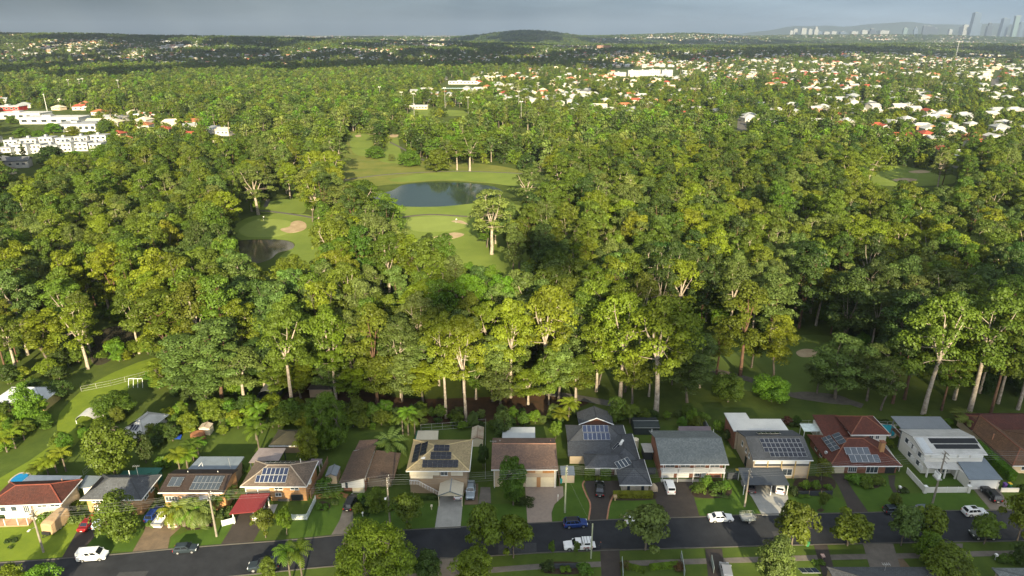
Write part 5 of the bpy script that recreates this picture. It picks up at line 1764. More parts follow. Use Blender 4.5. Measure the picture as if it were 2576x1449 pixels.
lot('driveway', [(2, 1715, 865), (2, 1735, 690), (2, 1830, 690), (2, 1830, 860)], .06, DIRT, 'strip of bare earth under the silver wagon')
lot('path', [(2, 1832, 855), (2, 1850, 720), (2, 1930, 720), (2, 1935, 852)], .06, CONCD, 'grey path beside the silver wagon')
lot('driveway', [(3, 128, 1020), (3, 110, 740), (3, 105, 712), (3, 420, 712), (3, 425, 790), (3, 350, 860), (3, 325, 930), (3, 330, 1010)], .06, EXPO, 'pinkish driveway of the double cream garage')
lot('driveway', [(3, 640, 997), (3, 650, 880), (3, 630, 790), (3, 595, 700), (3, 610, 665), (3, 890, 665), (3, 890, 760), (3, 835, 780), (3, 800, 870), (3, 785, 990)], .06, DRIVE, 'curved dark driveway with brick edges')
lot('driveway', [(3, 1235, 975), (3, 1170, 790), (3, 1150, 690), (3, 1220, 675), (3, 1490, 675), (3, 1495, 790), (3, 1545, 965)], .06, DRIVE, 'wide dark driveway with the white van')
lot('driveway', [(3, 1225, 675), (3, 1222, 652), (3, 1560, 652), (3, 1560, 675)], .07, CONC, 'concrete apron along the grey gabled house')
lot('driveway', [(3, 2060, 952), (3, 1975, 800), (3, 1890, 700), (3, 1880, 660), (4, 120, 650), (4, 165, 795), (4, 172, 948)], .06, CONC, 'concrete driveway of the dark carport')
lot('driveway', [(4, 675, 935), (4, 640, 840), (4, 580, 710), (4, 515, 610), (4, 620, 608), (4, 690, 730), (4, 830, 930)], .06, DRIVE, 'narrow dark driveway of the red tiled house')
lot('path', [(4, 990, 622), (4, 1050, 620), (4, 1040, 700), (4, 1065, 760), (4, 1030, 765), (4, 1000, 700)], .06, DRIVE, 'curving footpath to the porch of the red tiled house')
lot('driveway', [(4, 1830, 905), (4, 1690, 735), (4, 1905, 735), (4, 1990, 880), (4, 1960, 905)], .06, CONCD, 'grey driveway of the white garage')
lot('driveway', [(2, -20, 1010), (2, 90, 925), (2, 110, 865), (2, 180, 860), (2, 150, 930), (2, 100, 1010)], .07, CONC, 'pale slab beside the red carport')
for pts, lb in (([(3, 597, 668), (3, 582, 705), (3, 612, 785), (3, 645, 865), (3, 630, 992)], 'brick edge on the left of the curved driveway'), ([(3, 838, 780), (3, 803, 865), (3, 782, 990)], 'brick edge on the right of the curved driveway')):
    strip('brick_edging', smooth_line([qa(*p) for p in pts], 5), .3, .12, BRICKEDGE, lb)
# near side verge: footpath and driveways
fp = smooth_line([(-120, 82), (-60, 88.3), (-44, 90.6), (-20, 93.0), (4, 95.6), (15, 96.2), (35, 97.0), (56, 97.9), (75, 98.4), (92, 99.0), (140, 99.2)], 4)
strip('footpath', fp, 1.3, .06, CONCD, 'narrow footpath along the near verge')
for i, (k, xt, xb, w) in enumerate([(2, 1590, 1580, 150), (3, 805, 820, 160), (3, 1660, 1690, 140), (4, 430, 520, 110), (4, 905, 1000, 250), (4, 1530, 1500, 150)]):
    yt = {2: 1300, 3: 1225, 4: 1185}[k]
    lot('driveway', [(k, xt - w / 2, yt), (k, xb - w / 2, 1500), (k, xb + w / 2, 1500), (k, xt + w / 2, yt)], .07, [CONCD, DRIVE, DRIVE, DRIVE, CONCD, CONCD][i],
        ['short driveway between the near trees', 'dark near side driveway opposite the curved one', 'near side driveway with the half hidden white van', 'near side driveway beside the green bin', 'wide worn driveway under the near trees', 'pale near driveway at the right'][i])
for p, lb in (([(4, 870, 1270), (4, 920, 1270), (4, 1010, 1400), (4, 940, 1400)], 'left worn wheel track in the near grass'), ([(4, 1000, 1270), (4, 1080, 1270), (4, 1240, 1460), (4, 1100, 1460)], 'right worn wheel track in the near grass')):
    lot('dirt_track', p, .05, DIRT, lb)
for pts, lb in (([(2, 500, 870), (2, 540, 835), (2, 600, 850), (2, 610, 890), (2, 560, 910), (2, 515, 905)], 'round garden bed on the lawn'), ([(3, 1505, 800), (3, 1500, 700), (3, 1600, 660), (3, 1780, 680), (3, 1785, 795)], 'garden bed beside the wide dark driveway'),
                ([(4, 1065, 760), (4, 1075, 725), (4, 1120, 715), (4, 1155, 740), (4, 1145, 765), (4, 1100, 772)], 'small round bed with the white post'), ([(4, 690, 640), (4, 940, 640), (4, 920, 715), (4, 850, 730), (4, 790, 715)], 'bed under the clipped bushes'),
                ([(1, 1540, 1070), (1, 1560, 1000), (1, 1730, 1000), (1, 1740, 1050)], 'bed under the spiky palms'), ([(3, 830, 825), (3, 840, 770), (3, 1150, 765), (3, 1160, 822)], 'bed under the yellow green hedge'), ([(4, 400, 915), (4, 430, 895), (4, 465, 905), (4, 440, 925)], 'mulch ring round the bush on the lawn'),
                ([(4, 235, 745), (4, 250, 640), (4, 520, 640), (4, 530, 745)], 'planted bed behind the charcoal fence'), ([(3, 260, 1400), (3, 270, 1340), (3, 540, 1340), (3, 560, 1430), (3, 300, 1430)], 'planted bed on the near side')):
    lot('garden_bed', pts, .065, SOIL, lb, smooth=4)

# ------------------------------------------------------------------ house parts
BRICKO = ribbed('orange_brick', (.44, .235, .10), .46, .17, .9, var=.16, contrast=.1, depth=.008, stain=(.36, .2, .1))
BRICKR = ribbed('red_brick', (.26, .115, .07), .46, .17, .9, var=.2, contrast=.1, depth=.008)
WEATHER = ribbed('weatherboard', (.66, .64, .60), 40., .18, .75, var=.02, contrast=.2, depth=.02, stain=(.56, .54, .5))
CREAMW = mat('cream_render', (.56, .44, .30), .85, var=.06, scale=.5)
BEIGEW = mat('beige_render', (.46, .37, .27), .85, var=.06, scale=.5)
TANW = mat('tan_cladding', (.33, .24, .155), .85, var=.08, scale=.5)
WHITEW = mat('white_render', (.66, .63, .57), .85, var=.07, scale=.4)
WHITEP = mat('white_paint', (.74, .73, .70), .5, var=.04)
GREYP = mat('grey_paint', (.24, .25, .26), .6, var=.08)
DARKP = mat('charcoal_paint', (.045, .05, .058), .6, var=.1)
GREENP = mat('green_paint', (.03, .12, .09), .6, var=.1)
WOODP = mat('brown_timber', (.16, .085, .045), .8, var=.2)
ALU = mat('aluminium', (.55, .56, .57), .35, .05, metal=.7)
GLASS = mat('pane_glass', (.045, .058, .07), .06, .25, .6, spec=.7)
CREAMG = mat('cream_door', (.66, .58, .42), .6, var=.04)
TILES = {k: ribbed('tiles_' + k, c, .33, .30, .8, var=.22, stain=s, contrast=.4) for k, c, s in (
    ('redbrown', (.085, .028, .020), (.045, .022, .018)), ('slate', (.085, .090, .098), (.05, .052, .055)), ('greybrown', (.165, .125, .095), (.09, .07, .055)), ('brown', (.105, .070, .050), (.06, .045, .036)),
    ('sand', (.35, .275, .15), (.25, .19, .11)), ('pinkbrown', (.165, .105, .078), (.085, .062, .055)), ('charcoal', (.075, .08, .09), (.05, .053, .06)), ('rust', (.105, .032, .021), (.058, .024, .018)),
    ('weathered', (.17, .185, .18), (.10, .112, .112)), ('autumn', (.135, .072, .038), (.07, .042, .03)), ('darkbrown', (.050, .034, .028), (.03, .024, .022)))}
SHEETM = {k: ribbed('sheet_' + k, c, .28, 0, r, var=.03, stain=s, contrast=.3, depth=.03, metal=.15) for k, c, r, s in (
    ('blue grey', (.19, .225, .26), .45, (.15, .18, .21)), ('red', (.22, .035, .038), .5, (.17, .03, .03)), ('green', (.03, .13, .10), .5, (.03, .09, .07)), ('pinkgrey', (.30, .25, .24), .6, (.2, .16, .15)), ('cream', (.58, .52, .40), .5, (.46, .40, .30)),
    ('pale', (.52, .54, .55), .45, (.40, .42, .43)), ('grey', (.22, .24, .26), .45, (.17, .185, .20)), ('charcoal', (.07, .08, .095), .5, (.05, .06, .07)), ('rusty', (.48, .42, .32), .7, (.20, .08, .04)), ('aged', (.52, .51, .48), .6, (.28, .27, .25)), ('purple', (.20, .16, .175), .7, (.12, .10, .11)))}


def uvbox(b, x0, x1, y0, y1, z0, z1):
    W_, H_, P_ = x1 - x0, z1 - z0, y1 - y0
    vs = [(x, y, z) for z in (z0, z1) for y in (y0, y1) for x in (x0, x1)]
    b.add(vs, [(0, 2, 3, 1), (4, 5, 7, 6), (0, 1, 5, 4), (2, 6, 7, 3), (0, 4, 6, 2), (1, 3, 7, 5)],
          [None, None, [(0, 0), (W_, 0), (W_, H_), (0, H_)], [(0, 0), (0, H_), (W_, H_), (W_, 0)], [(0, 0), (0, H_), (P_, H_), (P_, 0)], [(0, 0), (P_, 0), (P_, H_), (0, H_)]])
    return b


def wall(par, m, *b):
    return uvbox(MB(), *b).build('wall', m, par)


def window(par, c, z, w, h, f, side='S', fm=None, bars=1):
    """frame with sill, its glass pane a child; c runs along the wall, f is the wall's face"""
    def bx(b, a0, a1, d0, d1, z0, z1):
        if side == 'S':
            b.box(c + a0, c + a1, f - d1, f - d0, z0, z1)
        elif side == 'W':
            b.box(f - d1, f - d0, c + a0, c + a1, z0, z1)
        else:
            b.box(f + d0, f + d1, c + a0, c + a1, z0, z1)
    t = .07
    b = MB()
    bx(b, -w / 2 - t, w / 2 + t, -.02, .06, z - h / 2 - t, z - h / 2)
    bx(b, -w / 2 - t, w / 2 + t, -.02, .06, z + h / 2, z + h / 2 + t)
    bx(b, -w / 2 - t, -w / 2, -.02, .06, z - h / 2, z + h / 2)
    bx(b, w / 2, w / 2 + t, -.02, .06, z - h / 2, z + h / 2)
    for i in range(bars):
        a = -w / 2 + w * (i + 1) / (bars + 1)
        bx(b, a - .03, a + .03, .035, .06, z - h / 2, z + h / 2)
    fo = b.build('window', fm or WHITEP, par)
    p = MB()
    bx(p, -w / 2, w / 2, .005, .03, z - h / 2, z + h / 2)
    p.build('pane', GLASS, fo)
    s = MB()
    bx(s, -w / 2 - .12, w / 2 + .12, .061, .13, z - h / 2 - t - .04, z - h / 2 - t + .01)
    s.build('sill', fm or WHITEP, fo)
    return fo


def garage(par, x0, x1, z0, z1, f, m=None, rows=4):
    fo = MB().box(x0 - .08, x1 + .08, f - .03, f + .02, z0, z1 + .08).build('garage_door', m or CREAMG, par)
    hh = (z1 - z0) / rows
    p0 = MB().box(x0, x1, f - .07, f - .031, z0 + .02, z0 + hh - .025).build('panel', m or CREAMG, fo)
    for i in range(1, rows):
        place(p0.data, 'panel', fo, (0, 0, i * hh), world=False)
    return fo


def roof(par, b, m, caps=(), capm=None, name='roof', gut=()):
    o = b.build(name, m, par)
    if caps:
        c = MB()
        for p0, p1 in caps:
            c.tube([p0, p1], .13, 6)
        c.build('ridge_cap', capm or m, o)
    if gut:
        g = MB()
        for (x0, x1, y0, y1, z0, z1) in gut:
            g.box(x0, x1, y0, y1, z0, z1)
        g.build('gutter', WHITEP, o)
    return o


def hiproof(par, x0, x1, y0, y1, z, rise, m, along='x', ov=.5, capm=None, gutm=None):
    b = MB()
    a, c = hip(b, x0, x1, y0, y1, z, rise, along, ov)
    X0, X1, Y0, Y1 = x0 - ov, x1 + ov, y0 - ov, y1 + ov
    caps = [(a, c)]
    if along == 'x':
        caps += [((X0, Y0, z), a), ((X0, Y1, z), a), ((X1, Y0, z), c), ((X1, Y1, z), c)]
    else:
        caps += [((X0, Y0, z), a), ((X1, Y0, z), a), ((X0, Y1, z), c), ((X1, Y1, z), c)]
    return roof(par, b, m, caps, capm or m, gut=[(X0 - .05, X1 + .05, Y0 - .14, Y0 - .02, z - .2, z - .03), (X1 + .02, X1 + .14, Y0, Y1, z - .2, z - .03)])


def gableroof(par, x0, x1, y0, y1, z, rise, m, along='x', ov=.45, wallm=None, capm=None, at_=.5, gutter=True):
    b = MB()
    a, c = gable(b, x0, x1, y0, y1, z, rise, along, ov, at_=at_)
    r_ = roof(par, b, m, [(a, c)], capm or m, gut=[(x0 - ov, x1 + ov, y0 - ov - .14, y0 - ov - .02, z - .2, z - .03)] if gutter and along == 'x' else ())
    if wallm:
        k = rise * (1 - ov / ((y1 - y0 if along == 'x' else x1 - x0) / 2 + ov)) - .17
        if along == 'x':
            ym = y0 - ov + (y1 - y0 + 2 * ov) * at_
            for xx, d in ((x0, .2), (x1 - .2, .2)):
                MB().add([(xx + e, yy, zz) for e in (0, d) for yy, zz in ((y0, z - .1), (y1, z - .1), (ym, z + k))], [(0, 2, 1), (3, 4, 5), (0, 1, 4, 3), (1, 2, 5, 4), (2, 0, 3, 5)]).build('gable', wallm, par)
        else:
            xm = x0 - ov + (x1 - x0 + 2 * ov) * at_
            for yy, d in ((y0, .2), (y1 - .2, .2)):
                MB().add([(xx, yy + e, zz) for e in (0, d) for xx, zz in ((x0, z - .1), (x1, z - .1), (xm, z + k))], [(0, 1, 2), (3, 5, 4), (0, 3, 4, 1), (1, 4, 5, 2), (2, 5, 3, 0)]).build('gable', wallm, par)
    return r_


PANELS = {}
CELL = ribbed('solar_cell', (.018, .030, .075), .16, .16, .15, var=.1, stain=(.016, .025, .06), contrast=.35, depth=.001, spec=.6)
CELLK = ribbed('solar_cell_black', (.012, .015, .026), .25, .8, .15, var=.1, stain=(.012, .016, .024), contrast=-1.2, depth=.001, spec=.5)
CELLG = ribbed('solar_cell_grey', (.055, .070, .090), .16, .16, .15, var=.1, stain=(.05, .06, .07), contrast=.3, depth=.001, spec=.6)


def solar(par, p0, p1, pu, nx, ny, cm=None, fm=None, lift=.14, gap=.04, split=0.0, name='solar_array'):
    """grid of panels: p0..p1 along the eave side, p0..pu up the slope; every panel is an object of its own"""
    p0, p1, pu = Vector(p0), Vector(p1), Vector(pu)
    ux, uy = (p1 - p0), (pu - p0)
    L_, H_ = ux.length, uy.length
    ux.normalize()
    n = ux.cross(uy).normalized()
    if n.z < 0:
        n = -n
    uy = n.cross(ux)
    w, h = (L_ - gap * (nx - 1)) / nx, (H_ - gap * (ny - 1)) / ny
    key = (round(w, 2), round(h, 2), (cm or CELL).name, (fm or ALU).name)
    if key not in PANELS:
        m = MB()
        e = .035
        m.box(0, w, 0, h, 0, .04)
        m.cur = 1
        m.add([(e, e, .044), (w - e, e, .044), (w - e, h - e, .044), (e, h - e, .044)], [(0, 1, 2, 3)], [[(0, 0), (w, 0), (w, h), (0, h)]])
        o = m.build('solar_panel', [fm or ALU, cm or CELL])
        PANELS[key] = o.data
        D.objects.remove(o)
    rail = MB()
    for i in range(ny):
        for fr_ in (.25, .75):
            a = p0 + uy * ((h + gap) * i + h * fr_) + n * (lift - .05)
            rail.tube([a - ux * .06, a + ux * (L_ + .06)], .03, 4)
    arr = rail.build(name, ALU, par)
    M3 = Matrix((ux, uy, n)).transposed()
    for i in range(ny):
        for j in range(nx):
            q_ = p0 + ux * ((w + gap) * j) + uy * ((h + gap) * i) + n * lift
            o = link(D.objects.new('solar_panel', PANELS[key]))
            o.parent = arr
            o.matrix_local = Matrix.Translation(q_ - ORG[par]) @ M3.to_4x4()
    return arr


def posts(par, pts, z0, z1, r=.06, m=None, name='post'):
    for x, y in pts:
        MB().box(x - r, x + r, y - r, y + r, z0, z1).build(name, m or WHITEP, par)


def antenna(par, x, y, z, h=2.4):
    b = MB().tube([(x, y, z), (x, y, z + h)], .03, 4)
    b.box(x - .7, x + .7, y - .02, y + .02, z + h - .05, z + h)
    for i in range(4):
        b.box(x - .55 + i * .35, x - .52 + i * .35, y - .4, y + .4, z + h - .04, z + h - .01)
    b.build('antenna', ALU, par)


def pipe(par, x, y, z, h=.7, m=None):
    MB().tube([(x, y, z), (x, y, z + h)], .06, 6).build('vent_pipe', m or WHITEP, par)


def House(x, y, label, rz=0.0, cat='house', name='house', group='houses along the street'):
    return empty(name, (x, y, 0), label, cat, group, R(rz))


def picket(name, pts, h, label, m=None, cat='fence', step=.28, w=.16, rails=True, base=0.0, th=.03):
    """fence of separate upright boards between posts"""
    m = m or WHITEP
    o = empty(name, (*pts[0], 0), label, cat)
    cache = None
    for (x0, y0), (x1, y1) in zip(pts[:-1], pts[1:]):
        L_ = math.hypot(x1 - x0, y1 - y0)
        a = math.atan2(y1 - y0, x1 - x0)
        n = max(1, int(L_ / step))
        if rails:
            for z in (h * .25, h * .8):
                MB().tube([(x0, y0, base + z), (x1, y1, base + z)], .035, 4).build('rail', m, o)
        for i in range(n):
            t = (i + .5) / n
            if cache is None:
                k = MB().box(-w / 2, w / 2, -th, th, base, base + h).build('board', m)
                cache = k.data
                D.objects.remove(k)
            place(cache, 'board', o, (x0 + (x1 - x0) * t, y0 + (y1 - y0) * t, 0), (0, 0, a))
    for x, y in pts:
        MB().box(x - .07, x + .07, y - .07, y + .07, base, base + h + .1).build('post', m, o)
    return o


def panelfence(name, pts, h, label, m, step=2.4, th=.04, postm=None):
    o = empty(name, (*pts[0], 0), label, 'fence')
    for (x0, y0), (x1, y1) in zip(pts[:-1], pts[1:]):
        L_ = math.hypot(x1 - x0, y1 - y0)
        n = max(1, round(L_ / step))
        a = math.atan2(y1 - y0, x1 - x0)
        w = L_ / n
        k = MB().box(-w / 2 + .05, w / 2 - .05, -th, th, .05, h).build('panel', m, None)
        for i in range(n):
            t = (i + .5) / n
            place(k.data, 'panel', o, (x0 + (x1 - x0) * t, y0 + (y1 - y0) * t, 0), (0, 0, a))
            px, py = x0 + (x1 - x0) * i / n, y0 + (y1 - y0) * i / n
            MB().box(px - .05, px + .05, py - .05, py + .05, 0, h + .06).build('post', postm or m, o)
        D.objects.remove(k)
    return o


def wirefence(pts, h, label, step=3.0):
    o = empty('wire_fence', (*pts[0], 0), label, 'fence')
    b = MB()
    for (x0, y0), (x1, y1) in zip(pts[:-1], pts[1:]):
        n = max(1, round(math.hypot(x1 - x0, y1 - y0) / step))
        for i in range(n + 1):
            x, y = x0 + (x1 - x0) * i / n, y0 + (y1 - y0) * i / n
            MB().tube([(x, y, 0), (x, y, h)], .045, 5).build('post', POLEM, o)
        for z in (.1, h * .5, h - .03):
            b.tube([(x0, y0, z), (x1, y1, z)], .025, 4)
    b.build('wire', POLEM, o)
    return o


# ------------------------------------------------------------------ the row of houses, from the left
# 1 red brown tiles, white left wing
h = House(-93, 108, 'house with red brown hipped tiles and white front wing at the left edge', 3.5)
wall(h, CREAMW, -92.1, -86.9, 108.35, 114.3, 0, 3.85)
wall(h, WEATHER, -99.4, -92.1, 107.7, 114.3, 1.75, 3.85)
wall(h, WHITEP, -97.8, -93.2, 108.4, 114.2, 0, 1.74)
MB().box(-99.4, -92.3, 106.2, 108.4, 0, .28).build('patio', mat('patio_tile', (.36, .22, .13), .8), h)
hiproof(h, -99.6, -86.7, 108.1, 114.6, 3.95, 1.75, TILES['redbrown'], capm=mat('red_ridge', (.17, .045, .028), .8))
for cx in (-97.2, -95.2):
    window(h, cx, 3.0, 1.0, 1.0, 107.7, bars=0)
window(h, -90.4, 3.1, 1.7, .8, 108.35)
window(h, -88.0, 3.1, 1.7, .8, 108.35)
posts(h, [(-98.8, 106.3), (-96.6, 106.3), (-94.2, 106.3), (-92.4, 106.3)], .28, 1.75, .05)
st = MB()
for i in range(9):
    st.box(-93.1 + i * .26, -92.8 + i * .26, 107.0, 107.9, 1.75 - i * .19 - .08, 1.75 - i * .19)
st.build('stairs', BEIGEW, h)
MB().tube([(-93.2, 107.0, 2.6), (-90.8, 107.0, .9)], .05, 4).tube([(-93.2, 107.0, 2.2), (-90.8, 107.0, .5)], .04, 4).build('handrail', WHITEP, h)
window(h, -92.9, 2.8, 1.0, 1.6, 107.7, bars=2)
pipe(h, -89, 113.5, 4.3, 1.0, mat('terracotta', (.42, .2, .12), .8))
# shed and patio roof behind it
s = House(-92, 119, 'long pale flat patio roof behind the red brown tiled house', 0, 'patio roof', 'patio_roof', None)
roof(s, MB().slab([(-100, 116.2, 2.5), (-88.6, 116.8, 2.5), (-88.6, 118.4, 2.7), (-99.6, 118.6, 2.7)]), SHEETM['pale'])
posts(s, [(-99.8, 116.4), (-94, 116.6), (-89, 117), (-89, 118.2), (-99.4, 118.3)], 0, 2.45)
s = House(-86, 117, 'blue grey lean-to roof at the back corner of the red brown tiled house', 0, 'lean-to', 'lean_to', None)
roof(s, MB().slab([(-86.6, 113.9, 3.0), (-84.6, 114.2, 3.0), (-83.4, 117.6, 3.2), (-87.4, 117.8, 3.2)]), SHEETM['blue grey'])
wall(s, WHITEW, -86.3, -84.4, 114.6, 117.2, 0, 2.9)
# 2 slate hip, orange brick
h = House(-77, 112, 'orange brick house with dark grey hipped tiles behind the dark round tree')
wall(h, BRICKO, -82.4, -72.0, 109.6, 116.2, 0, 4.05)
hiproof(h, -82.5, -71.9, 109.5, 116.2, 4.1, 2.05, TILES['slate'], ov=.6)
window(h, -80.3, 3.35, 2.1, .8, 109.6, bars=2)
window(h, -77.4, 3.35, 2.1, .8, 109.6, bars=2)
garage(h, -81.2, -78.7, .05, 2.1, 109.6, WHITEP)
garage(h, -78.2, -75.7, .05, 2.1, 109.6, WHITEP)
window(h, 111.6, 2.9, 1.4, 1.0, -72.0, 'E')
window(h, 114.0, 2.9, 1.4, 1.0, -72.0, 'E')
b = MB()
for i in range(9):
    t = .12 + i * .09
    b.tube([(-83.0 + 2.2 * t, 111.2 + .6 * t * 0, 4.2 + 1.55 * t * .75), (-83.0 + 2.2 * t, 116.0 - 2.2 * t, 4.2 + 1.55 * t * .75)], .05, 4)
b.build('pool_heating_pipe', mat('black_plastic', (.015, .015, .017), .4), h)
antenna(h, -74.5, 114.5, 5.4)
pipe(h, -76.5, 115, 5.2, 1.2)
s = House(-76, 120, 'green sheet roof shed behind the slate tiled house', 0, 'shed', 'garden_shed', None)
wall(s, GREENP, -78.6, -73.6, 119, 121, 0, 2.45)
roof(s, MB().slab([(-78.9, 118.8, 2.55), (-73.4, 118.8, 2.55), (-73.3, 121.2, 2.7), (-78.8, 121.2, 2.7)]), SHEETM['green'])
wall(s, GREENP, -81.6, -78.7, 119.4, 121, 0, 2.1)
# 3 dark brown gable
h = House(-62, 113, 'brown roofed house with wide front eave and two sets of solar panels')
wall(h, BRICKO, -68.0, -56.2, 110.9, 117.0, 0, 4.9)
r_ = gableroof(h, -68.0, -56.2, 110.4, 117.0, 4.95, .95, TILES['darkbrown'], wallm=BRICKO, at_=.6)
MB().box(-68.0, -57.0, 110.55, 110.85, 3.55, 4.75).build('sunscreen', mat('brown_louvre', (.21, .14, .10), .8), h)
window(h, -66.6, 2.7, 2.3, 1.0, 110.9, bars=3)
window(h, -63.4, 2.7, 2.3, 1.0, 110.9, bars=3)
MB().slab([(-60.8, 109.4, 3.6), (-57.6, 109.4, 3.6), (-57.6, 110.9, 3.9), (-60.8, 110.9, 3.9)], .06).build('awning', SHEETM['pale'], h)
sl = .95 / (.6 * 7.5)
ry = lambda y: 4.95 + (y - 109.95) * sl
solar(h, (-67.2, 111.2, ry(111.2)), (-64.7, 111.2, ry(111.2)), (-67.1, 113.5, ry(113.5)), 2, 1, CELLG, lift=.22)
solar(h, (-62.6, 110.4, ry(110.4)), (-56.9, 110.4, ry(110.4)), (-62.6, 113.8, ry(113.8)), 7, 2, CELLG, lift=.22)
pipe(h, -65, 115.5, 5.5, .4)
pipe(h, -59, 115.5, 5.5, .4)
s = House(-62, 121, 'blue grey flat roofed rear wing behind the brown roofed house', 0, 'rear wing', 'rear_wing', None)
wall(s, TANW, -66.2, -57.4, 118.9, 123, 0, 3.6)
roof(s, MB().slab([(-66.9, 118.6, 3.95), (-57.0, 118.6, 3.95), (-56.8, 123.3, 4.0), (-66.2, 123.3, 4.0)], .25), SHEETM['blue grey'])
MB().tube([(-65, 119.6, 4), (-64.2, 119.8, 4.9), (-64.0, 119.6, 4)], .05, 4).build('bracket', WHITEP, s)
MB().tube([(-58, 119, 4), (-58.2, 119, 6.6)], .04, 4).build('antenna', ALU, s)
# 4 grey brown hip, orange brick
h = House(-47, 116, 'orange brick two storey house with grey brown hipped tiles and blue solar panels')
wall(h, BRICKO, -48.4, -41.2, 113.8, 121.4, 0, 3.85)
wall(h, BRICKR, -53.4, -48.4, 114.9, 121.4, 0, 3.85)
hiproof(h, -53.4, -41.3, 113.7, 121.4, 3.92, 2.0, TILES['greybrown'], capm=mat('pale_ridge', (.30, .25, .20), .85))
MB().box(-53.2, -48.5, 113.85, 114.0, 2.75, 3.75).build('balcony_blind', mat('pale_blind', (.42, .50, .47), .7), h)
MB().box(-53.4, -48.4, 113.7, 114.9, 2.0, 2.2).build('balcony', BEIGEW, h)
posts(h, [(-53.2, 113.8), (-50.8, 113.8)], 0, 3.85, .07)
window(h, -46.6, 3.15, 1.6, .8, 113.8)
window(h, -43.4, 3.15, 1.6, .8, 113.8)
window(h, -46.8, 1.55, 1.1, .7, 113.8)
MB().box(-44.3, -41.9, 113.7, 113.82, .15, 1.5).build('garage_shade_panel', SHADOWG, h)  # dark panel on the wall, painted as the shade of the garage mouth
MB().box(-47.0, -44.7, 113.6, 113.78, .0, .55).build('planter', CONCD, h)
ry = lambda y: 3.92 + (y - 113.2) * 2.0 / 4.35
solar(h, (-51.2, 113.9, ry(113.9)), (-45.1, 113.9, ry(113.9)), (-51.2, 115.35, ry(115.35)), 7, 1, CELL, WHITEP)
solar(h, (-50.3, 115.45, ry(115.45)), (-45.1, 115.45, ry(115.45)), (-50.3, 116.85, ry(116.85)), 6, 1, CELL, WHITEP)
solar(h, (-50.6, 118.2, 5.75), (-44.6, 118.2, 5.75), (-50.6, 119.4, 5.35), 6, 1, CELLK)
pipe(h, -43.6, 119.5, 4.9, 1.2)
MB().box(-41.15, -40.75, 115.6, 116.4, 2.6, 3.3).build('air_conditioner', WHITEP, h)
s = House(-51, 109, 'carport with dark red sheet roof over the driveway', 0, 'carport', 'carport', None)
roof(s, MB().slab([(-53.7, 106.5, 2.65), (-48.0, 107.4, 2.65), (-47.9, 112.6, 2.8), (-53.5, 112.1, 2.8)], .2), SHEETM['red'])
posts(s, [(-53.2, 106.9), (-48.4, 107.7), (-53.1, 111.8), (-48.3, 112.2)], 0, 2.55, .08)
s = House(-52, 125, 'pinkish ribbed pergola roof behind the blue solar panels', 0, 'pergola', 'pergola', None)
roof(s, MB().slab([(-55.6, 122.3, 3.2), (-49.5, 122.3, 3.2), (-49.3, 127.4, 3.4), (-55.1, 127.4, 3.4)], .15), SHEETM['pinkgrey'])
posts(s, [(-55.3, 122.5), (-49.8, 122.5), (-49.6, 127.1), (-54.9, 127.1)], 0, 3.1, .09, DARKP)
s = House(-51.6, 131, 'olive hipped tile roof half hidden by trees behind the pergola', 0, 'house', 'house', None)
wall(s, TANW, -53.5, -46.5, 130.5, 136, 0, 2.2)
hiproof(s, -53.5, -46.5, 130.5, 136, 2.3, 1.5, mat('mossy_tiles', (.085, .075, .045), .9, col2=(.05, .045, .03), scale=.6))
s = House(-41, 123, 'rusty lattice roof at the back of the brick house', 0, 'lean-to', 'lean_to', None)
roof(s, MB().slab([(-43.2, 122.2, 2.6), (-40.6, 122.2, 2.6), (-40.6, 124.4, 2.7), (-43.0, 124.4, 2.7)]), SHEETM['purple'])
posts(s, [(-43, 122.4), (-40.8, 122.4), (-40.8, 124.2), (-42.8, 124.2)], 0, 2.5)
# 5 split brown roof
h = House(-30, 120, 'house with split brown roof and tall white front wall beside the big bare lawn')
wall(h, BRICKR, -34.5, -30.0, 116.8, 127, 0, 2.9)
wall(h, CREAMG, -32.6, -30.2, 116.3, 116.9, 0, 2.0)
f = MB()
f.add([(x, y, z) for y in (116.0, 116.35) for x, z in ((-34.6, 1.5), (-30.0, 1.5), (-30.0, 3.75), (-34.6, 2.95))], [(0, 1, 2, 3), (7, 6, 5, 4), (0, 4, 5, 1), (1, 5, 6, 2), (3, 2, 6, 7), (0, 3, 7, 4)], [[(0, 0), (4.6, 0), (4.6, 2.2), (0, 1.5)]] + [None] * 5)
f.build('front_wall', WEATHER, h)
f = MB()
f.add([(x, y, z) for y in (116.9, 127.2) for x, z in ((-34.5, 2.6), (-29.9, 2.6), (-29.9, 3.7), (-34.5, 2.9))], [(0, 1, 2, 3), (7, 6, 5, 4), (1, 5, 6, 2), (0, 3, 7, 4)])
f.build('upper_wall', WEATHER, h)
roof(h, MB().slab([(-35.0, 115.4, 3.05), (-29.8, 115.9, 3.95), (-29.6, 127.6, 3.95), (-34.6, 126.6, 3.05)], .15), TILES['brown'])
wall(h, TANW, -29.8, -25.2, 118.4, 126.4, 0, 2.5)
roof(h, MB().slab([(-29.8, 117.2, 3.15), (-24.2, 117.6, 2.5), (-24.2, 126.8, 2.5), (-29.6, 127.0, 3.15)], .15), TILES['brown'], name='roof')
roof(h, MB().slab([(-34.4, 127.7, 2.7), (-30.0, 127.7, 2.9), (-29.9, 131.6, 2.9), (-34.2, 131.6, 2.6)], .12), TILES['pinkbrown'], name='roof')
window(h, -33.6, 2.35, .35, .75, 116.0, bars=0, fm=DARKP)
window(h, -33.6, 1.9 - .15, .35, .4, 116.0, bars=0, fm=DARKP)
garage(h, -32.5, -30.4, .05, 1.9, 116.3)
s = House(-37.6, 121, 'small cream garden shed with grey gable roof', 0, 'shed', 'garden_shed', None)
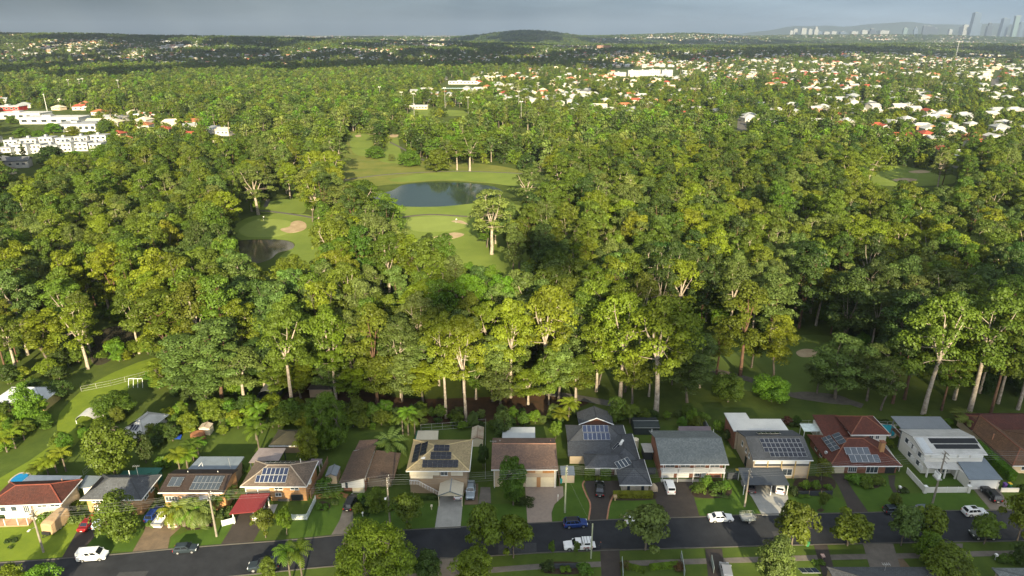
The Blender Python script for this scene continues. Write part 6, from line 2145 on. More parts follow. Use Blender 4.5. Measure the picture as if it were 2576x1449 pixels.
wall(s, CREAMW, -38.7, -36.5, 119.3, 122.4, 0, 2.05)
gableroof(s, -38.7, -36.5, 119.3, 122.4, 2.05, .55, SHEETM['grey'], 'y', .12, CREAMW, gutter=False)
# 6 sand tiles, three arrays
h = House(-15, 121, 'house with sand coloured hipped tiles and three black solar arrays')
wall(h, TANW, -20.7, -9.1, 116.2, 126.3, 0, 5.85)
hiproof(h, -20.8, -9.0, 116.0, 126.3, 5.92, 2.25, TILES['sand'], ov=.45, capm=mat('sand_ridge', (.46, .36, .19), .85))
for x0, x1, z0, z1 in ((-20.6, -14.6, 4.7, 5.6), (-20.5, -16.0, 3.95, 4.7), (-12.3, -9.9, 4.6, 5.6)):
    MB().slab([(x0, 115.75, z0), (x1, 115.75, z0), (x1, 116.15, z1), (x0, 116.15, z1)], .05).build('awning', SHEETM['cream'], h)
ry = lambda y: 5.92 + (y - 115.55) * 2.25 / 5.6
solar(h, (-18.1, 116.2, ry(116.2)), (-10.9, 116.2, ry(116.2)), (-18.1, 117.8, ry(117.8)), 7, 2, CELLK, DARKP)
solar(h, (-16.6, 118.0, ry(118.0)), (-12.4, 118.0, ry(118.0)), (-16.6, 119.6, ry(119.6)), 4, 2, CELLK, DARKP)
solar(h, (-16.1, 119.8, ry(119.8)), (-12.9, 119.8, ry(119.8)), (-16.1, 121.2, ry(121.2)), 3, 2, CELLK, DARKP)
rx_ = lambda x: 5.92 + (x + 21.25) * 2.25 / 5.6
solar(h, (-20.4, 123.9, rx_(-20.4)), (-20.4, 117.6, rx_(-20.4)), (-19.1, 123.9, rx_(-19.1)), 5, 1, CELLK, DARKP)
solar(h, (-18.95, 123.7, rx_(-18.95)), (-18.95, 119.2, rx_(-18.95)), (-17.6, 123.7, rx_(-17.6)), 4, 1, CELLK, DARKP)
MB().box(-18.5, -17.7, 118.0, 118.6, 7.0, 7.15).build('skylight', WHITEP, h)
stt = MB()
for i in range(11):
    stt.box(-19.0 + i * .42, -18.5 + i * .42, 115.0, 116.1, 3.0 - i * .27 - .1, 3.0 - i * .27)
stt.build('stairs', TANW, h)
MB().box(-20.6, -19.0, 115.0, 116.15, 2.9, 3.05).build('landing', TANW, h)
MB().tube([(-19.0, 115.0, 4.0), (-14.4, 115.0, 1.0)], .05, 4).tube([(-20.6, 115.0, 4.0), (-19.0, 115.0, 4.0)], .05, 4).build('handrail', WHITEP, h)
bal = None
for i in range(20):
    x = -20.5 + i * .31
    z = 3.05 if x < -19 else 3.0 - (x + 19.0) * .65
    if bal is None:
        bal = MB().box(-.035, .035, -.035, .035, 0, .95).build('baluster', WHITEP, None)
    place(bal.data, 'baluster', h, (x, 115.0, z))
D.objects.remove(bal)
window(h, -13.7, 4.9, 1.3, 1.0, 116.2)
for px_, py_ in ((-11.4, 124.2), (-10.4, 121.0), (-12.5, 123.6)):
    pipe(h, px_, py_, 6.2, .35)
s = House(-12.2, 114, 'white gable roofed carport with a grey ridge stripe', 0, 'carport', 'carport', None)
gableroof(s, -14.5, -9.9, 112.1, 118.0, 2.55, 1.05, SHEETM['cream'], 'y', .12, CREAMG, capm=GREYP, gutter=False)
posts(s, [(-14.5, 112.1), (-9.9, 112.1), (-14.5, 115.3), (-9.9, 115.3)], 0, 2.5, .07, CREAMG)
b = MB().tube([(-14.62, 111.95, 2.6), (-12.2, 111.95, 3.65), (-9.78, 111.95, 2.6)], .09, 4)
b.build('barge_board', mat('slate_green', (.09, .13, .14), .6), s)
s = House(-19, 133, 'cream patio roof with green edge behind the sand coloured tiles', 0, 'patio roof', 'patio_roof', None)
roof(s, MB().slab([(-21.6, 131.5, 2.8), (-16.6, 131.5, 2.8), (-16.8, 135.0, 3.0), (-21.5, 135.0, 3.0)]), SHEETM['cream'])
posts(s, [(-21.3, 131.8), (-16.9, 131.8), (-17, 134.7), (-21.2, 134.7)], 0, 2.75)
MB().box(-21.8, -21.6, 131.4, 135.1, 2.65, 2.85).build('fascia', GREENP, s)
s = House(-8, 135, 'long cream shed with rust on its gable roof', 0, 'shed', 'garden_shed', None)
wall(s, CREAMG, -9.2, -6.6, 133, 137.8, 0, 2.1)
gableroof(s, -9.2, -6.6, 133, 137.8, 2.1, .5, SHEETM['rusty'], 'y', .1, CREAMG, gutter=False)
# 7 pink brown gable, cream garage doors
h = House(2.5, 123, 'house with brown gable roof and two cream garage doors')
wall(h, CREAMW, -3.8, 8.9, 118.3, 128.6, 0, 4.8)
gableroof(h, -3.8, 8.9, 117.9, 128.6, 4.88, 1.55, TILES['pinkbrown'], wallm=BRICKR, capm=mat('rust_ridge', (.28, .15, .10), .85), at_=.6)
garage(h, 2.9, 5.0, .05, 2.35, 118.3)
garage(h, 6.0, 8.5, .05, 2.35, 118.3)
MB().box(2.6, 8.8, 118.15, 118.28, 2.5, 3.3).build('band', BEIGEW, h)
for x0, x1 in ((2.8, 4.8), (6.3, 8.6)):
    MB().box(x0, x1, 118.14, 118.28, 3.55, 4.65).build('timber_panel', mat('orange_timber', (.40, .18, .05), .6), h)
MB().box(5.1, 5.9, 118.14, 118.28, .05, 2.4).build('brick_pier', BRICKO, h)
posts(h, [(9.0, 118.1), (8.75, 118.0), (-3.6, 118.0)], 0, 4.8, .06)
pipe(h, -2.6, 126.5, 5.4, .6)
pipe(h, 8.3, 126.5, 5.4, .6, mat('terracotta', (.42, .2, .12)))
antenna(h, -4.0, 124.5, 5.2, 1.8)
s = House(1.5, 134, 'white flat patio roof behind the brown gable roof', 0, 'patio roof', 'patio_roof', None)
roof(s, MB().slab([(-2.2, 131.9, 3.0), (5.2, 131.9, 3.0), (5.3, 136.3, 3.1), (-2.1, 136.3, 3.1)], .2), SHEETM['pale'])
posts(s, [(-1.9, 132.2), (1.5, 132.2), (4.9, 132.2), (-1.9, 136), (4.9, 136)], 0, 2.9)
# 8 charcoal low house with many hips
h = House(20, 126, 'low house with many charcoal hips and curved brick edged driveway')
wall(h, BRICKR, 12.7, 25.4, 130.8, 137.2, 0, 2.65)
hiproof(h, 12.9, 25.3, 130.6, 137.2, 2.75, 2.2, TILES['charcoal'])
wall(h, CREAMW, 12.6, 21.4, 126.4, 130.8, 0, 2.4)
bb = MB()
bb.slab([(12.1, 125.8, 2.45), (21.6, 125.8, 2.45), (21.6, 130.2, 3.2), (12.3, 130.2, 3.2)], .12)
roof(h, bb, TILES['charcoal'])
wall(h, BRICKR, 21.5, 27.2, 124.4, 134, 0, 2.45)
hiproof(h, 21.8, 26.9, 124.0, 134, 2.5, 1.6, TILES['charcoal'], 'y')
wall(h, WHITEW, 15.8, 23.0, 122.4, 126.4, 0, 2.35)
hiproof(h, 15.9, 24.8, 122.0, 126.2, 2.42, 1.5, TILES['charcoal'])
wall(h, ribbed('pale_brick', (.50, .44, .35), .46, .17, .9, var=.2, contrast=.25, depth=.01), 22.5, 28.0, 116.9, 124.8, 0, 2.05)
hiproof(h, 22.4, 27.9, 116.7, 124.6, 2.1, 1.75, TILES['charcoal'], 'y')
window(h, 23.9, 1.15, .45, 1.7, 116.9, fm=DARKP, bars=0)
window(h, 26.8, 1.15, .45, 1.7, 116.9, fm=DARKP, bars=0)
MB().box(20.6, 21.8, 122.3, 122.42, .05, 2.1).build('front_door', WOODP, h)
window(h, 19.4, 1.2, 1.2, 1.5, 122.4)
ry = lambda y: 2.75 + (y - 130.1) * 2.2 / 3.8
solar(h, (16.0, 130.8, ry(130.8)), (21.9, 130.8, ry(130.8)), (16.0, 132.3, ry(132.3)), 6, 1)
solar(h, (15.9, 132.45, ry(132.45)), (21.7, 132.45, ry(132.45)), (15.9, 133.95, ry(133.95)), 6, 1)
solar(h, (22.3, 120.1, 2.75), (25.2, 121.2, 3.35), (21.9, 121.9, 3.3), 4, 1, CELLG, WHITEP, lift=.35)
solar(h, (22.0, 128.0, 2.75), (22.6, 127.1, 2.75), (23.6, 128.6, 3.7), 2, 1, CELLK, lift=.2, name='solar_collector')
MB().tube([(23.7, 127.9, 4.05), (24.4, 129.3, 4.05)], .32, 12).build('hot_water_tank', WHITEP, h)
pv_ = House(19.7, 141, 'charcoal gabled pavilion with white barge boards behind the solar house', 0, 'pavilion', 'pavilion', None)
wall(pv_, BRICKR, 16.2, 23.2, 139.4, 143, 0, 2.4)
gableroof(pv_, 16.0, 23.4, 138.8, 143.6, 2.45, 1.7, TILES['charcoal'], 'y', .4, BRICKR, gutter=False)
MB().tube([(15.6, 138.35, 2.45), (19.7, 138.35, 4.2), (23.8, 138.35, 2.45)], .14, 4).build('barge_board', WHITEP, pv_)
s = House(12, 120, 'small pale garden shed at the gate of the charcoal house', 0, 'shed', 'garden_shed', None)
wall(s, BEIGEW, 10.3, 13.0, 119.6, 122.3, 0, 1.95)
roof(s, MB().slab([(10.2, 119.5, 2.0), (13.1, 119.5, 2.0), (13.1, 122.4, 2.25), (10.2, 122.4, 2.25)], .08), SHEETM['blue grey'])
# 9 weathered grey gable with veranda
h = House(37, 125, 'house with weathered grey gable roof and long white veranda rail')
wall(h, BRICKR, 31.2, 44.3, 121.4, 131.4, 0, 4.75)
gableroof(h, 31.1, 44.3, 119.9, 131.6, 4.83, 2.25, TILES['weathered'], wallm=BRICKR, ov=.5)
MB().box(31.2, 44.4, 119.7, 121.4, 2.3, 2.5).build('veranda_floor', WHITEP, h)
posts(h, [(31.4, 119.8), (34.6, 119.8), (37.8, 119.8), (41.0, 119.8), (44.2, 119.8)], 0, 4.75, .06)
MB().box(31.3, 44.3, 119.72, 119.82, 3.42, 3.5).build('handrail', WHITEP, h)
bal = MB().box(-.05, .05, -.03, .03, 2.5, 3.42).build('baluster', WHITEP)
for i in range(62):
    place(bal.data, 'baluster', h, (31.5 + i * .207, 119.77, 0))
D.objects.remove(bal)
for cx in (33.2, 36.4, 39.6, 42.6):
    window(h, cx, 3.5, 1.9, 1.5, 121.4)
garage(h, 31.6, 34.1, .05, 2.15, 121.4, WHITEP)
garage(h, 34.9, 37.3, .05, 2.15, 121.4, WHITEP)
window(h, 39.0, 1.2, 1.0, 1.5, 121.4, bars=2)
MB().box(39.9, 41.0, 121.3, 121.42, .05, 2.1).build('front_door', WHITEP, h)
pipe(h, 31.0, 130.8, 4.8, 1.3)
pipe(h, 44.6, 130.6, 4.8, 1.3)
s = House(42, 136.5, 'low purple grey sheet roof behind the weathered gable', 0, 'shed', 'garden_shed', None)
wall(s, TANW, 38.6, 45.6, 135.8, 137.6, 0, 2.1)
roof(s, MB().slab([(38.3, 135.5, 2.2), (45.9, 135.4, 2.2), (46.2, 137.8, 2.4), (38.8, 137.8, 2.4)]), SHEETM['purple'])
s = House(31.5, 140, 'black shade cloth greenhouse behind the white water tank', 0, 'greenhouse', 'greenhouse', None)
SHADE = mat('shade_cloth', (.028, .036, .036), .8, var=.2)
gableroof(s, 28.6, 34.4, 137.9, 142.3, 2.0, .5, SHADE, 'x', .1, SHADE, gutter=False)
wall(s, SHADE, 28.6, 34.4, 137.9, 142.3, 0, 1.95)
MB().box(28.5, 34.5, 137.75, 137.85, 1.9, 2.02).box(28.5, 34.5, 139.9, 140.2, 2.52, 2.6).build('frame', ALU, s)
s = House(29.6, 127, 'narrow lean-to with white ribbed roof between the charcoal and grey houses', 0, 'lean-to', 'lean_to', None)
roof(s, MB().slab([(28.9, 127.4, 2.3), (31.0, 127.4, 2.3), (31.0, 130.6, 2.5), (28.7, 130.6, 2.5)], .1), SHEETM['aged'])
wall(s, DARKP, 29.0, 30.9, 127.9, 130.5, 0, 2.2)
t = House(28.4, 132, 'cream round water tank beside the charcoal roof', 0, 'water tank', 'water_tank', None)
MB().tube([(27.9, 132.6, 0), (27.9, 132.6, 2.3)], .75, 14).build('barrel', CREAMG, t)
MB().tube([(27.9, 132.6, 2.3), (27.9, 132.6, 2.5)], [.75, .25], 14).build('lid', CREAMG, t)
# 10 dark roof, white upper windows
h = House(57, 126, 'cream two storey house with black solar rows and white upper windows')
wall(h, BEIGEW, 50.6, 62.3, 121.2, 131.6, 0, 4.8)
gableroof(h, 50.6, 62.3, 121.2, 131.8, 4.88, 1.95, TILES['slate'], wallm=BEIGEW, ov=.45)
for x0, x1 in ((50.8, 53.4), (53.6, 56.3), (56.5, 59.2), (59.4, 62.2)):
    MB().box(x0, x1, 121.05, 121.22, 3.7, 4.65).build('window_blind', WHITEP, h)
    MB().box(x0, x1, 121.05, 121.22, 3.2, 3.66).build('balcony_panel', DARKP, h)
posts(h, [(53.5, 121.0), (56.4, 121.0), (59.3, 121.0), (62.25, 121.0)], 0, 4.75, .09, mat('ochre_post', (.46, .32, .12), .7))
window(h, 57.9, 1.6, 2.0, 1.5, 121.2)
for cy in (124, 126, 128.5):
    window(h, cy, 3.8, .8, 1.0, 50.6, 'W', bars=0)
window(h, 125.5, 1.4, 1.0, 2.0, 50.6, 'W', bars=0, fm=DARKP)
ry = lambda y: 4.88 + (y - 120.75) * 1.95 / 5.75
for i, (a, n_) in enumerate(((55.0 - .9, 8), (55.0 - 1.8, 9), (55.0 - 1.9, 9), (55.0 - 2.0, 9))):
    y0 = 121.4 + i * 1.15
    solar(h, (a, y0, ry(y0)), (a + n_ * .95, y0, ry(y0)), (a, y0 + 1.08, ry(y0 + 1.08)), n_, 1, CELLK)
solar(h, (53.5, 128.0, ry(125.0) + .1), (58.5, 128.0, ry(125.0) + .1), (53.5, 129.2, ry(124.0) + .1), 5, 1, CELLK)
s = House(54, 135, 'white ribbed stepped roof of the rear extension', 0, 'rear wing', 'rear_wing', None)
wall(s, BEIGEW, 50.2, 61.2, 132.0, 136.3, 0, 4.7)
wall(s, BRICKR, 49.9, 54.3, 132.2, 139.0, 0, 4.6)
roof(s, MB().slab([(49.5, 131.7, 4.95), (61.9, 131.7, 4.95), (61.8, 136.7, 5.05), (54.7, 136.7, 5.05), (54.6, 139.3, 5.1), (49.5, 139.3, 5.1)], .2), SHEETM['pale'])
s = House(52, 118, 'double carport with dark ribbed roof and white posts', 0, 'carport', 'carport', None)
roof(s, MB().slab([(46.9, 115.5, 2.6), (56.1, 115.4, 2.6), (56.3, 121.0, 2.85), (47.4, 121.0, 2.85)], .12), SHEETM['charcoal'])
posts(s, [(47.1, 115.7), (52.6, 115.6), (55.9, 115.6), (47.6, 120.6), (52.6, 120.6)], 0, 2.55, .06)
# 11 red tiles with upper storey
h = House(75, 126, 'house with red tiled hips, brick chimney and upper storey')
wall(h, BRICKR, 68.0, 82.0, 123.0, 133.6, 0, 2.25)
hiproof(h, 67.9, 82.1, 122.9, 133.8, 2.3, 2.9, TILES['rust'], capm=mat('rust_cap', (.19, .075, .045), .85))
wall(h, WHITEW, 75.9, 83.6, 131.3, 138.2, 2.0, 4.6)
hiproof(h, 75.9, 83.6, 131.3, 138.2, 4.6, 2.3, TILES['rust'], capm=mat('rust_cap', (.3, .12, .07)))
wall(h, WHITEW, 70.5, 76.0, 133, 139, 0, 3.4)
roof(h, MB().slab([(70.0, 132.0, 3.5), (76.2, 132.0, 3.6), (76.2, 139.6, 4.4), (70.4, 139.6, 4.4)], .15), TILES['rust'])
window(h, 80.2, 3.6, .9, .8, 131.3)
window(h, 81.6, 3.6, .7, .8, 131.3)
window(h, 134, 3.6, 1.5, .9, 75.9, 'W')
MB().box(79.1, 80.0, 125.3, 126.2, 2.2, 6.0).build('chimney', BRICKO, h)
MB().box(79.0, 80.1, 125.2, 126.3, 6.0, 6.15).build('chimney_cap', BRICKR, h)
garage(h, 68.3, 70.8, .05, 2.0, 123.0)
window(h, 72.6, 1.2, 1.7, 1.6, 123.0, bars=3)
window(h, 76.8, 1.15, 2.4, 1.9, 123.0, bars=2)
MB().box(79.6, 81.6, 122.9, 123.02, .02, 2.1).build('porch_shade_panel', SHADOWG, h)  # dark panel on the wall, painted as the shade under the porch
for cy in (125.5, 128, 130.5):
    window(h, cy, 1.4, 1.1, 1.0, 68.0, 'W')
ry = lambda y: 2.3 + (y - 122.4) * 2.9 / 5.95
solar(h, (72.0, 123.0, ry(123.0)), (78.3, 123.0, ry(123.0)), (71.6, 124.6, ry(124.6)), 5, 1, CELLG, lift=.25)
solar(h, (71.6, 124.7, ry(124.7)), (76.8, 124.7, ry(124.7)), (71.3, 126.2, ry(126.2)), 4, 1, CELLG, lift=.25)
rx_ = lambda x: 2.3 + (x - 67.4) * 2.9 / 5.95
solar(h, (69.2, 131.2, rx_(69.2)), (69.2, 126.0, rx_(69.2)), (70.9, 131.2, rx_(70.9)), 4, 2, CELLG, lift=.25)
solar(h, (71.2, 131.0, rx_(71.2)), (71.2, 127.2, rx_(71.2)), (72.7, 131.0, rx_(72.7)), 3, 1, CELLG, lift=.25)
MB().tube([(68.0, 126.2, 2.6), (67.9, 126.0, 3.2)], .04, 4).tube([(67.9, 126.0, 3.2), (67.75, 125.85, 3.25)], [.38, .3], 12).build('satellite_dish', ALU, h)
s = House(69, 137, 'pale green flat patio roof at the back of the red tiled house', 0, 'patio roof', 'patio_roof', None)
roof(s, MB().slab([(66.8, 134.9, 2.9), (72.6, 134.9, 2.9), (72.4, 138.0, 3.0), (67.0, 138.0, 3.0)], .12), mat('pale_sheet', (.55, .62, .6)))
posts(s, [(67, 135.1), (69.8, 135.1), (67.2, 137.7)], 0, 2.8)
# 12 white two storey
h = House(93, 127, 'white two storey house with aged sheet roof and black pool heating mats')
wall(h, WHITEW, 87.3, 99.8, 123.0, 132.0, 0, 4.95)
gableroof(h, 87.2, 99.9, 123.0, 132.2, 5.0, 1.2, SHEETM['aged'], wallm=WHITEW, ov=.35)
ry = lambda y: 5.0 + (y - 122.65) * 1.2 / 4.95 + .03
for x0, x1, y0, y1 in ((90.2, 99.6, 124.1, 125.3), (89.9, 100.0, 125.6, 127.0)):
    MB().slab([(x0, y0, ry(y0) + .06), (x1, y0, ry(y0) + .06), (x1, y1, ry(y1) + .06), (x0, y1, ry(y1) + .06)], .05).build('heating_mat', mat('black_mat', (.014, .015, .018), .6), h)
MB().slab([(87.2, 122.9, ry(122.9) + .02), (88.9, 122.9, ry(122.9) + .02), (88.9, 127.2, ry(127.2) + .02), (87.2, 127.2, ry(127.2) + .02)], .03).build('roof_sheet', SHEETM['pale'], h)
for x0, x1 in ((88.6, 94.0), (94.4, 96.6), (97.0, 99.6)):
    MB().box(x0, x1, 122.82, 123.02, 4.0, 4.75).build('shutter', WHITEP, h)
for cy, cz in ((124.4, 3.7), (124.4, 1.6), (127.6, 3.8), (127.6, 1.5), (129.5, 3.8)):
    window(h, cy, cz, 1.5, 1.1, 87.3, 'W', bars=0)
    MB().box(87.0, 87.12, cy - 2.1, cy - .7, cz - .55, cz + .55).build('shutter', WHITEP, h)
roof(h, MB().slab([(87.4, 121.5, 2.4), (94.2, 120.7, 2.4), (94.2, 123.0, 2.85), (87.4, 123.0, 2.85)], .1), SHEETM['aged'], name='roof')
posts(h, [(87.7, 121.6), (91.2, 121.2), (93.4, 121.0)], 0, 2.35, .14, WHITEW)
window(h, 91.9, 1.2, 2.2, 2.0, 123.0, bars=3)
wall(h, WHITEW, 93.8, 100.2, 117.5, 122.9, 0, 2.5)
roof(h, MB().slab([(93.5, 117.2, 2.62), (100.4, 117.2, 2.62), (101.2, 124.4, 2.95), (94.6, 123.1, 2.95), (94.2, 121.0, 2.9)], .14), SHEETM['blue grey'], name='roof')
garage(h, 94.3, 99.6, .05, 2.2, 117.5, WHITEP)
for x in (93.95, 100.05):
    MB().box(x - .08, x + .08, 117.3, 117.48, 1.5, 1.85).build('wall_lamp', DARKP, h)
s = House(93, 134.5, 'grey sheet roofed rear deck on tall posts behind the white house', 0, 'rear deck', 'rear_deck', None)
roof(s, MB().slab([(87.2, 132.3, 5.2), (98.5, 132.2, 5.2), (98.5, 136.8, 5.6), (87.2, 137.0, 5.6)], .15), SHEETM['grey'])
MB().box(87.6, 98.2, 132.6, 136.5, 2.5, 2.7).build('deck', WOODP, s)
posts(s, [(87.7, 132.8), (87.7, 136.4), (92.5, 136.4), (98, 136.4), (98, 132.8)], 0, 5.1, .1, GREYP)
MB().box(87.6, 87.7, 132.6, 136.5, 3.5, 3.6).box(87.6, 98.2, 136.4, 136.5, 3.5, 3.6).build('handrail', WHITEP, s)
# 13 autumn coloured tiles at the right edge
h = House(113, 132, 'sprawling house with mottled orange brown tiles at the right edge')
wall(h, CREAMW, 106.6, 124.0, 123.0, 142.0, 0, 2.3)
hiproof(h, 106.4, 112.5, 122.7, 142.0, 2.5, 1.9, TILES['autumn'], 'y', capm=mat('rust_cap', (.3, .12, .07)))
hiproof(h, 106.4, 126.0, 136.4, 143.0, 2.52, 2.0, TILES['redbrown'], 'x')
hiproof(h, 112.0, 126.0, 123.2, 136.0, 2.45, 2.0, TILES['autumn'], 'x')
window(h, 109.5, 1.4, 1.8, 1.0, 123.0)
MB().tube([(107.2, 131.0, 3.2), (107.2, 131.0, 4.7)], .1, 6).build('vent_pipe', mat('terracotta', (.42, .2, .12)), h)
# houses at the left, up the long lawn
h = House(-121, 150, 'yellow house with grey roof at the left edge above the palms')
wall(h, mat('yellow_weatherboard', (.52, .40, .16), .8), -128, -116.2, 148.4, 155, 0, 2.9)
hiproof(h, -128, -116.2, 148.4, 155, 3.0, 2.0, SHEETM['pale'])
window(h, -125, 1.8, 1.6, 1.1, 148.4)
window(h, -120, 1.8, 1.6, 1.1, 148.4)
h = House(-126, 135, 'house corner with white roof at the left edge among the palms')
wall(h, WHITEW, -130, -120.5, 131, 138, 0, 2.6)
hiproof(h, -130, -120.5, 131, 138, 2.7, 1.8, SHEETM['pale'])
h = House(-86, 139, 'small house with white ribbed hip roof and black panels in the trees', -12)
wall(h, WHITEW, -88.6, -83.6, 135.4, 143, 0, 2.5)
hiproof(h, -88.5, -83.7, 135.4, 143, 2.6, 1.4, SHEETM['aged'], 'y')
rx_ = lambda x: 2.6 + (x + 89.0) * 1.4 / 2.9
solar(h, (-88.6, 138.2, rx_(-88.6)), (-88.6, 135.9, rx_(-88.6)), (-86.9, 138.2, rx_(-86.9)), 2, 1, CELLK)
ry = lambda y: 2.6 + (y - 134.9) * 1.4 / 2.9
solar(h, (-87.2, 135.2, ry(135.2)), (-85.2, 135.2, ry(135.2)), (-87.0, 136.6, ry(136.6)), 3, 1, CELLK)
s = House(-102.5, 144, 'white dome shaped shade canopy above the bushes', 0, 'canopy', 'shade_canopy', None)
bm_ = MB()
for i in range(8):
    a0, a1 = math.pi * i / 8, math.pi * (i + 1) / 8
    bm_.slab([(-102.6 - 2.3 * math.cos(a0), 142.6, .9 + 1.5 * math.sin(a0)), (-102.6 - 2.3 * math.cos(a1), 142.6, .9 + 1.5 * math.sin(a1)), (-102.6 - 2.3 * math.cos(a1), 146.4, .9 + 1.5 * math.sin(a1)), (-102.6 - 2.3 * math.cos(a0), 146.4, .9 + 1.5 * math.sin(a0))], .05)
bm_.build('cover', mat('white_canvas', (.42, .42, .41), .8), s)
posts(s, [(-104.8, 142.7), (-100.4, 142.7), (-104.8, 146.2), (-100.4, 146.2)], 0, .95, .05)
s = House(-64, 151, 'dark mesh tunnel shed between the tall gums', 0, 'shed', 'tunnel_shed', None)
bm_ = MB()
tx, ty = at(672, 1010)
for i in range(8):
    a0, a1 = math.pi * i / 8, math.pi * (i + 1) / 8
    bm_.slab([(tx - 2.6 * math.cos(a0), ty, 2.6 * math.sin(a0) + .6), (tx - 2.6 * math.cos(a1), ty, 2.6 * math.sin(a1) + .6), (tx - 2.6 * math.cos(a1), ty + 7, 2.6 * math.sin(a1) + .6), (tx - 2.6 * math.cos(a0), ty + 7, 2.6 * math.sin(a0) + .6)], .06)
bm_.build('cover', mat('grey_mesh', (.09, .095, .10), .8), s)
MB().box(tx - 2.5, tx + 2.5, ty + .2, ty + 6.8, 0, .7).build('frame', DARKP, s)
tx, ty = at(808, 1000)
s = House(tx, ty, 'flat grey shed roof in front of the gum trunks', 0, 'shed', 'flat_shed', None)
wall(s, TANW, tx - 2.9, tx + 2.9, ty, ty + 6, 0, 2.4)
roof(s, MB().slab([(tx - 3.3, ty - .3, 2.55), (tx + 3.0, ty - .3, 2.55), (tx + 3.6, ty + 6.3, 2.75), (tx - 2.6, ty + 6.3, 2.75)], .15), mat('old_grey_sheet', (.12, .105, .09), .8, var=.2, scale=.6))
# near side roofs
h = House(62, 88, 'near house with dark brown hipped roof at the bottom edge')
wall(h, TANW, 54, 72, 78, 92.6, 0, 2.4)
hiproof(h, 54.4, 71.6, 79, 92.4, 2.5, 2.6, TILES['slate'])
ry = lambda y: 2.5 + (y - 78.5) * 2.6 / 7.2
antenna(h, 63, 91.5, 3.0, 1.4)
pn_ = qa(4, 300, 1449, 2.6)
solar(h, (pn_[0] - 1.6, 88.5, 5.1), (pn_[0] + 1.4, 88.5, 5.1), (pn_[0] - 1.6, 90.3, 4.5), 3, 1)
h = House(88, 88, 'near house with pale grey tiled roof at the bottom right corner')
wall(h, BEIGEW, 82.5, 100, 76, 92.2, 0, 2.4)
hiproof(h, 82.5, 100, 76, 92.2, 2.5, 3.0, TILES['weathered'])
hiproof(h, 91.5, 101, 88, 95.0, 2.52, 1.6, TILES['weathered'])

# ------------------------------------------------------------------ vehicles
TYRE = mat('tyre_rubber', (.02, .02, .021), .9)
RIM = mat('wheel_rim', (.42, .43, .45), .35, metal=.6)
HEADL = mat('headlight_glass', (.75, .77, .78), .15, .03)
TAILL = mat('tail_light_red', (.42, .02, .02), .25, .1)
PLATE = mat('number_plate', (.7, .68, .6), .5, .03)
CARGLASS = mat('car_glass', (.012, .015, .020), .05, .2, spec=.8)
TRIM = mat('black_trim', (.02, .021, .023), .5)
PAINT = {}


def paint(n, c, metal=.25):
    if n not in PAINT:
        PAINT[n] = mat('paint_' + n, c, .28, .04, 1.5, metal=metal, spec=.6)
    return PAINT[n]


def lathe_wheel(r, w):
    t, m = MB(), MB()
    t.tube([(0, -w / 2, 0), (0, -w * .42, 0), (0, w * .42, 0), (0, w / 2, 0)], [r * .88, r, r, r * .88], 16)
    m.tube([(0, -w / 2 - .012, 0), (0, w / 2 + .012, 0)], r * .62, 10)
    a, b_ = t.build('tyre', TYRE), m.build('rim', RIM)
    r_ = (a.data, b_.data)
    D.objects.remove(a)
    D.objects.remove(b_)
    return r_


WHEELS = {}
CARS = {   # length, width, belt, roof, cabin base rear/front, roof rear/front, nose height, tail height, wheel radius
    'sedan': (4.75, 1.82, .93, 1.45, -1.75, 1.05, -1.05, .25, .70, .96, .32),
    'hatch': (4.1, 1.75, .95, 1.50, -1.95, 1.0, -1.6, .25, .72, .95, .31),
    'suv': (4.55, 1.86, 1.04, 1.68, -2.2, 1.05, -1.8, .35, .82, 1.04, .36),
    'wagon': (4.85, 1.9, 1.02, 1.70, -2.35, 1.15, -2.05, .45, .84, 1.02, .37),
    'offroad': (4.7, 1.88, 1.14, 1.86, -2.25, .85, -2.1, .45, .98, 1.12, .39),
    'van': (4.95, 1.92, 1.20, 1.98, -2.45, 1.75, -2.38, .95, .85, 1.2, .34),
    'small_van': (4.5, 1.8, 1.12, 1.83, -2.2, 1.35, -2.12, .6, .8, 1.12, .32),
    'ute': (5.25, 1.88, 1.08, 1.78, -.75, 1.15, -.55, .45, .92, 1.02, .38)}


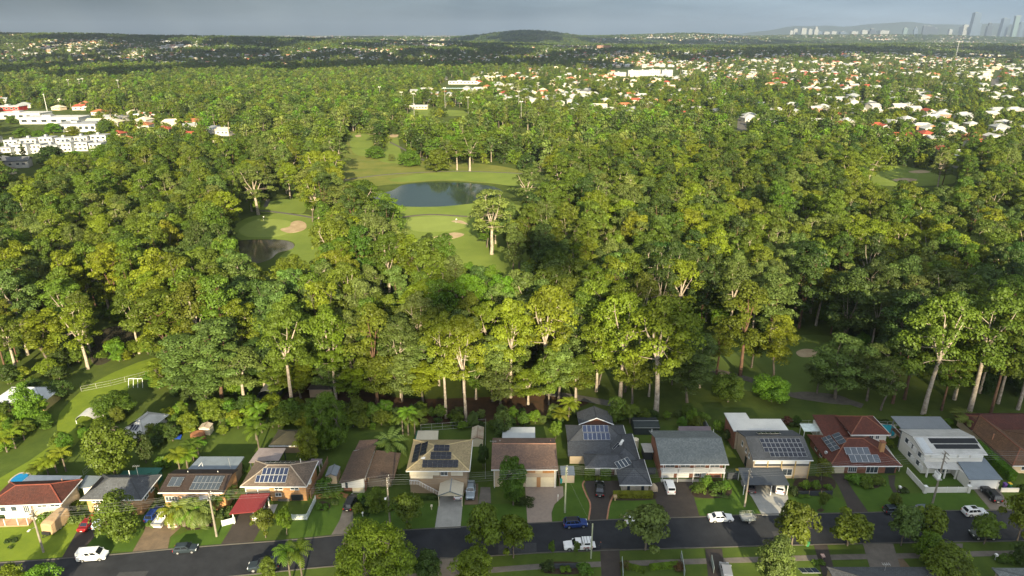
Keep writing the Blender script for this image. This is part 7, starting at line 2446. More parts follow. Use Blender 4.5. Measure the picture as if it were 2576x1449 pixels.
def car(kind, rear, front, pm, label, extra=None, roofm=None, dark=False):
    L, W, zb, zr, cb0, cf0, cb1, cf1, zn, zt, wr = CARS[kind]
    (x0, y0), (x1, y1) = rear, front
    a = math.atan2(y1 - y0, x1 - x0)
    o = empty({'sedan': 'parked_sedan', 'hatch': 'parked_hatchback', 'suv': 'parked_suv', 'wagon': 'parked_wagon', 'offroad': 'parked_offroader', 'van': 'parked_van', 'small_van': 'parked_van', 'ute': 'parked_utility'}[kind],
              ((x0 + x1) / 2, (y0 + y1) / 2, .06), label, 'van' if 'van' in kind else 'ute' if kind == 'ute' else 'car', 'vehicles along the street', a)
    hw = W / 2
    zf = wr * .62
    st = [(-L / 2, zf + .15, zt - .22, .86), (-L / 2 + .10, zf, zt - .04, .95), (-L / 2 + .45, zf, zt, 1.0), (cb0 if cb0 > -L / 2 + .6 else -L / 4, zf, zb, 1.0), (0, zf, zb, 1.0), (cf0, zf, zb - .02, 1.0),
          (L / 2 - .55, zf, zn + (zb - zn) * .35, .98), (L / 2 - .14, zf, zn, .92), (L / 2, zf + .12, zn - .16, .80)]
    b = MB()
    ring = lambda s: [(s[0], -hw * s[3] * .93, s[1]), (s[0], -hw * s[3], s[1] + (s[2] - s[1]) * .45), (s[0], -hw * s[3] * .97, s[2] - .10), (s[0], -hw * s[3] * .86, s[2]),
                      (s[0], hw * s[3] * .86, s[2]), (s[0], hw * s[3] * .97, s[2] - .10), (s[0], hw * s[3], s[1] + (s[2] - s[1]) * .45), (s[0], hw * s[3] * .93, s[1])]
    vs = [p for s in st for p in ring(s)]
    fs = []
    for i in range(len(st) - 1):
        for k in range(8):
            fs.append((i * 8 + k, i * 8 + (k + 1) % 8, (i + 1) * 8 + (k + 1) % 8, (i + 1) * 8 + k))
    fs += [tuple(range(8))[::-1], tuple((len(st) - 1) * 8 + k for k in range(8))]
    b.add(vs, fs)
    bw, rw = hw * .90, hw * .74 if 'van' not in kind else hw * .86
    cab = [(cb0, -bw, zb - .05), (cf0, -bw, zb - .05), (cf0, bw, zb - .05), (cb0, bw, zb - .05), (cb1, -rw, zr - .06), (cf1, -rw, zr - .06), (cf1, rw, zr - .06), (cb1, rw, zr - .06)]
    b.add(cab, [(0, 1, 5, 4), (1, 2, 6, 5), (2, 3, 7, 6), (3, 0, 4, 7), (4, 5, 6, 7)])
    body = b.build('body', pm, o, True, False)
    body.data.polygons.foreach_set('use_smooth', [False] * len(body.data.polygons))
    r = MB()
    r.add([(cb1 + .02, -rw, zr - .06), (cf1 - .02, -rw, zr - .06), (cf1 - .02, rw, zr - .06), (cb1 + .02, rw, zr - .06), (cb1 + .18, -rw * .8, zr), (cf1 - .2, -rw * .8, zr), (cf1 - .2, rw * .8, zr), (cb1 + .18, rw * .8, zr)],
          [(0, 1, 5, 4), (1, 2, 6, 5), (2, 3, 7, 6), (3, 0, 4, 7), (4, 5, 6, 7)])
    r.build('roof', roofm or pm, o, False, False)
    V = [Vector(p) for p in cab]

    def pane(name, i, j, k, l, u0, u1, v0, v1):
        n = (V[j] - V[i]).cross(V[l] - V[i]).normalized() * .018
        f = lambda u, v: V[i] * (1 - u) * (1 - v) + V[j] * u * (1 - v) + V[k] * u * v + V[l] * (1 - u) * v
        q4 = [f(u0, v0), f(u1, v0), f(u1, v1), f(u0, v1)]
        MB().add([p + n for p in q4] + [p - n for p in q4], [(0, 1, 2, 3), (7, 6, 5, 4), (0, 4, 5, 1), (1, 5, 6, 2), (2, 6, 7, 3), (3, 7, 4, 0)]).build(name, CARGLASS, o, False, False)
    pane('windscreen', 1, 2, 6, 5, .05, .95, .16, .95)
    pane('rear_window', 3, 0, 4, 7, .08, .92, .2, .93)
    ns = 2 if kind in ('ute',) else 3 if kind in ('wagon', 'suv', 'offroad') else 2
    for s in (0, 1):
        for i in range(ns):
            if kind == 'van' and s == 1 and i == 0:
                continue
            u0, u1 = .06 + .88 * i / ns + .02, .06 + .88 * (i + 1) / ns - .02
            if kind in ('van', 'small_van'):
                u0, u1 = (.42, .62) if i == 0 else (.66, .90)
            (pane('side_window', 0, 1, 5, 4, u0, u1, .2, .9) if s == 0 else pane('side_window', 2, 3, 7, 6, 1 - u1, 1 - u0, .2, .9))
    key = round(wr, 2)
    if key not in WHEELS:
        WHEELS[key] = lathe_wheel(wr, .24)
    for sx in (-L * .29, L * .31):
        for sy in (-1, 1):
            w = place(WHEELS[key][0], 'wheel', o, (sx, sy * (hw - .11), wr - .03), world=False)
            place(WHEELS[key][1], 'rim', w, (0, 0, 0), world=False)
            MB().tube([(sx - wr * 1.12, sy * (hw + .003), wr * .75), (sx - wr * .8, sy * (hw + .004), wr * 1.75), (sx, sy * (hw + .004), wr * 2.12), (sx + wr * .8, sy * (hw + .004), wr * 1.75), (sx + wr * 1.12, sy * (hw + .003), wr * .75)], .035, 4).build('wheel_arch', TRIM, o, False, False)
    for sy in (-1, 1):
        MB().box(L / 2 - .20, L / 2 - .02, sy * hw * .66 - .2, sy * hw * .66 + .2, zn - .17, zn - .04).build('headlight', HEADL, o, False, False)
        MB().box(-L / 2 - .005, -L / 2 + .12, sy * hw * .76 - .13, sy * hw * .76 + .13, zt - .36, zt - .14).build('tail_light', TAILL, o, False, False)
        MB().box(cf0 - .42, cf0 - .2, sy * (hw + .08) - .09, sy * (hw + .08) + .09, zb - .02, zb + .14).build('wing_mirror', pm, o, False, False)
    MB().box(-L / 2 - .02, -L / 2 + .05, -.2, .2, zf + .2, zf + .33).build('number_plate', PLATE, o, False, False)
    MB().box(L / 2 - .1, L / 2 + .02, -hw * .5, hw * .5, zf + .10, zf + .30).build('grille', TRIM, o, False, False)
    if extra:
        extra(o, L, W, zb, zr)
    return o


Q = qa
WH, SILV, BLK = paint('white', (.72, .72, .71), 0), paint('silver_blue', (.36, .42, .47), .4), paint('black', (.012, .013, .015), .2)
DKG, BLUE, RED = paint('dark_blue_grey', (.03, .042, .052), .3), paint('deep_blue', (.02, .05, .20), .3), paint('dark_red', (.22, .012, .014), .25)
car('sedan', Q(1, 692, 1078), Q(1, 775, 985), RED, 'red sedan on the brown driveway')
car('hatch', Q(1, 808, 1058), Q(1, 862, 985), paint('pale_blue', (.50, .60, .66), .2), 'pale blue hatchback half hidden by the dark round tree')
car('suv', Q(1, 1248, 995), Q(1, 1300, 930), BLUE, 'dark blue car beside the flat tray truck')


def tray(o, L, W, zb, zr):
    MB().box(-L / 2 - .1, -.75, -W / 2 - .04, W / 2 + .04, .92, 1.0).build('tray_floor', ALU, o, False, False)
    t = MB()
    t.box(-L / 2 - .12, -L / 2 - .08, -W / 2 - .04, W / 2 + .04, .78, 1.28).box(-L / 2 - .1, -.75, W / 2, W / 2 + .05, .78, 1.28).box(-L / 2 - .1, -.75, -W / 2 - .05, -W / 2, .78, 1.28)
    t.build('tray_side', ALU, o, False, False)
    MB().tube([(-.8, -W / 2 + .1, 1.0), (-.8, -W / 2 + .1, 1.85), (-.8, W / 2 - .1, 1.85), (-.8, W / 2 - .1, 1.0)], .035, 5).build('headboard', ALU, o, False, False)


car('ute', Q(1, 1310, 1045), Q(1, 1398, 938), WH, 'white flat tray truck on the dirt driveway', tray)


def spare(o, L, W, zb, zr):
    MB().tube([(-L / 2 - .22, 0, .95), (-L / 2 - .02, 0, .95)], .34, 14).build('spare_wheel', TYRE, o, False, False)


car('offroad', Q(1, 1436, 1040), Q(1, 1475, 960), paint('faded_cream', (.46, .42, .35), .1), 'faded cream off-roader with spare wheel beside the spiky palms', spare)
car('van', Q(1, 665, 1312), Q(1, 872, 1297), WH, 'white van on the street near the left edge')
car('hatch', Q(1, 1455, 1250), Q(1, 1612, 1238), DKG, 'dark blue grey hatchback at the kerb by the dirt driveway')


def canopy_dark(o, L, W, zb, zr):
    MB().box(-L / 2 + .1, -.8, -W / 2 + .12, W / 2 - .12, 1.0, 1.72).build('canopy', paint('dark_blue_grey', (0, 0, 0)), o, False, False)
    MB().box(-.7, .4, -.6, .6, 1.80, 1.86).build('roof_rack', TRIM, o, False, False)


car('ute', Q(2, 175, 1375), Q(2, -40, 1395), DKG, 'dark utility with canopy beside the near palms', canopy_dark)
car('wagon', Q(2, 762, 908), Q(2, 808, 822), BLK, 'black wagon on the brown driveway beside the yellow bush')


def rack(o, L, W, zb, zr):
    MB().box(-1.6, .2, -.62, -.56, zr, zr + .07).box(-1.6, .2, .56, .62, zr, zr + .07).box(-1.2, -1.1, -.62, .62, zr + .07, zr + .1).build('roof_rack', TRIM, o, False, False)


car('offroad', Q(2, 1772, 720), Q(2, 1764, 832), SILV, 'silver blue off-roader beside the gable carport', rack)
car('hatch', Q(2, 1662, 828), Q(2, 1662, 745), paint('silver', (.42, .42, .43), .5), 'silver car inside the white gable carport')
car('sedan', Q(3, 722, 792), Q(3, 722, 708), BLK, 'black sedan on the curved driveway')
car('small_van', Q(3, 1308, 778), Q(3, 1278, 690), WH, 'small white van on the wide dark driveway')
car('suv', Q(3, 932, 1008), Q(3, 1112, 998), WH, 'white car half hidden by the pale street tree')
car('suv', Q(3, 440, 1040), Q(3, 602, 1030), BLUE, 'deep blue car with black roof at the kerb', roofm=BLK)


def canopy_white(o, L, W, zb, zr):
    MB().box(-L / 2 + .06, -.78, -W / 2 + .1, W / 2 - .1, 1.0, 1.80).build('canopy', WH, o, False, False)
    for sy in (-1, 1):
        MB().box(-L / 2 + .5, -1.1, sy * (W / 2 - .1) - .015, sy * (W / 2 - .1) + .015, 1.28, 1.66).build('canopy_window', CARGLASS, o, False, False)
    for sy in (-1, 1):
        MB().box(-L / 2 + .05, -.9, sy * (W / 2 + .002) - .008, sy * (W / 2 + .002) + .008, .45, .95).build('side_print', mat('red_print', (.30, .03, .025), .5, col2=(.55, .5, .46), scale=3.5, thr=(.46, .54)), o, False, False)
    for x in (-2.2, -1.6, -1.1):
        MB().box(x - .03, x + .03, -.85, .85, 1.80, 1.86).build('roof_bar', TRIM, o, False, False)
    MB().box(-L / 2 - .55, -L / 2 - .02, -.8, .8, .62, .68).build('tailgate', WH, o, False, False)


car('ute', Q(3, 655, 1215), Q(3, 428, 1222), WH, 'white utility with canopy and red side print beside the near pole', canopy_white)
car('sedan', Q(3, 1618, 992), Q(3, 1812, 985), WH, 'white sedan in front of the cage trailer')
car('sedan', Q(3, 1968, 757), Q(3, 1960, 690), paint('grey_brown', (.11, .09, .09), .4), 'grey sedan inside the dark double carport')
car('small_van', Q(4, 92, 774), Q(4, 84, 695), WH, 'white van inside the dark double carport')
car('wagon', Q(4, 1878, 845), Q(4, 1785, 748), BLK, 'black wagon in front of the white garage')
car('suv', Q(4, 1592, 948), Q(4, 1800, 938), paint('pearl_white', (.66, .67, .68), .1), 'white car with dark sunroof at the right of the street', lambda o, L, W, zb, zr: MB().box(-.9, .1, -.45, .45, zr, zr + .012).build('sunroof', CARGLASS, o, False, False))
car('offroad', Q(4, 1882, 1132), Q(4, 1655, 1128), paint('dark_olive', (.045, .055, .05), .3), 'dark off-roader under the small tree on the near kerb')
car('hatch', Q(4, 985, 928), Q(4, 1090, 924), DKG, 'dark car behind the left one of two kerb trees')
car('sedan', Q(4, 1222, 926), Q(4, 1335, 922), paint('blue_grey', (.10, .13, .16), .4), 'blue grey car behind the right one of two kerb trees')
car('small_van', Q(3, 1768, 1490), Q(3, 1748, 1395), paint('silver', (.42, .42, .43)), 'silver van cut off by the bottom edge')
car('sedan', Q(2, 10, 985), Q(2, 40, 900), paint('silver', (.42, .42, .43)), 'silver car in the shade of the red carport')

# caravan under its cover
(x0, y0), (x1, y1) = Q(1, 545, 985), Q(1, 395, 1118)
a = math.atan2(y1 - y0, x1 - x0)
o = empty('caravan', ((x0 + x1) / 2, (y0 + y1) / 2, 0), 'caravan under a tan fabric cover beside the leftmost pole', 'caravan', None, a)
Lc = math.hypot(x1 - x0, y1 - y0)
b = MB()
sec = []
for x, k in ((-Lc / 2, .95), (-Lc / 2 + .3, 1), (0, 1), (Lc / 2 - .9, 1), (Lc / 2 - .15, .93), (Lc / 2, .85)):
    top = 2.75 * (1 if x < Lc / 2 - .5 else .93 if x < Lc / 2 - .05 else .85)
    sec.append([(x, -1.2 * k, .4), (x, -1.22 * k, 1.5), (x, -1.15 * k, top - .18), (x, -.75 * k, top), (x, 0, top + .06), (x, .75 * k, top), (x, 1.15 * k, top - .18), (x, 1.22 * k, 1.5), (x, 1.2 * k, .4)])
vs = [p for s in sec for p in s]
fs = [(i * 9 + k, i * 9 + k + 1, (i + 1) * 9 + k + 1, (i + 1) * 9 + k) for i in range(5) for k in range(8)] + [tuple(range(9))[::-1], tuple(45 + k for k in range(9))]
b.add(vs, fs).build('cover', mat('tan_canvas', (.40, .28, .16), .9, col2=(.31, .21, .12), scale=1.2, bump=.3, bscale=2), o, False, False)
for sy in (-1, 1):
    for sx in (-.6, .3):
        w = place(WHEELS[.32][0], 'wheel', o, (sx, sy * 1.0, .3), world=False)
        place(WHEELS[.32][1], 'rim', w, (0, 0, 0), world=False)
MB().tube([(Lc / 2 - .2, -.8, .5), (Lc / 2 + 1.2, 0, .5)], .06, 5).tube([(Lc / 2 - .2, .8, .5), (Lc / 2 + 1.2, 0, .5)], .06, 5).build('drawbar', TRIM, o, False, False)
MB().box(Lc / 2 + .02, Lc / 2 + .4, -.8, .8, .5, 1.0).build('tool_box', TRIM, o, False, False)

# cage trailer
(x0, y0), (x1, y1) = Q(3, 1880, 995), Q(3, 1990, 990)
o = empty('cage_trailer', ((x0 + x1) / 2, (y0 + y1) / 2, .06), 'grey cage trailer with its drawbar on the kerb beside the white sedan', 'trailer', None, math.atan2(y1 - y0, x1 - x0))
MB().box(-1.3, 1.3, -.8, .8, .5, .58).build('tray_floor', POLEM, o, False, False)
MB().box(-1.3, 1.3, -.82, -.78, .5, .95).box(-1.3, 1.3, .78, .82, .5, .95).box(-1.32, -1.28, -.8, .8, .5, .95).box(1.28, 1.32, -.8, .8, .5, .95).build('tray_side', mat('galvanised', (.33, .36, .36), .45, metal=.5), o, False, False)
b = MB()
for i in range(9):
    x = -1.3 + i * .325
    for sy in (-.8, .8):
        b.tube([(x, sy, .95), (x, sy, 1.6)], .018, 4)
for z in (1.25, 1.6):
    for sy in (-.8, .8):
        b.tube([(-1.3, sy, z), (1.3, sy, z)], .02, 4)
    for sx in (-1.3, 1.3):
        b.tube([(sx, -.8, z), (sx, .8, z)], .02, 4)
b.build('cage', POLEM, o, False, False)
for sy in (-1, 1):
    w = place(WHEELS[.32][0], 'wheel', o, (0, sy * .95, .29), world=False)
    place(WHEELS[.32][1], 'rim', w, (0, 0, 0), world=False)
    MB().box(-.45, .45, sy * .95 - .14, sy * .95 + .14, .66, .7).build('mudguard', MATS['galvanised'], o, False, False)
MB().tube([(1.3, -.5, .5), (2.6, 0, .5), (1.3, .5, .5)], .045, 5).build('drawbar', TRIM, o, False, False)
MB().tube([(1.95, -.05, .62), (1.95, .05, .62)], .3, 12).build('spare_wheel', TYRE, o, False, False)

# ------------------------------------------------------------------ power poles and wires
WOOD = mat('pole_timber', (.27, .235, .19), .9, col2=(.17, .15, .12), scale=1.5)


def ztop(k, x, y, Y):
    u, v = q(k, x, y)
    yy = -(v - 724.5) / FP
    return CAM_H + Y * (-SP + yy * CP) / (CP + yy * SP)


PP = []
for i, (k, bx, by, tx, ty, lb) in enumerate([(1, 360, 1255, 295, 910, 'leftmost power pole beside the covered caravan'), (1, 1785, 1125, 1740, 765, 'power pole in front of the spiky palms'), (2, 1105, 1020, 1085, 640, 'power pole with stacked crossarms left of the big dome tree'),
                                            (3, 435, 930, 437, 552, 'pale green power pole beside the curved driveway'), (3, 1915, 880, 1943, 625, 'power pole in front of the dark double carport'), (4, 1355, 850, 1440, 430, 'power pole with white transformer in front of the white fence')]):
    x, y = qa(k, bx, by)
    H = min(12.2, max(8.6, ztop(k, tx, ty, y)))
    o = empty('power_pole', (x, y, 0), lb, 'power pole', 'power poles along the street')
    MB().tube([(x, y, -.3), (x, y, H * .5), (x, y, H)], [.20, .17, .13], 8).build('pole', WOOD if i != 3 else mat('mossy_timber', (.28, .30, .20), .9), o)
    arms = [(H - .9, 1.15)] + ([(H - .15, .9), (H - 2.0, .8)] if i in (2, 5) else [(H - .1, .5)])
    wires = []
    for z, hl_ in arms:
        MB().box(x + .14, x + .24, y - hl_, y + hl_, z - .06, z + .06).build('crossarm', WOOD, o)
        for yy in np.linspace(-hl_ + .1, hl_ - .1, 4 if hl_ > 1 else 2):
            MB().tube([(x + .19, y + yy, z + .06), (x + .19, y + yy, z + .2)], .05, 5).build('insulator', WHITEP, o)
            wires.append((x + .19, y + yy, z + .21))
    MB().tube([(x + .2, y - .6, H - .95), (x, y, H - 1.7)], .03, 4).build('brace', POLEM, o)
    if i in (0, 2):
        MB().tube([(x, y, H * .62), (x - .2, y - 1.3, H * .66)], .035, 5).build('lamp_arm', POLEM, o)
        MB().box(x - .38, x - .05, y - 1.75, y - 1.2, H * .66 - .05, H * .66 + .07).build('lamp_head', WHITEP, o)
    if i == 5:
        for dx in (-.55, -.1):
            for dy in (-.5, 0, .45):
                MB().tube([(x - .35 + dx * .4, y + dy, H * .52), (x - .35 + dx * .4, y + dy, H * .52 + 1.1)], .26, 9).build('transformer_drum', WHITEP, o)
        MB().box(x - .9, x + .1, y - .8, y + .8, H * .5, H * .52).build('transformer_shelf', POLEM, o)
    if i == 2:
        for s in (-1, 1):
            MB().tube([(x, y, H - .4), (x + s * .9, y, H - .9), (x + s * 1.1, y, H - 1.5), (x + s * .5, y, H - 1.9), (x, y, H - 1.7)], .03, 4).build('loop_cable', DARKP, o)
    PP.append((x, y, H, wires))
WIREM = mat('wire_aluminium', (.26, .26, .25), .4, metal=.4)


def span(b, p, r_, sag=.55, rad=.011, n=9):
    pts = []
    for i in range(n + 1):
        t = i / n
        pts.append(tuple(p[k] + (r_[k] - p[k]) * t - (sag * 4 * t * (1 - t) if k == 2 else 0) for k in range(3)))
    b.tube(pts, rad, 4)


ends_l = [(-150, 90, 0), (PP[0][0], PP[0][1], 0)]
wl_names = ['nearest of the four street wires on the long crossarms', 'second of the four street wires on the long crossarms', 'third of the four street wires on the long crossarms', 'farthest of the four street wires on the long crossarms', 'near wire of the upper pair strung along the street', 'far wire of the upper pair strung along the street']
for wi in range(6):
    b = MB()
    P_ = [(-155, 88.5 + [-1, -.35, .35, 1, -.4, .4][wi], PP[0][3][wi][2] - .3)] + [p[3][wi] for p in PP] + [(150, 113 + [-1, -.35, .35, 1, -.4, .4][wi], PP[5][3][wi][2])]
    for p, r_ in zip(P_[:-1], P_[1:]):
        span(b, p, r_)
    tag(b.build('overhead_wire', WIREM), wl_names[wi], 'wire', 'overhead wires along the street')
# near side service pole and its wire
x, y = qa(3, 650, 1305)
o = empty('service_pole', (x, y, 0), 'slim pale service pole on the near verge beside the white utility', 'power pole')
H = ztop(3, 655, 1018, y)
MB().tube([(x, y, -.2), (x, y, H)], [.15, .12], 8).build('pole', MATS['mossy_timber'], o)
MB().tube([(x, y - .25, H - .5), (x, y + .25, H - .5)], .05, 5).build('bracket', POLEM, o)
b = MB()
span(b, (x, y, H - .5), (PP[3][0], PP[3][1], PP[3][2] - 1.4), .3)
tag(b.build('service_wire', WIREM), 'service wire crossing the street from the green pole', 'wire')
b = MB()
for (px, py, pz), (hx, hy, hz_) in (((PP[4][0], PP[4][1], PP[4][2] - 1.2), (51.0, 121.1, 4.6)), ((PP[1][0], PP[1][1], PP[1][2] - 1.3), (-58, 111, 4.6)), ((PP[3][0], PP[3][1], PP[3][2] - 1.2), (8.6, 118.2, 4.6)), ((PP[5][0], PP[5][1], PP[5][2] - 1.5), (88, 122.9, 4.7))):
    b2 = MB()
    span(b2, (px, py, pz), (hx, hy, hz_), .25, .013)
    tag(b2.build('service_wire', WIREM), 'service wire from its pole to the %s' % {51.0: 'cream two storey house', -58: 'dark brown roofed house', 8.6: 'house with cream garage doors', 88: 'white two storey house'}[hx], 'wire')

# ------------------------------------------------------------------ fences and small things
panelfence('white_fence', [qa(4, 1140, 602), qa(4, 1288, 765), qa(4, 1645, 762)], 1.35, 'white rendered fence with piers round the white house', WHITEW, 2.3, .06, WHITEP)
for i, p in enumerate([qa(4, 1288, 765), qa(4, 1645, 762)]):
    o = empty('fence_pier', (*p, 0), ['corner pier of the white rendered fence', 'gate pier with letterbox of the white rendered fence'][i], 'pier')
    MB().box(p[0] - .28, p[0] + .28, p[1] - .28, p[1] + .28, 0, 1.6).build('shaft', WHITEW, o)
    MB().box(p[0] - .34, p[0] + .34, p[1] - .34, p[1] + .34, 1.6, 1.7).build('cap', WHITEP, o)
panelfence('low_wall', [qa(4, 1915, 758), qa(4, 2062, 758)], .95, 'low white wall right of the white garage', WHITEW, 5, .12)
panelfence('charcoal_fence', [qa(4, 238, 790), qa(4, 335, 789), qa(4, 435, 788), qa(4, 530, 786)], 1.15, 'charcoal panel fence with sandstone piers', DARKP, 3.2, .04, mat('sandstone', (.42, .30, .16), .85))
picket('picket_fence', [qa(2, 300, 988), qa(2, 420, 986), qa(2, 492, 835)], 1.25, 'white board fence turning the corner on the bare lawn', mat('pale_fence', (.52, .56, .54), .7), step=.24, w=.21)
picket('picket_fence', [qa(1, 1832, 1040), qa(1, 1938, 1012)], 1.3, 'short white gate fence beside the red carport', MATS['pale_fence'], step=.22, w=.19)
picket('timber_fence', [qa(2, 492, 820), qa(2, 690, 790), qa(2, 760, 815)], 1.1, 'brown slatted timber fence behind the garden bed', WOODP, step=.3, w=.22)
picket('timber_fence', [(-40.6, 114.5), (-40.2, 126.5)], 1.7, 'brown timber paling fence along the orange brick house', mat('old_paling', (.20, .13, .08), .9), step=.32, w=.3)
wirefence([(-21.5, 139.5), (-14, 140.5), (-6.3, 142)], 1.8, 'long chain wire fence behind the sand tiled house')
wirefence([(-6.3, 142), (-6.0, 131), (-5.6, 121)], 1.8, 'chain wire side fence between sand tiled and brown roofs')
wirefence([qa(1, 690, 620), qa(1, 760, 560)], 1.2, 'white wire fence piece on the left back lawn', 2)
wirefence(ats((205, 985), (280, 970), (350, 952), (392, 940)), 1.5, 'wire fence across the long sunlit lawn')
wirefence([(62, 142.5), (78, 142.0), (92, 141.5)], 1.3, 'dark pool fence behind the red tiled house', 2.2)
panelfence('panel_fence', [(46.0, 131.5), (46.3, 136), (46.0, 142.5)], 1.8, 'dark blue grey panel fence behind the weathered roof', GREYP)
panelfence('panel_fence', [qa(3, 1770, 655), qa(3, 1855, 655)], 1.7, 'dark side gate panels right of the veranda house', DARKP)
panelfence('panel_fence', [(28.3, 122.6), (30.6, 122.6)], 1.7, 'dark gate panels left of the veranda house', DARKP)
panelfence('panel_fence', [(9.9, 118.4), (9.7, 131)], 1.6, 'dark paling fence between cream garage house and charcoal house', MATS['old_paling'])
panelfence('panel_fence', [(83.0, 123.6), (84.2, 133.5), (84.2, 140)], 1.6, 'white panel fence between red tiled and white houses', WHITEW)
panelfence('panel_fence', [qa(3, 1390, 1300), qa(3, 1420, 1460)], 1.5, 'grey green panel fence on the near side', mat('grey_green', (.28, .32, .29), .7))
panelfence('panel_fence', [qa(3, 1640, 1330), qa(3, 1660, 1430)], 1.4, 'pale panel fence beside the silver van', MATS['grey_green'])
panelfence('panel_fence', [qa(3, 905, 1340), qa(3, 915, 1470)], 1.3, 'pale fence along the near driveway', MATS['grey_green'])
panelfence('panel_fence', [qa(3, 300, 1390), qa(3, 560, 1385)], 1.1, 'dark low fence behind the near garden', DARKP)
for nm, pts, lb in (('swimming_pool', [(1, 85, 670), (1, 160, 612), (1, 240, 618), (1, 205, 660), (1, 140, 685)], 'blue swimming pool at the left edge behind the red brown roof'), ('swimming_pool', [(4, 900, 215), (4, 1030, 215), (4, 1040, 292), (4, 985, 292)], 'turquoise swimming pool between red tiled and white houses')):
    P_ = [qa(*p) for p in pts]
    cx, cy = sum(p[0] for p in P_) / len(P_), sum(p[1] for p in P_) / len(P_)
    o = empty(nm, (cx, cy, 0), lb, 'pool')
    MB().prism(smooth_poly([(cx + (x - cx) * 1.22, cy + (y - cy) * 1.3) for x, y in P_], 3), -.2, .09).build('coping', mat('pool_paving', (.42, .36, .28), .8), o)
    MB().prism(smooth_poly(P_, 3), -.1, .12).build('water', watermat('pool_water_left', (.02, .20, .42)) if cx < 0 else watermat('pool_water_right', (.03, .30, .36)), o)


def bin_(k, x, y, bm_, lm, label):
    px, py = qa(k, x, y)
    o = empty('wheelie_bin', (px, py, .05), label, 'wheelie bin', 'wheelie bins')
    b = MB()
    b.add([(sx * w, sy * d, z) for z, w, d in ((.08, .22, .25), (1.0, .29, .34)) for sy in (-1, 1) for sx in (-1, 1)], [(0, 2, 3, 1), (4, 5, 7, 6), (0, 1, 5, 4), (2, 6, 7, 3), (0, 4, 6, 2), (1, 3, 7, 5)])
    b.build('bin_body', bm_, o, False, False)
    MB().box(-.31, .31, -.38, .36, 1.0, 1.07).build('lid', lm, o, False, False)
    for s in (-1, 1):
        MB().tube([(s * .24 - .04, .3, .1), (s * .24 + .04, .3, .1)], .1, 8).build('wheel', TYRE, o, False, False)


BG = mat('bin_green', (.035, .17, .075), .5)
bin_(4, 320, 1205, BG, BG, 'green wheelie bin on the near verge')
bin_(3, 402, 685, mat('bin_teal', (.02, .25, .24), .5), MATS['bin_teal'], 'teal bin beside the cream garage doors')
bin_(3, 1145, 470, BG, mat('bin_yellow', (.60, .42, .03), .5), 'bin with yellow lid between charcoal and weathered roofs')
bin_(3, 1850, 610, BG, MATS['bin_yellow'], 'bin with yellow lid beside the dark carport')
bin_(4, 1985, 722, BG, MATS['bin_yellow'], 'bin with yellow lid behind the low white wall')
bin_(4, 1945, 722, mat('bin_purple', (.12, .06, .25), .5), MATS['bin_purple'], 'purple bin behind the low white wall')


def letterbox(k, x, y, m, label, h=1.1, w=.18):
    px, py = qa(k, x, y)
    o = empty('letterbox', (px, py, .04), label, 'letterbox', 'letterboxes')
    MB().box(-w * .4, w * .4, -w * .4, w * .4, 0, h * .72).build('post', m, o, False, False)
    MB().box(-w, w, -w * 1.2, w * 1.2, h * .72, h).build('box', m, o, False, False)


letterbox(2, 1447, 905, CREAMG, 'cream letterbox on the lawn left of the gable carport')
letterbox(2, 880, 958, WHITEP, 'white letterbox beside the yellow bush', .9, .14)
letterbox(3, 848, 828, mat('sandstone', (.42, .3, .16)), 'sandstone letterbox pillar at the yellow green hedge', 1.1, .34)
letterbox(4, 1080, 755, WHITEP, 'white letterbox in the small round bed', 1.3, .2)
letterbox(4, 1870, 1315, WHITEP, 'white letterbox on the near right verge', 1.2, .2)
letterbox(4, 448, 1305, mat('pink_paint', (.45, .3, .26), .7), 'pinkish letterbox on the near verge', .7, .3)
letterbox(3, 378, 835, WHITEP, 'white marker post beside the pinkish driveway', 1.6, .07)
# swing frame on the left lawn, flag on the green, covered heap
x, y = at(345, 972)
o = empty('swing_frame', (x, y, 0), 'white swing frame at the end of the wire fence on the left lawn', 'swing')
for dx in (-1.9, -.6, .6, 1.9):
    MB().tube([(x + dx, y - .8, 0), (x + dx * .95, y, 2.3)], .06, 5).build('leg', WHITEP, o)
MB().tube([(x - 1.9, y, 2.3), (x + 1.9, y, 2.3)], .07, 5).build('top_bar', WHITEP, o)
for fx, fy, lb in ((663, 556, 'flag pin on the left putting green'), (1147, 562, 'flag pin on the pond side green')):
    x, y = at(fx, fy)
    o = empty('flag_pin', (x, y, .06), lb, 'golf flag')
    MB().tube([(x, y, .05), (x, y, 2.4)], .035, 5).build('pole', WHITEP, o)
    MB().box(x, x + .6, y - .015, y + .015, 1.9, 2.38).build('flag', WHITEP, o)
x, y = qa(3, 1165, 745)
o = empty('covered_heap', (x, y, 0), 'thing wrapped in a beige cover beside the wide dark driveway', 'covered heap')
MB().tube([(x, y, 0), (x, y, .7), (x - .1, y, 1.3), (x - .15, y, 1.75)], [.95, .85, .5, .12], 9).build('cover', mat('beige_cover', (.34, .27, .19), .9), o)
MB().box(x - .5, x + .5, y - .95, y - .6, .02, .3).build('base', TRIM, o)
x, y = qa(1, 1455, 312)
o = empty('tarpaulin', (x, y, 0), 'blue tarpaulin on the back lawn of the brown roofed house', 'tarpaulin')
MB().slab([(x - 1.1, y - .7, .25), (x + 1.2, y - .6, .15), (x + .9, y + .8, .35), (x - .8, y + .7, .5)], .1).build('cover', mat('blue_tarp', (.02, .06, .35), .5), o)
MB().box(x - .7, x + .7, y - .4, y + .4, 0, .2).build('base', WOODP, o)
x, y = qa(1, 1620, 345)
s = House(x, y, 'rusty brown tank wall near the small shed in the back yard', 0, 'tank', 'rusty_tank', None)
MB().tube([(x, y + 1, 0), (x, y + 1, 1.6)], 1.6, 14).build('barrel', mat('rusty_sheet', (.26, .11, .05), .85), s)
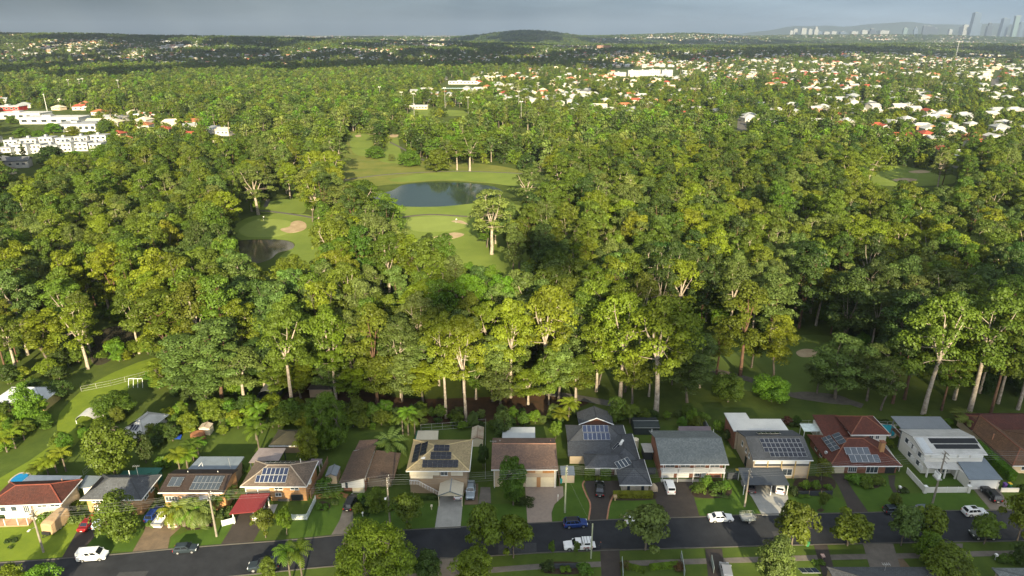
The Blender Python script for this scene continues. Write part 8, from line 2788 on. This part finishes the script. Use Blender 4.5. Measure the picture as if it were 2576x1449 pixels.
MB().tube([(x, y + 1, 1.6), (x, y + 1, 1.7)], [1.6, 1.2], 14).build('lid', MATS['rusty_sheet'], s)
x, y = qa(1, 1690, 290)
s = House(x, y, 'small cream shed with rusty gable roof in the back yard', 0, 'shed', 'garden_shed', None)
wall(s, CREAMG, x - 1.2, x + 1.2, y, y + 2, 0, 1.9)
gableroof(s, x - 1.2, x + 1.2, y, y + 2, 1.9, .45, SHEETM['rusty'], 'y', .1, CREAMG, gutter=False)

# ------------------------------------------------------------------ a person on the street
px, py = qa(3, 728, 1232)
po = empty('person', (px, py, .03), 'person in dark clothes standing on the street behind the white utility', 'person', None, R(200))
J = {'pelvis': (0, 0, .93, .15, .11), 'waist': (0, .01, 1.10, .135, .10), 'chest': (0, 0, 1.32, .17, .115), 'neck': (0, .01, 1.48, .06, .06), 'head': (0, -.02, 1.62, .088, .10), 'crown': (0, -.01, 1.72, .07, .08),
     'ls': (.19, 0, 1.41, .06, .06), 'le': (.26, .03, 1.14, .045, .045), 'lw': (.24, -.08, .92, .032, .03), 'rs': (-.19, 0, 1.41, .06, .06), 're': (-.27, .02, 1.14, .045, .045), 'rw': (-.18, -.2, 1.02, .032, .03),
     'lh': (.09, 0, .88, .095, .095), 'lk': (.11, -.02, .49, .06, .06), 'la': (.12, .03, .08, .042, .042), 'lt': (.13, -.14, .04, .04, .032), 'rh': (-.09, 0, .88, .095, .095), 'rk': (-.12, -.05, .49, .06, .06), 'ra': (-.13, .02, .08, .042, .042), 'rt': (-.14, -.15, .04, .04, .032)}
E_ = [('pelvis', 'waist'), ('waist', 'chest'), ('chest', 'neck'), ('neck', 'head'), ('head', 'crown'), ('chest', 'ls'), ('ls', 'le'), ('le', 'lw'), ('chest', 'rs'), ('rs', 're'), ('re', 'rw'), ('pelvis', 'lh'), ('lh', 'lk'), ('lk', 'la'), ('la', 'lt'), ('pelvis', 'rh'), ('rh', 'rk'), ('rk', 'ra'), ('ra', 'rt')]


def skinned(name, joints, edges, m, root, par, lv=2):
    ks = list(joints)
    me = D.meshes.new(name)
    me.from_pydata([joints[k][:3] for k in ks], [(ks.index(a), ks.index(b)) for a, b in edges], [])
    ob = link(D.objects.new(name, me))
    md = ob.modifiers.new('skin', 'SKIN')
    for i, k in enumerate(ks):
        sv = me.skin_vertices[0].data[i]
        sv.radius = joints[k][3:5]
        sv.use_root = (k == root)
    md.use_smooth_shade = True
    sb = ob.modifiers.new('smooth', 'SUBSURF')
    sb.levels = sb.render_levels = lv
    me.materials.append(m)
    ob.parent = par
    return ob


SKIN = mat('skin', (.42, .24, .17), .6, var=.05)
CLOTH = mat('dark_clothes', (.035, .037, .045), .9, var=.15, scale=6)
body = skinned('body', J, E_, CLOTH, 'pelvis', po)
# bare head and forearms are told by height and distance from the trunk
n_, l_ = CLOTH.node_tree.nodes, CLOTH.node_tree.links
hd = MB()
hd.tube([(0, -.02, 1.50), (0, -.03, 1.56), (0, -.025, 1.64), (0, -.01, 1.70)], [.07, .095, .105, .07], 10)
hd.build('face', SKIN, po, True, False)
MB().tube([(0, .005, 1.62), (0, .01, 1.70), (0, .01, 1.755)], [.112, .105, .04], 10).build('hair', mat('red_brown_hair', (.20, .06, .03), .7), po, True, False)
for s, w, e in ((1, J['lw'], J['le']), (-1, J['rw'], J['re'])):
    hand = {'w': (*w[:3], .036, .03), 'p': (w[0], w[1] - .05, w[2] - .06, .036, .02)}
    ed = [('w', 'p')]
    for f in range(4):
        hand['f%d' % f] = (w[0] + (f - 1.5) * .02, w[1] - .07, w[2] - .125 - (.012 if f in (1, 2) else 0), .011, .011)
        hand['g%d' % f] = (w[0] + (f - 1.5) * .021, w[1] - .095, w[2] - .16 - (.014 if f in (1, 2) else 0), .009, .009)
        ed += [('p', 'f%d' % f), ('f%d' % f, 'g%d' % f)]
    hand['t'] = (w[0] - s * .045, w[1] - .075, w[2] - .085, .012, .012)
    ed.append(('p', 't'))
    skinned('hand', hand, ed, SKIN, 'w', po, 1)

# ------------------------------------------------------------------ street trees and gardens


def gtree(base, top, width, kd, color, label, cat='tree', group=None, name='garden_tree', low=1.0):
    """tree by the foot, crown top and crown width it has in quarter k of the strip"""
    x, y = qa(*base)
    H = max(1.5, ztop(base[0], base[1], top, y))
    dep = y * CP - (H * .6 - CAM_H) * SP
    r = width * .3055 / 2 * dep / FP
    j = 1 + rs.uniform(-.06, .06)
    return plant(kd, name, x, y, H, rs.uniform(0, 6.28), tuple(a * j for a in color), label, group, cat, r / (kd.R * H / kd.H) * low)


S0, S1, B0, B1, B2 = SMALL[0], SMALL[1], BROAD[0], BROAD[1], BROAD[2]
MIDC = MIDG
ST = 'street and garden trees'
for a in [
    ((2, 975, 1560), 1040, 790, BD, YELLOW, 'huge dome shaped tree at the bottom edge left of centre'),
    ((2, 1880, 1290), 885, 330, S0, OLIVE, 'olive street tree in front of the concrete driveway'),
    ((3, 10, 1300), 965, 290, S0, YELLOW, 'yellow olive street tree at the near kerb right of the olive one'),
    ((2, 1800, 1520), 1245, 370, B1, YELLOW, 'bright yellow green tree at the bottom edge right of the dome tree'),
    ((2, 1420, 1500), 1250, 240, B1, DARKG, 'dark green tree squeezed beside the huge dome tree'),
    ((3, 1095, 1235), 898, 430, S0, LIGHTG, 'pale feathery street tree in front of the white car'),
    ((3, 328, 1280), 1165, 60, S1, MIDC, 'left sapling on the near verge beside the white utility'),
    ((3, 528, 1280), 1165, 62, S1, MIDC, 'right sapling on the near verge in front of the white utility'),
    ((4, 40, 1500), 1150, 330, B1, GREYG, 'large grey green tree at the bottom edge near the footpath'),
    ((4, 195, 1208), 872, 360, S0, OLIVE, 'forked olive street tree beside the green bin'),
    ((4, 652, 1200), 945, 330, S1, YELLOW, 'golden green round street tree on the near kerb'),
    ((4, 1095, 1198), 890, 275, S0, GREYG, 'left one of the two touching kerb trees'),
    ((4, 1300, 1165), 885, 260, S1, OLIVE, 'right one of the two touching kerb trees'),
    ((4, 1310, 1330), 1105, 250, B1, BRIGHT, 'bright leafy tree on the near footpath'),
    ((4, 1450, 1520), 1225, 420, B1, OLIVE, 'beige olive tree at the bottom edge right of the bright one'),
    ((4, 1775, 1185), 965, 240, S1, OLIVE, 'small tree over the dark off-roader'),
    ((4, 2040, 1180), 790, 300, S0, YELLOW, 'tall yellow olive tree at the right edge'),
    ((4, 2070, 1340), 1180, 170, B1, DARKG, 'dark bush like tree at the right edge'),
    ((1, 120, 1600), 1375, 260, B1, YELLOW, 'yellow green tree top in the bottom left corner'),
    ((1, 360, 1620), 1385, 300, B1, BRIGHT, 'green tree top right of the bottom left corner'),
    ((2, 110, 1480), 1300, 150, B1, MIDC, 'green tree behind the near palms'),
    ((1, 985, 1150), 792, 370, B1, MIDC, 'dark round tree covering the slate roofed house'),
    ((1, 955, 640), 190, 430, B2, OLIVE, 'big dense round tree behind the slate roof'),
    ((1, 1205, 520), 275, 150, B2, DARKG, 'narrow dark tree right of the big round tree'),
    ((2, 610, 400), -60, 400, BD, BRIGHT, 'big fine leaved tree behind the brick house'),
    ((2, 440, 500), 225, 215, B1, YELLOW, 'yellowish conical tree left of the big fine leaved tree'),
    ((2, 640, 400), 200, 180, B2, MIDC, 'lower tree under the big fine leaved tree'),
    ((2, 80, 1135), 905, 190, S0, OLIVE, 'brownish olive street tree beside the red carport drive'),
    ((2, 255, 1110), 893, 135, S1, BRIGHT, 'slim bright street tree next to the white board fence'),
    ((2, 1245, 1065), 785, 290, S0, OLIVE, 'brownish round street tree on the lawn left of the gable carport'),
    ((2, 1000, 920), 735, 200, B1, OLIVE, 'dim olive tree beside the white front wall'),
    ((3, 10, 865), 475, 260, B2, BRIGHT, 'dense bright tree in front of the brown gable roof'),
    ((4, 435, 665), 490, 150, S0, YELLOW, 'orange tinted tree between carport house and red tiled house'),
    ((4, 440, 895), 760, 90, S1, MIDC, 'round topped bush tree on the mown lawn'),
    ((4, 1035, 895), 780, 110, S1, OLIVE, 'small round tree on the wide mown lawn'),
    ((1, 240, 170), -130, 200, B2, BRIGHT, 'bright tree right of the yellow house'),
    ((1, 960, 130), -60, 330, B2, MIDC, 'spreading tree above the white canopy'),
    ((2, 840, 180), 0, 260, B1, OLIVE, 'dim olive tree in the leaf litter'),
    ((3, 1480, 215), 80, 110, S1, BRIGHT, 'bright small tree behind the weathered roof'),
    ((3, 1690, 265), 170, 100, S1, BRIGHT, 'small round tree beside the dark panel fence'),
    ((3, 860, 190), -20, 170, B1, MIDC, 'green tree behind the charcoal pavilion'),
    ((3, 360, 320), 190, 120, S1, BRIGHT, 'bright small tree left of the charcoal roofs'),
    ((3, 100, 220), 110, 130, S1, MIDC, 'round garden tree behind the white patio roof'),
    ((2, 1700, 240), 180, 100, S1, BRIGHT, 'round bush tree at the chain wire fence'),
    ((2, 2030, 330), 90, 170, B1, DARKG, 'dark tree beside the chain wire side fence'),
    ((2, 1870, 570), 370, 100, S1, DARKG, 'dark shrub tree along the chain wire side fence'),
    ((3, 1770, 340), 255, 90, S1, DARKG, 'dark shrub between weathered roof and cream house'),
    ((4, 25, 10), -187, 330, B2, BRIGHT, 'bright round tree on the golf grass behind the cream house'),
    ((3, 1777, 15), -213, 280, B2, MIDC, 'second bright round tree on the golf grass'),
]:
    gtree(a[0], a[1], a[2], a[3], a[4], a[5], group=ST, name='street_tree' if 'street tree' in a[5] or 'kerb' in a[5] else 'garden_tree')
for i, (k, bx, by, ty, kd, sc, c, lb) in enumerate([
    (2, 290, 1520, 1215, 0, 1.0, BRIGHT, 'left one of the two near palms at the bottom edge'), (2, 385, 1500, 1195, 0, 1.0, YELLOW, 'right one of the two near palms at the bottom edge'),
    (2, 50, 270, 45, 0, 1.0, BRIGHT, 'tall palm behind the blue grey roof'), (2, 30, 430, 215, 0, 1.1, BRIGHT, 'shorter bushy palm in front of the tall palm'), (2, 5, 330, 150, 0, 1.0, BRIGHT, 'slim palm left of the tall palm'),
    (2, 1120, 440, 300, 1, 1.0, GREYG, 'grey green date palm with arching fronds on the bare lawn'), (2, 1255, 290, 75, 0, 1.0, BRIGHT, 'palm clump left of the tan patio roof'), (2, 1210, 285, 110, 0, 1.0, MIDC, 'left palm of the clump near the patio roof'), (2, 1310, 290, 100, 0, 1.0, MIDC, 'right palm of the clump near the patio roof'),
    (3, 400, 215, 90, 0, 1.0, YELLOW, 'front one of two palms left of the charcoal pavilion'), (3, 465, 170, 0, 0, 1.1, YELLOW, 'rear one of two palms left of the charcoal pavilion'), (3, 970, 190, 60, 0, 1.0, MIDC, 'palm between charcoal pavilion and black greenhouse'),
    (1, 1545, 560, 430, 0, 1.1, BRIGHT, 'bright palm beside the blue grey roof'), (1, 1480, 570, 420, 0, 1.0, YELLOW, 'yellow green palm left of the bright palm'), (1, 1640, 470, 330, 0, 1.0, BRIGHT, 'palm at the top of the yard behind the blue grey roof'), (1, 1600, 500, 350, 0, 1.0, MIDC, 'palm left of the topmost palm in that yard'),
    (1, 400, 620, 490, 0, 1.0, YELLOW, 'left golden palm in the row above the pool'), (1, 470, 600, 450, 0, 1.0, YELLOW, 'middle golden palm in the row above the pool'), (1, 545, 590, 410, 0, 1.0, YELLOW, 'right golden palm in the row above the pool'), (1, 330, 640, 540, 0, 1.0, OLIVE, 'low golden palm nearest the pool'),
    (1, 60, 430, 290, 0, 1.0, YELLOW, 'golden palm at the left edge'), (1, 130, 400, 250, 0, 1.0, YELLOW, 'second golden palm from the left edge'), (1, 200, 330, 190, 0, 1.0, OLIVE, 'olive palm right of the two golden ones'), (4, 1580, 200, 95, 0, 1.1, LIGHTG, 'pale feathery palm behind the grey deck roof'), (4, 1620, 260, 150, 0, 1.1, LIGHTG, 'second pale palm beside the orange brown roof'),
    (1, 1830, 900, 760, 0, 1.0, MIDC, 'palm beside the red carport'), (1, 1880, 860, 740, 0, 1.0, DARKG, 'dark palm against the red carport')]):
    x, y = qa(k, bx, by)
    H = max(1.2, ztop(k, bx, ty, y) * .86) if kd == 0 else 2.3
    plant(PALMS[kd], 'palm_tree', x, y, H, rs.uniform(0, 6.28), c, lb, 'palms of the gardens', 'palm', sc * PALMS[kd].H / H if kd == 0 else 1)
for i, (x_, y_, ty) in enumerate([(1460, 1045, 870), (1520, 1035, 850), (1590, 1050, 880), (1650, 1040, 850), (1715, 1050, 900), (1560, 1000, 840), (1690, 1000, 860)]):
    x, y = qa(1, x_, y_)
    plant(PALMS[2], 'spiky_palm', x, y, max(1.5, ztop(1, x_, ty, y) * .75), rs.uniform(0, 6.28), (YELLOW, LIGHTG, BRIGHT, LIGHTG, GREYG, BRIGHT, YELLOW)[i], ['leftmost spiky palm beside the off-roader', 'second spiky palm from the left', 'front spiky palm in the middle of the bed', 'tall spiky palm left of the power pole', 'spiky palm right behind the power pole', 'rear spiky palm against the brick wall', 'rear spiky palm near the power pole'][i], 'spiky palms in the bed', 'palm')
hedge(qa(3, 640, 668)[0], qa(3, 640, 668)[1] + .8, 2.1, 1.6, 2.3, BRIGHT, 'left clipped block hedge at the white wall', group='clipped block hedges')
hedge(qa(3, 772, 668)[0], qa(3, 772, 668)[1] + .8, 2.1, 1.6, 2.3, BRIGHT, 'right clipped block hedge at the front door', group='clipped block hedges')
hedge((qa(3, 845, 800)[0] + qa(3, 1145, 800)[0]) / 2, qa(3, 1000, 805)[1] + .2, 7.9, 1.1, 1.15, (.16, .17, .012), 'long yellow green hedge in front of the pale brick wall')
hedge((qa(3, 945, 1410)[0] + qa(3, 1080, 1440)[0]) / 2, qa(3, 1000, 1400)[1], 3.6, .7, .9, BRIGHT, 'left bright low hedge at the bottom edge', R(-20))
hedge(qa(3, 1250, 1385)[0], qa(3, 1250, 1385)[1], 5.2, .8, .9, BRIGHT, 'long bright low hedge at the bottom edge', R(8))
hedge(105.0, 126.5, 1.6, 12.5, 2.0, BRIGHT, 'ivy covered hedge along the orange brown roofed house')
hedge(-16.6, 114.2, 3.6, .7, .5, DARKG, 'low dark hedge at the foot of the stairs')
for a in [
    (2, 555, 735, 1.6, 1.3, 2.4, BRIGHT, 'leafy shrub in front of the cream shed', 0), (2, 545, 895, 1.2, 1.0, 1.1, BRIGHT, 'round bright shrub in the garden bed', 1), (2, 648, 862, .7, .6, .8, GREYG, 'small grey shrub right of the round one', 1), (2, 845, 930, 1.25, 1.2, 2.3, YELLOW, 'yellow bush beside the black wagon', 2),
    (2, 905, 950, .6, .6, .7, DARKG, 'low dark shrub beside the white letterbox', 1), (2, 870, 830, 1.0, 1.0, 1.8, BRIGHT, 'upright green shrub behind the yellow bush', 2), (2, 620, 800, 2.4, 1.0, 1.6, MIDC, 'mixed shrubs along the slatted fence', 0), (2, 950, 870, 2.6, 1.3, 1.8, DARKG, 'dark shrubs beside the brown tiled house', 0),
    (4, 715, 680, 1.8, 1.5, 2.0, BRIGHT, 'large clipped bush at the white window', 2), (4, 785, 690, 1.5, 1.4, 1.8, BRIGHT, 'second clipped bush in the bed', 0), (4, 810, 725, 1.1, 1.0, 1.2, MIDC, 'low clipped bush at the front of the bed', 1), (4, 890, 690, 1.5, 1.3, 1.6, OLIVE, 'olive clipped bush at the right of the bed', 0),
    (4, 1110, 762, 1.0, .9, .9, DARKG, 'dark bush in the small round bed', 1), (4, 495, 735, .9, .8, 1.2, BRIGHT, 'bright broad leaved plant behind the charcoal fence', 2), (4, 300, 735, 1.2, .9, 2.2, BRIGHT, 'papaya like plant behind the charcoal fence', 2), (4, 385, 735, 1.2, .9, 2.2, BRIGHT, 'second papaya like plant behind the charcoal fence', 2),
    (4, 210, 780, 1.1, 1.2, 2.0, DARKG, 'dark shrub left of the charcoal fence', 2), (4, 290, 800, 1.3, .6, .6, BRIGHT, 'low plants in front of the left fence panel', 1), (4, 470, 800, 1.3, .6, .6, MIDC, 'low plants in front of the right fence panel', 1),
    (3, 1530, 760, 1.5, 1.2, 1.8, MIDC, 'leafy shrub at the left of the driveway bed', 0), (3, 1600, 720, 1.4, 1.2, 3.0, BRIGHT, 'papaya like plant in the driveway bed', 2), (3, 1680, 760, 1.7, 1.3, 2.2, MIDC, 'big shrub in the middle of the driveway bed', 0), (3, 1750, 740, 1.3, 1.2, 2.2, BRIGHT, 'shrub at the right of the driveway bed', 2),
    (3, 1700, 795, 2.0, .5, .45, GREYG, 'low white flowered border of the driveway bed', 1), (3, 705, 660, .6, .5, 1.0, YELLOW, 'small yellow shrub between the clipped hedges', 1), (3, 90, 850, 2.2, 1.4, .9, DARKG, 'low dark shrubs under the dense bright tree', 0),
    (1, 385, 1000, 1.6, 1.3, 1.8, BRIGHT, 'round bright bush beside the covered caravan', 0), (1, 640, 1010, 1.7, 1.2, 1.5, GREYG, 'shrub with pale flowers left of the red sedan', 1), (1, 640, 890, 1.2, 1.2, 1.6, OLIVE, 'reddish shrub beside the shaded side wall', 0), (1, 1260, 800, 1.6, 1.8, 2.6, MIDC, 'tall shrubs between slate and brown roofs', 2),
    (1, 1245, 690, 1.4, 1.6, 2.6, DARKG, 'dark shrubs at the back corner of the brown roof', 2), (1, 1340, 560, 2.0, 1.6, 2.8, BRIGHT, 'bright shrubs behind the green shed', 2), (1, 90, 1170, 1.1, .8, .7, DARKG, 'dark low plant on the sunlit lawn', 1), (1, 85, 1220, .5, .4, .4, DARKG, 'tiny plant on the sunlit lawn', 1),
    (1, 1980, 600, 1.4, 1.4, 2.2, MIDC, 'shrubs between blue grey roof and brick house', 2), (1, 1850, 960, 1.6, 1.2, 1.8, DARKG, 'dark shrubs under the palms by the red carport', 0), (1, 1630, 1050, 2.4, .6, .7, GREYG, 'low strappy plants at the front of the palm bed', 1),
    (3, 290, 1400, 1.2, 1.0, 1.6, DARKG, 'dark shrub in the near garden', 0), (3, 435, 1410, 1.0, .8, 1.0, BRIGHT, 'bright small shrub in the near garden', 1), (3, 600, 1430, 1.5, 1.3, 2.2, BRIGHT, 'bright leafy shrub beside the service pole', 2), (3, 1375, 1400, .9, .9, 1.2, (.12, .07, .02), 'reddish bush at the end of the low hedge', 0),
    (3, 925, 1380, .8, .8, 1.2, (.10, .08, .02), 'brownish bush at the start of the low hedge', 0), (4, 90, 1430, 2.4, 1.6, 2.0, MIDC, 'mixed shrubs at the bottom edge', 0), (4, 405, 1350, 1.2, .8, .8, MIDC, 'low shrub beside the pinkish letterbox', 1), (4, 1940, 1330, 1.6, 1.0, 1.2, MIDC, 'shrub behind the near white letterbox', 0),
    (4, 2095, 760, 1.0, 1.2, 2.0, MIDC, 'green bush right of the low white wall', 2), (4, 920, 190, 2.2, .9, 1.1, DARKG, 'clipped dark bush at the turquoise pool', 1), (4, 150, 200, 1.2, 1.2, 1.8, (.09, .03, .02), 'dark red bush behind the white rear roof', 0), (4, 205, 215, 1.3, 1.1, 1.2, DARKG, 'dark bush right of the dark red one', 1),
    (4, 970, 370, 1.1, 1.8, 1.5, YELLOW, 'yellow shrubs between red tiled and white houses', 0), (1, 1250, 1040, 1.0, .9, 1.2, MIDC, 'shrub at the edge of the dirt driveway', 1)]:
    x, y = qa(a[0], a[1], a[2])
    bush('shrub', x, y, a[3], a[4], a[5], a[6], a[7], 'shrub', 'garden shrubs', a[8])

# thick planting along the back fences and between the left back yards
HB = [(n_.location.x, n_.location.y) for n_ in D.objects if n_.type == 'EMPTY' and n_.get('category') in ('house', 'shed', 'patio roof', 'pergola', 'pavilion', 'rear wing', 'greenhouse', 'rear deck', 'canopy', 'pool')]


def clear(x, y, r=5.5):
    return all(abs(x - a) > r or abs(y - b_) > r * .8 for a, b_ in HB)


names = [('behind the brick houses', -70, -38), ('behind the split brown roof', -38, -22), ('behind the sand tiled house', -22, -5), ('behind the brown gable roof', -5, 11), ('behind the charcoal roofs', 11, 28), ('behind the weathered roof', 28, 48), ('behind the cream house', 48, 64), ('behind the red tiled house', 64, 85), ('behind the white two storey house', 85, 104), ('at the right edge behind the tiled roof', 104, 130)]
rg = np.random.default_rng(8)
KN = ('domed', 'spreading', 'oval', 'narrow')
for lab_, xa, xb in names:
    for x in np.arange(xa, xb, 2.5):
        for yy0 in (141.5, 145.0):
            xx, yy = x + rg.uniform(-1.2, 1.2), yy0 + rg.uniform(-1.6, 1.6)
            if xa >= 48 and (yy0 > 143 or rg.random() < .45):
                continue
            if 22 < xx < 29 and yy < 143 or not clear(xx, yy, 4.5) or rg.random() < .12:
                continue
            ci = int(rg.integers(0, 5))
            hgt = rg.uniform(1.5, 3.9) * (.75 if xa >= 48 else 1)
            ki = int(rg.integers(0, 4))
            lb = '%s %s garden tree %s' % (KN[ki], ('mid green', 'dark green', 'bright green', 'olive', 'grey green')[ci], lab_)
            plant((B1, S0, B2, S1)[ki], 'garden_tree', xx, yy, hgt, rg.uniform(0, 6.28), (MIDC, DARKG, BRIGHT, OLIVE, GREYG)[ci], lb, lb, 'tree', rg.uniform(1.0, 1.5))
LB = [('between the palms and the big round tree', [(250, 1125), (330, 1095), (400, 1080), (240, 1060), (200, 1090), (160, 1130), (215, 1115), (140, 1160), (185, 1075), (260, 1085), (300, 1060)], (2.2, 4.6)),
      ('beside the yellow house at the left edge', [(20, 1050), (60, 1060), (100, 1040), (125, 1010), (20, 1090), (60, 1100), (110, 1080), (10, 1130), (145, 1000), (90, 1020)], (2.5, 5.0)),
      ('round the white ribbed roof', [(420, 1060), (440, 1085), (400, 1110), (460, 1050), (470, 1075), (390, 1130), (430, 1110), (345, 1100), (480, 1090)], (2.5, 5.0)),
      ('behind the blue grey roof', [(500, 1065), (540, 1055), (575, 1050), (600, 1075), (560, 1090), (640, 1060), (700, 1070), (680, 1045), (620, 1040), (520, 1040)], (2.5, 5.5)),
      ('in front of the dark shed roofs', [(720, 1055), (745, 1040), (760, 1075), (780, 1050), (705, 1035), (900, 1050), (930, 1065), (885, 1075), (870, 1040), (960, 1050)], (2.5, 5.0)),
      ('beside the dark creek pool', [(260, 905), (300, 912), (340, 898), (285, 890), (375, 890), (210, 910), (180, 900), (160, 930), (120, 945), (60, 960), (20, 970), (90, 975), (150, 960)], (2.0, 6.0))]
for lab_, pts, (h0, h1) in LB:
    for u, v in pts:
        for k in range(2):
            x, y = at(u + rg.uniform(-12, 12), v + rg.uniform(-6, 6))
            if not clear(x, y, 4.0):
                continue
            ci = int(rg.integers(0, 5))
            ki = int(rg.integers(0, 4))
            lb = '%s %s garden tree %s' % (KN[ki], ('mid green', 'dark green', 'bright green', 'yellow green', 'olive')[ci], lab_)
            plant((B1, S0, B2, S1)[ki], 'garden_tree', x, y, rg.uniform(h0, h1), rg.uniform(0, 6.28), (MIDC, DARKG, BRIGHT, YELLOW, OLIVE)[ci], lb, lb, 'tree', rg.uniform(1.0, 1.45))
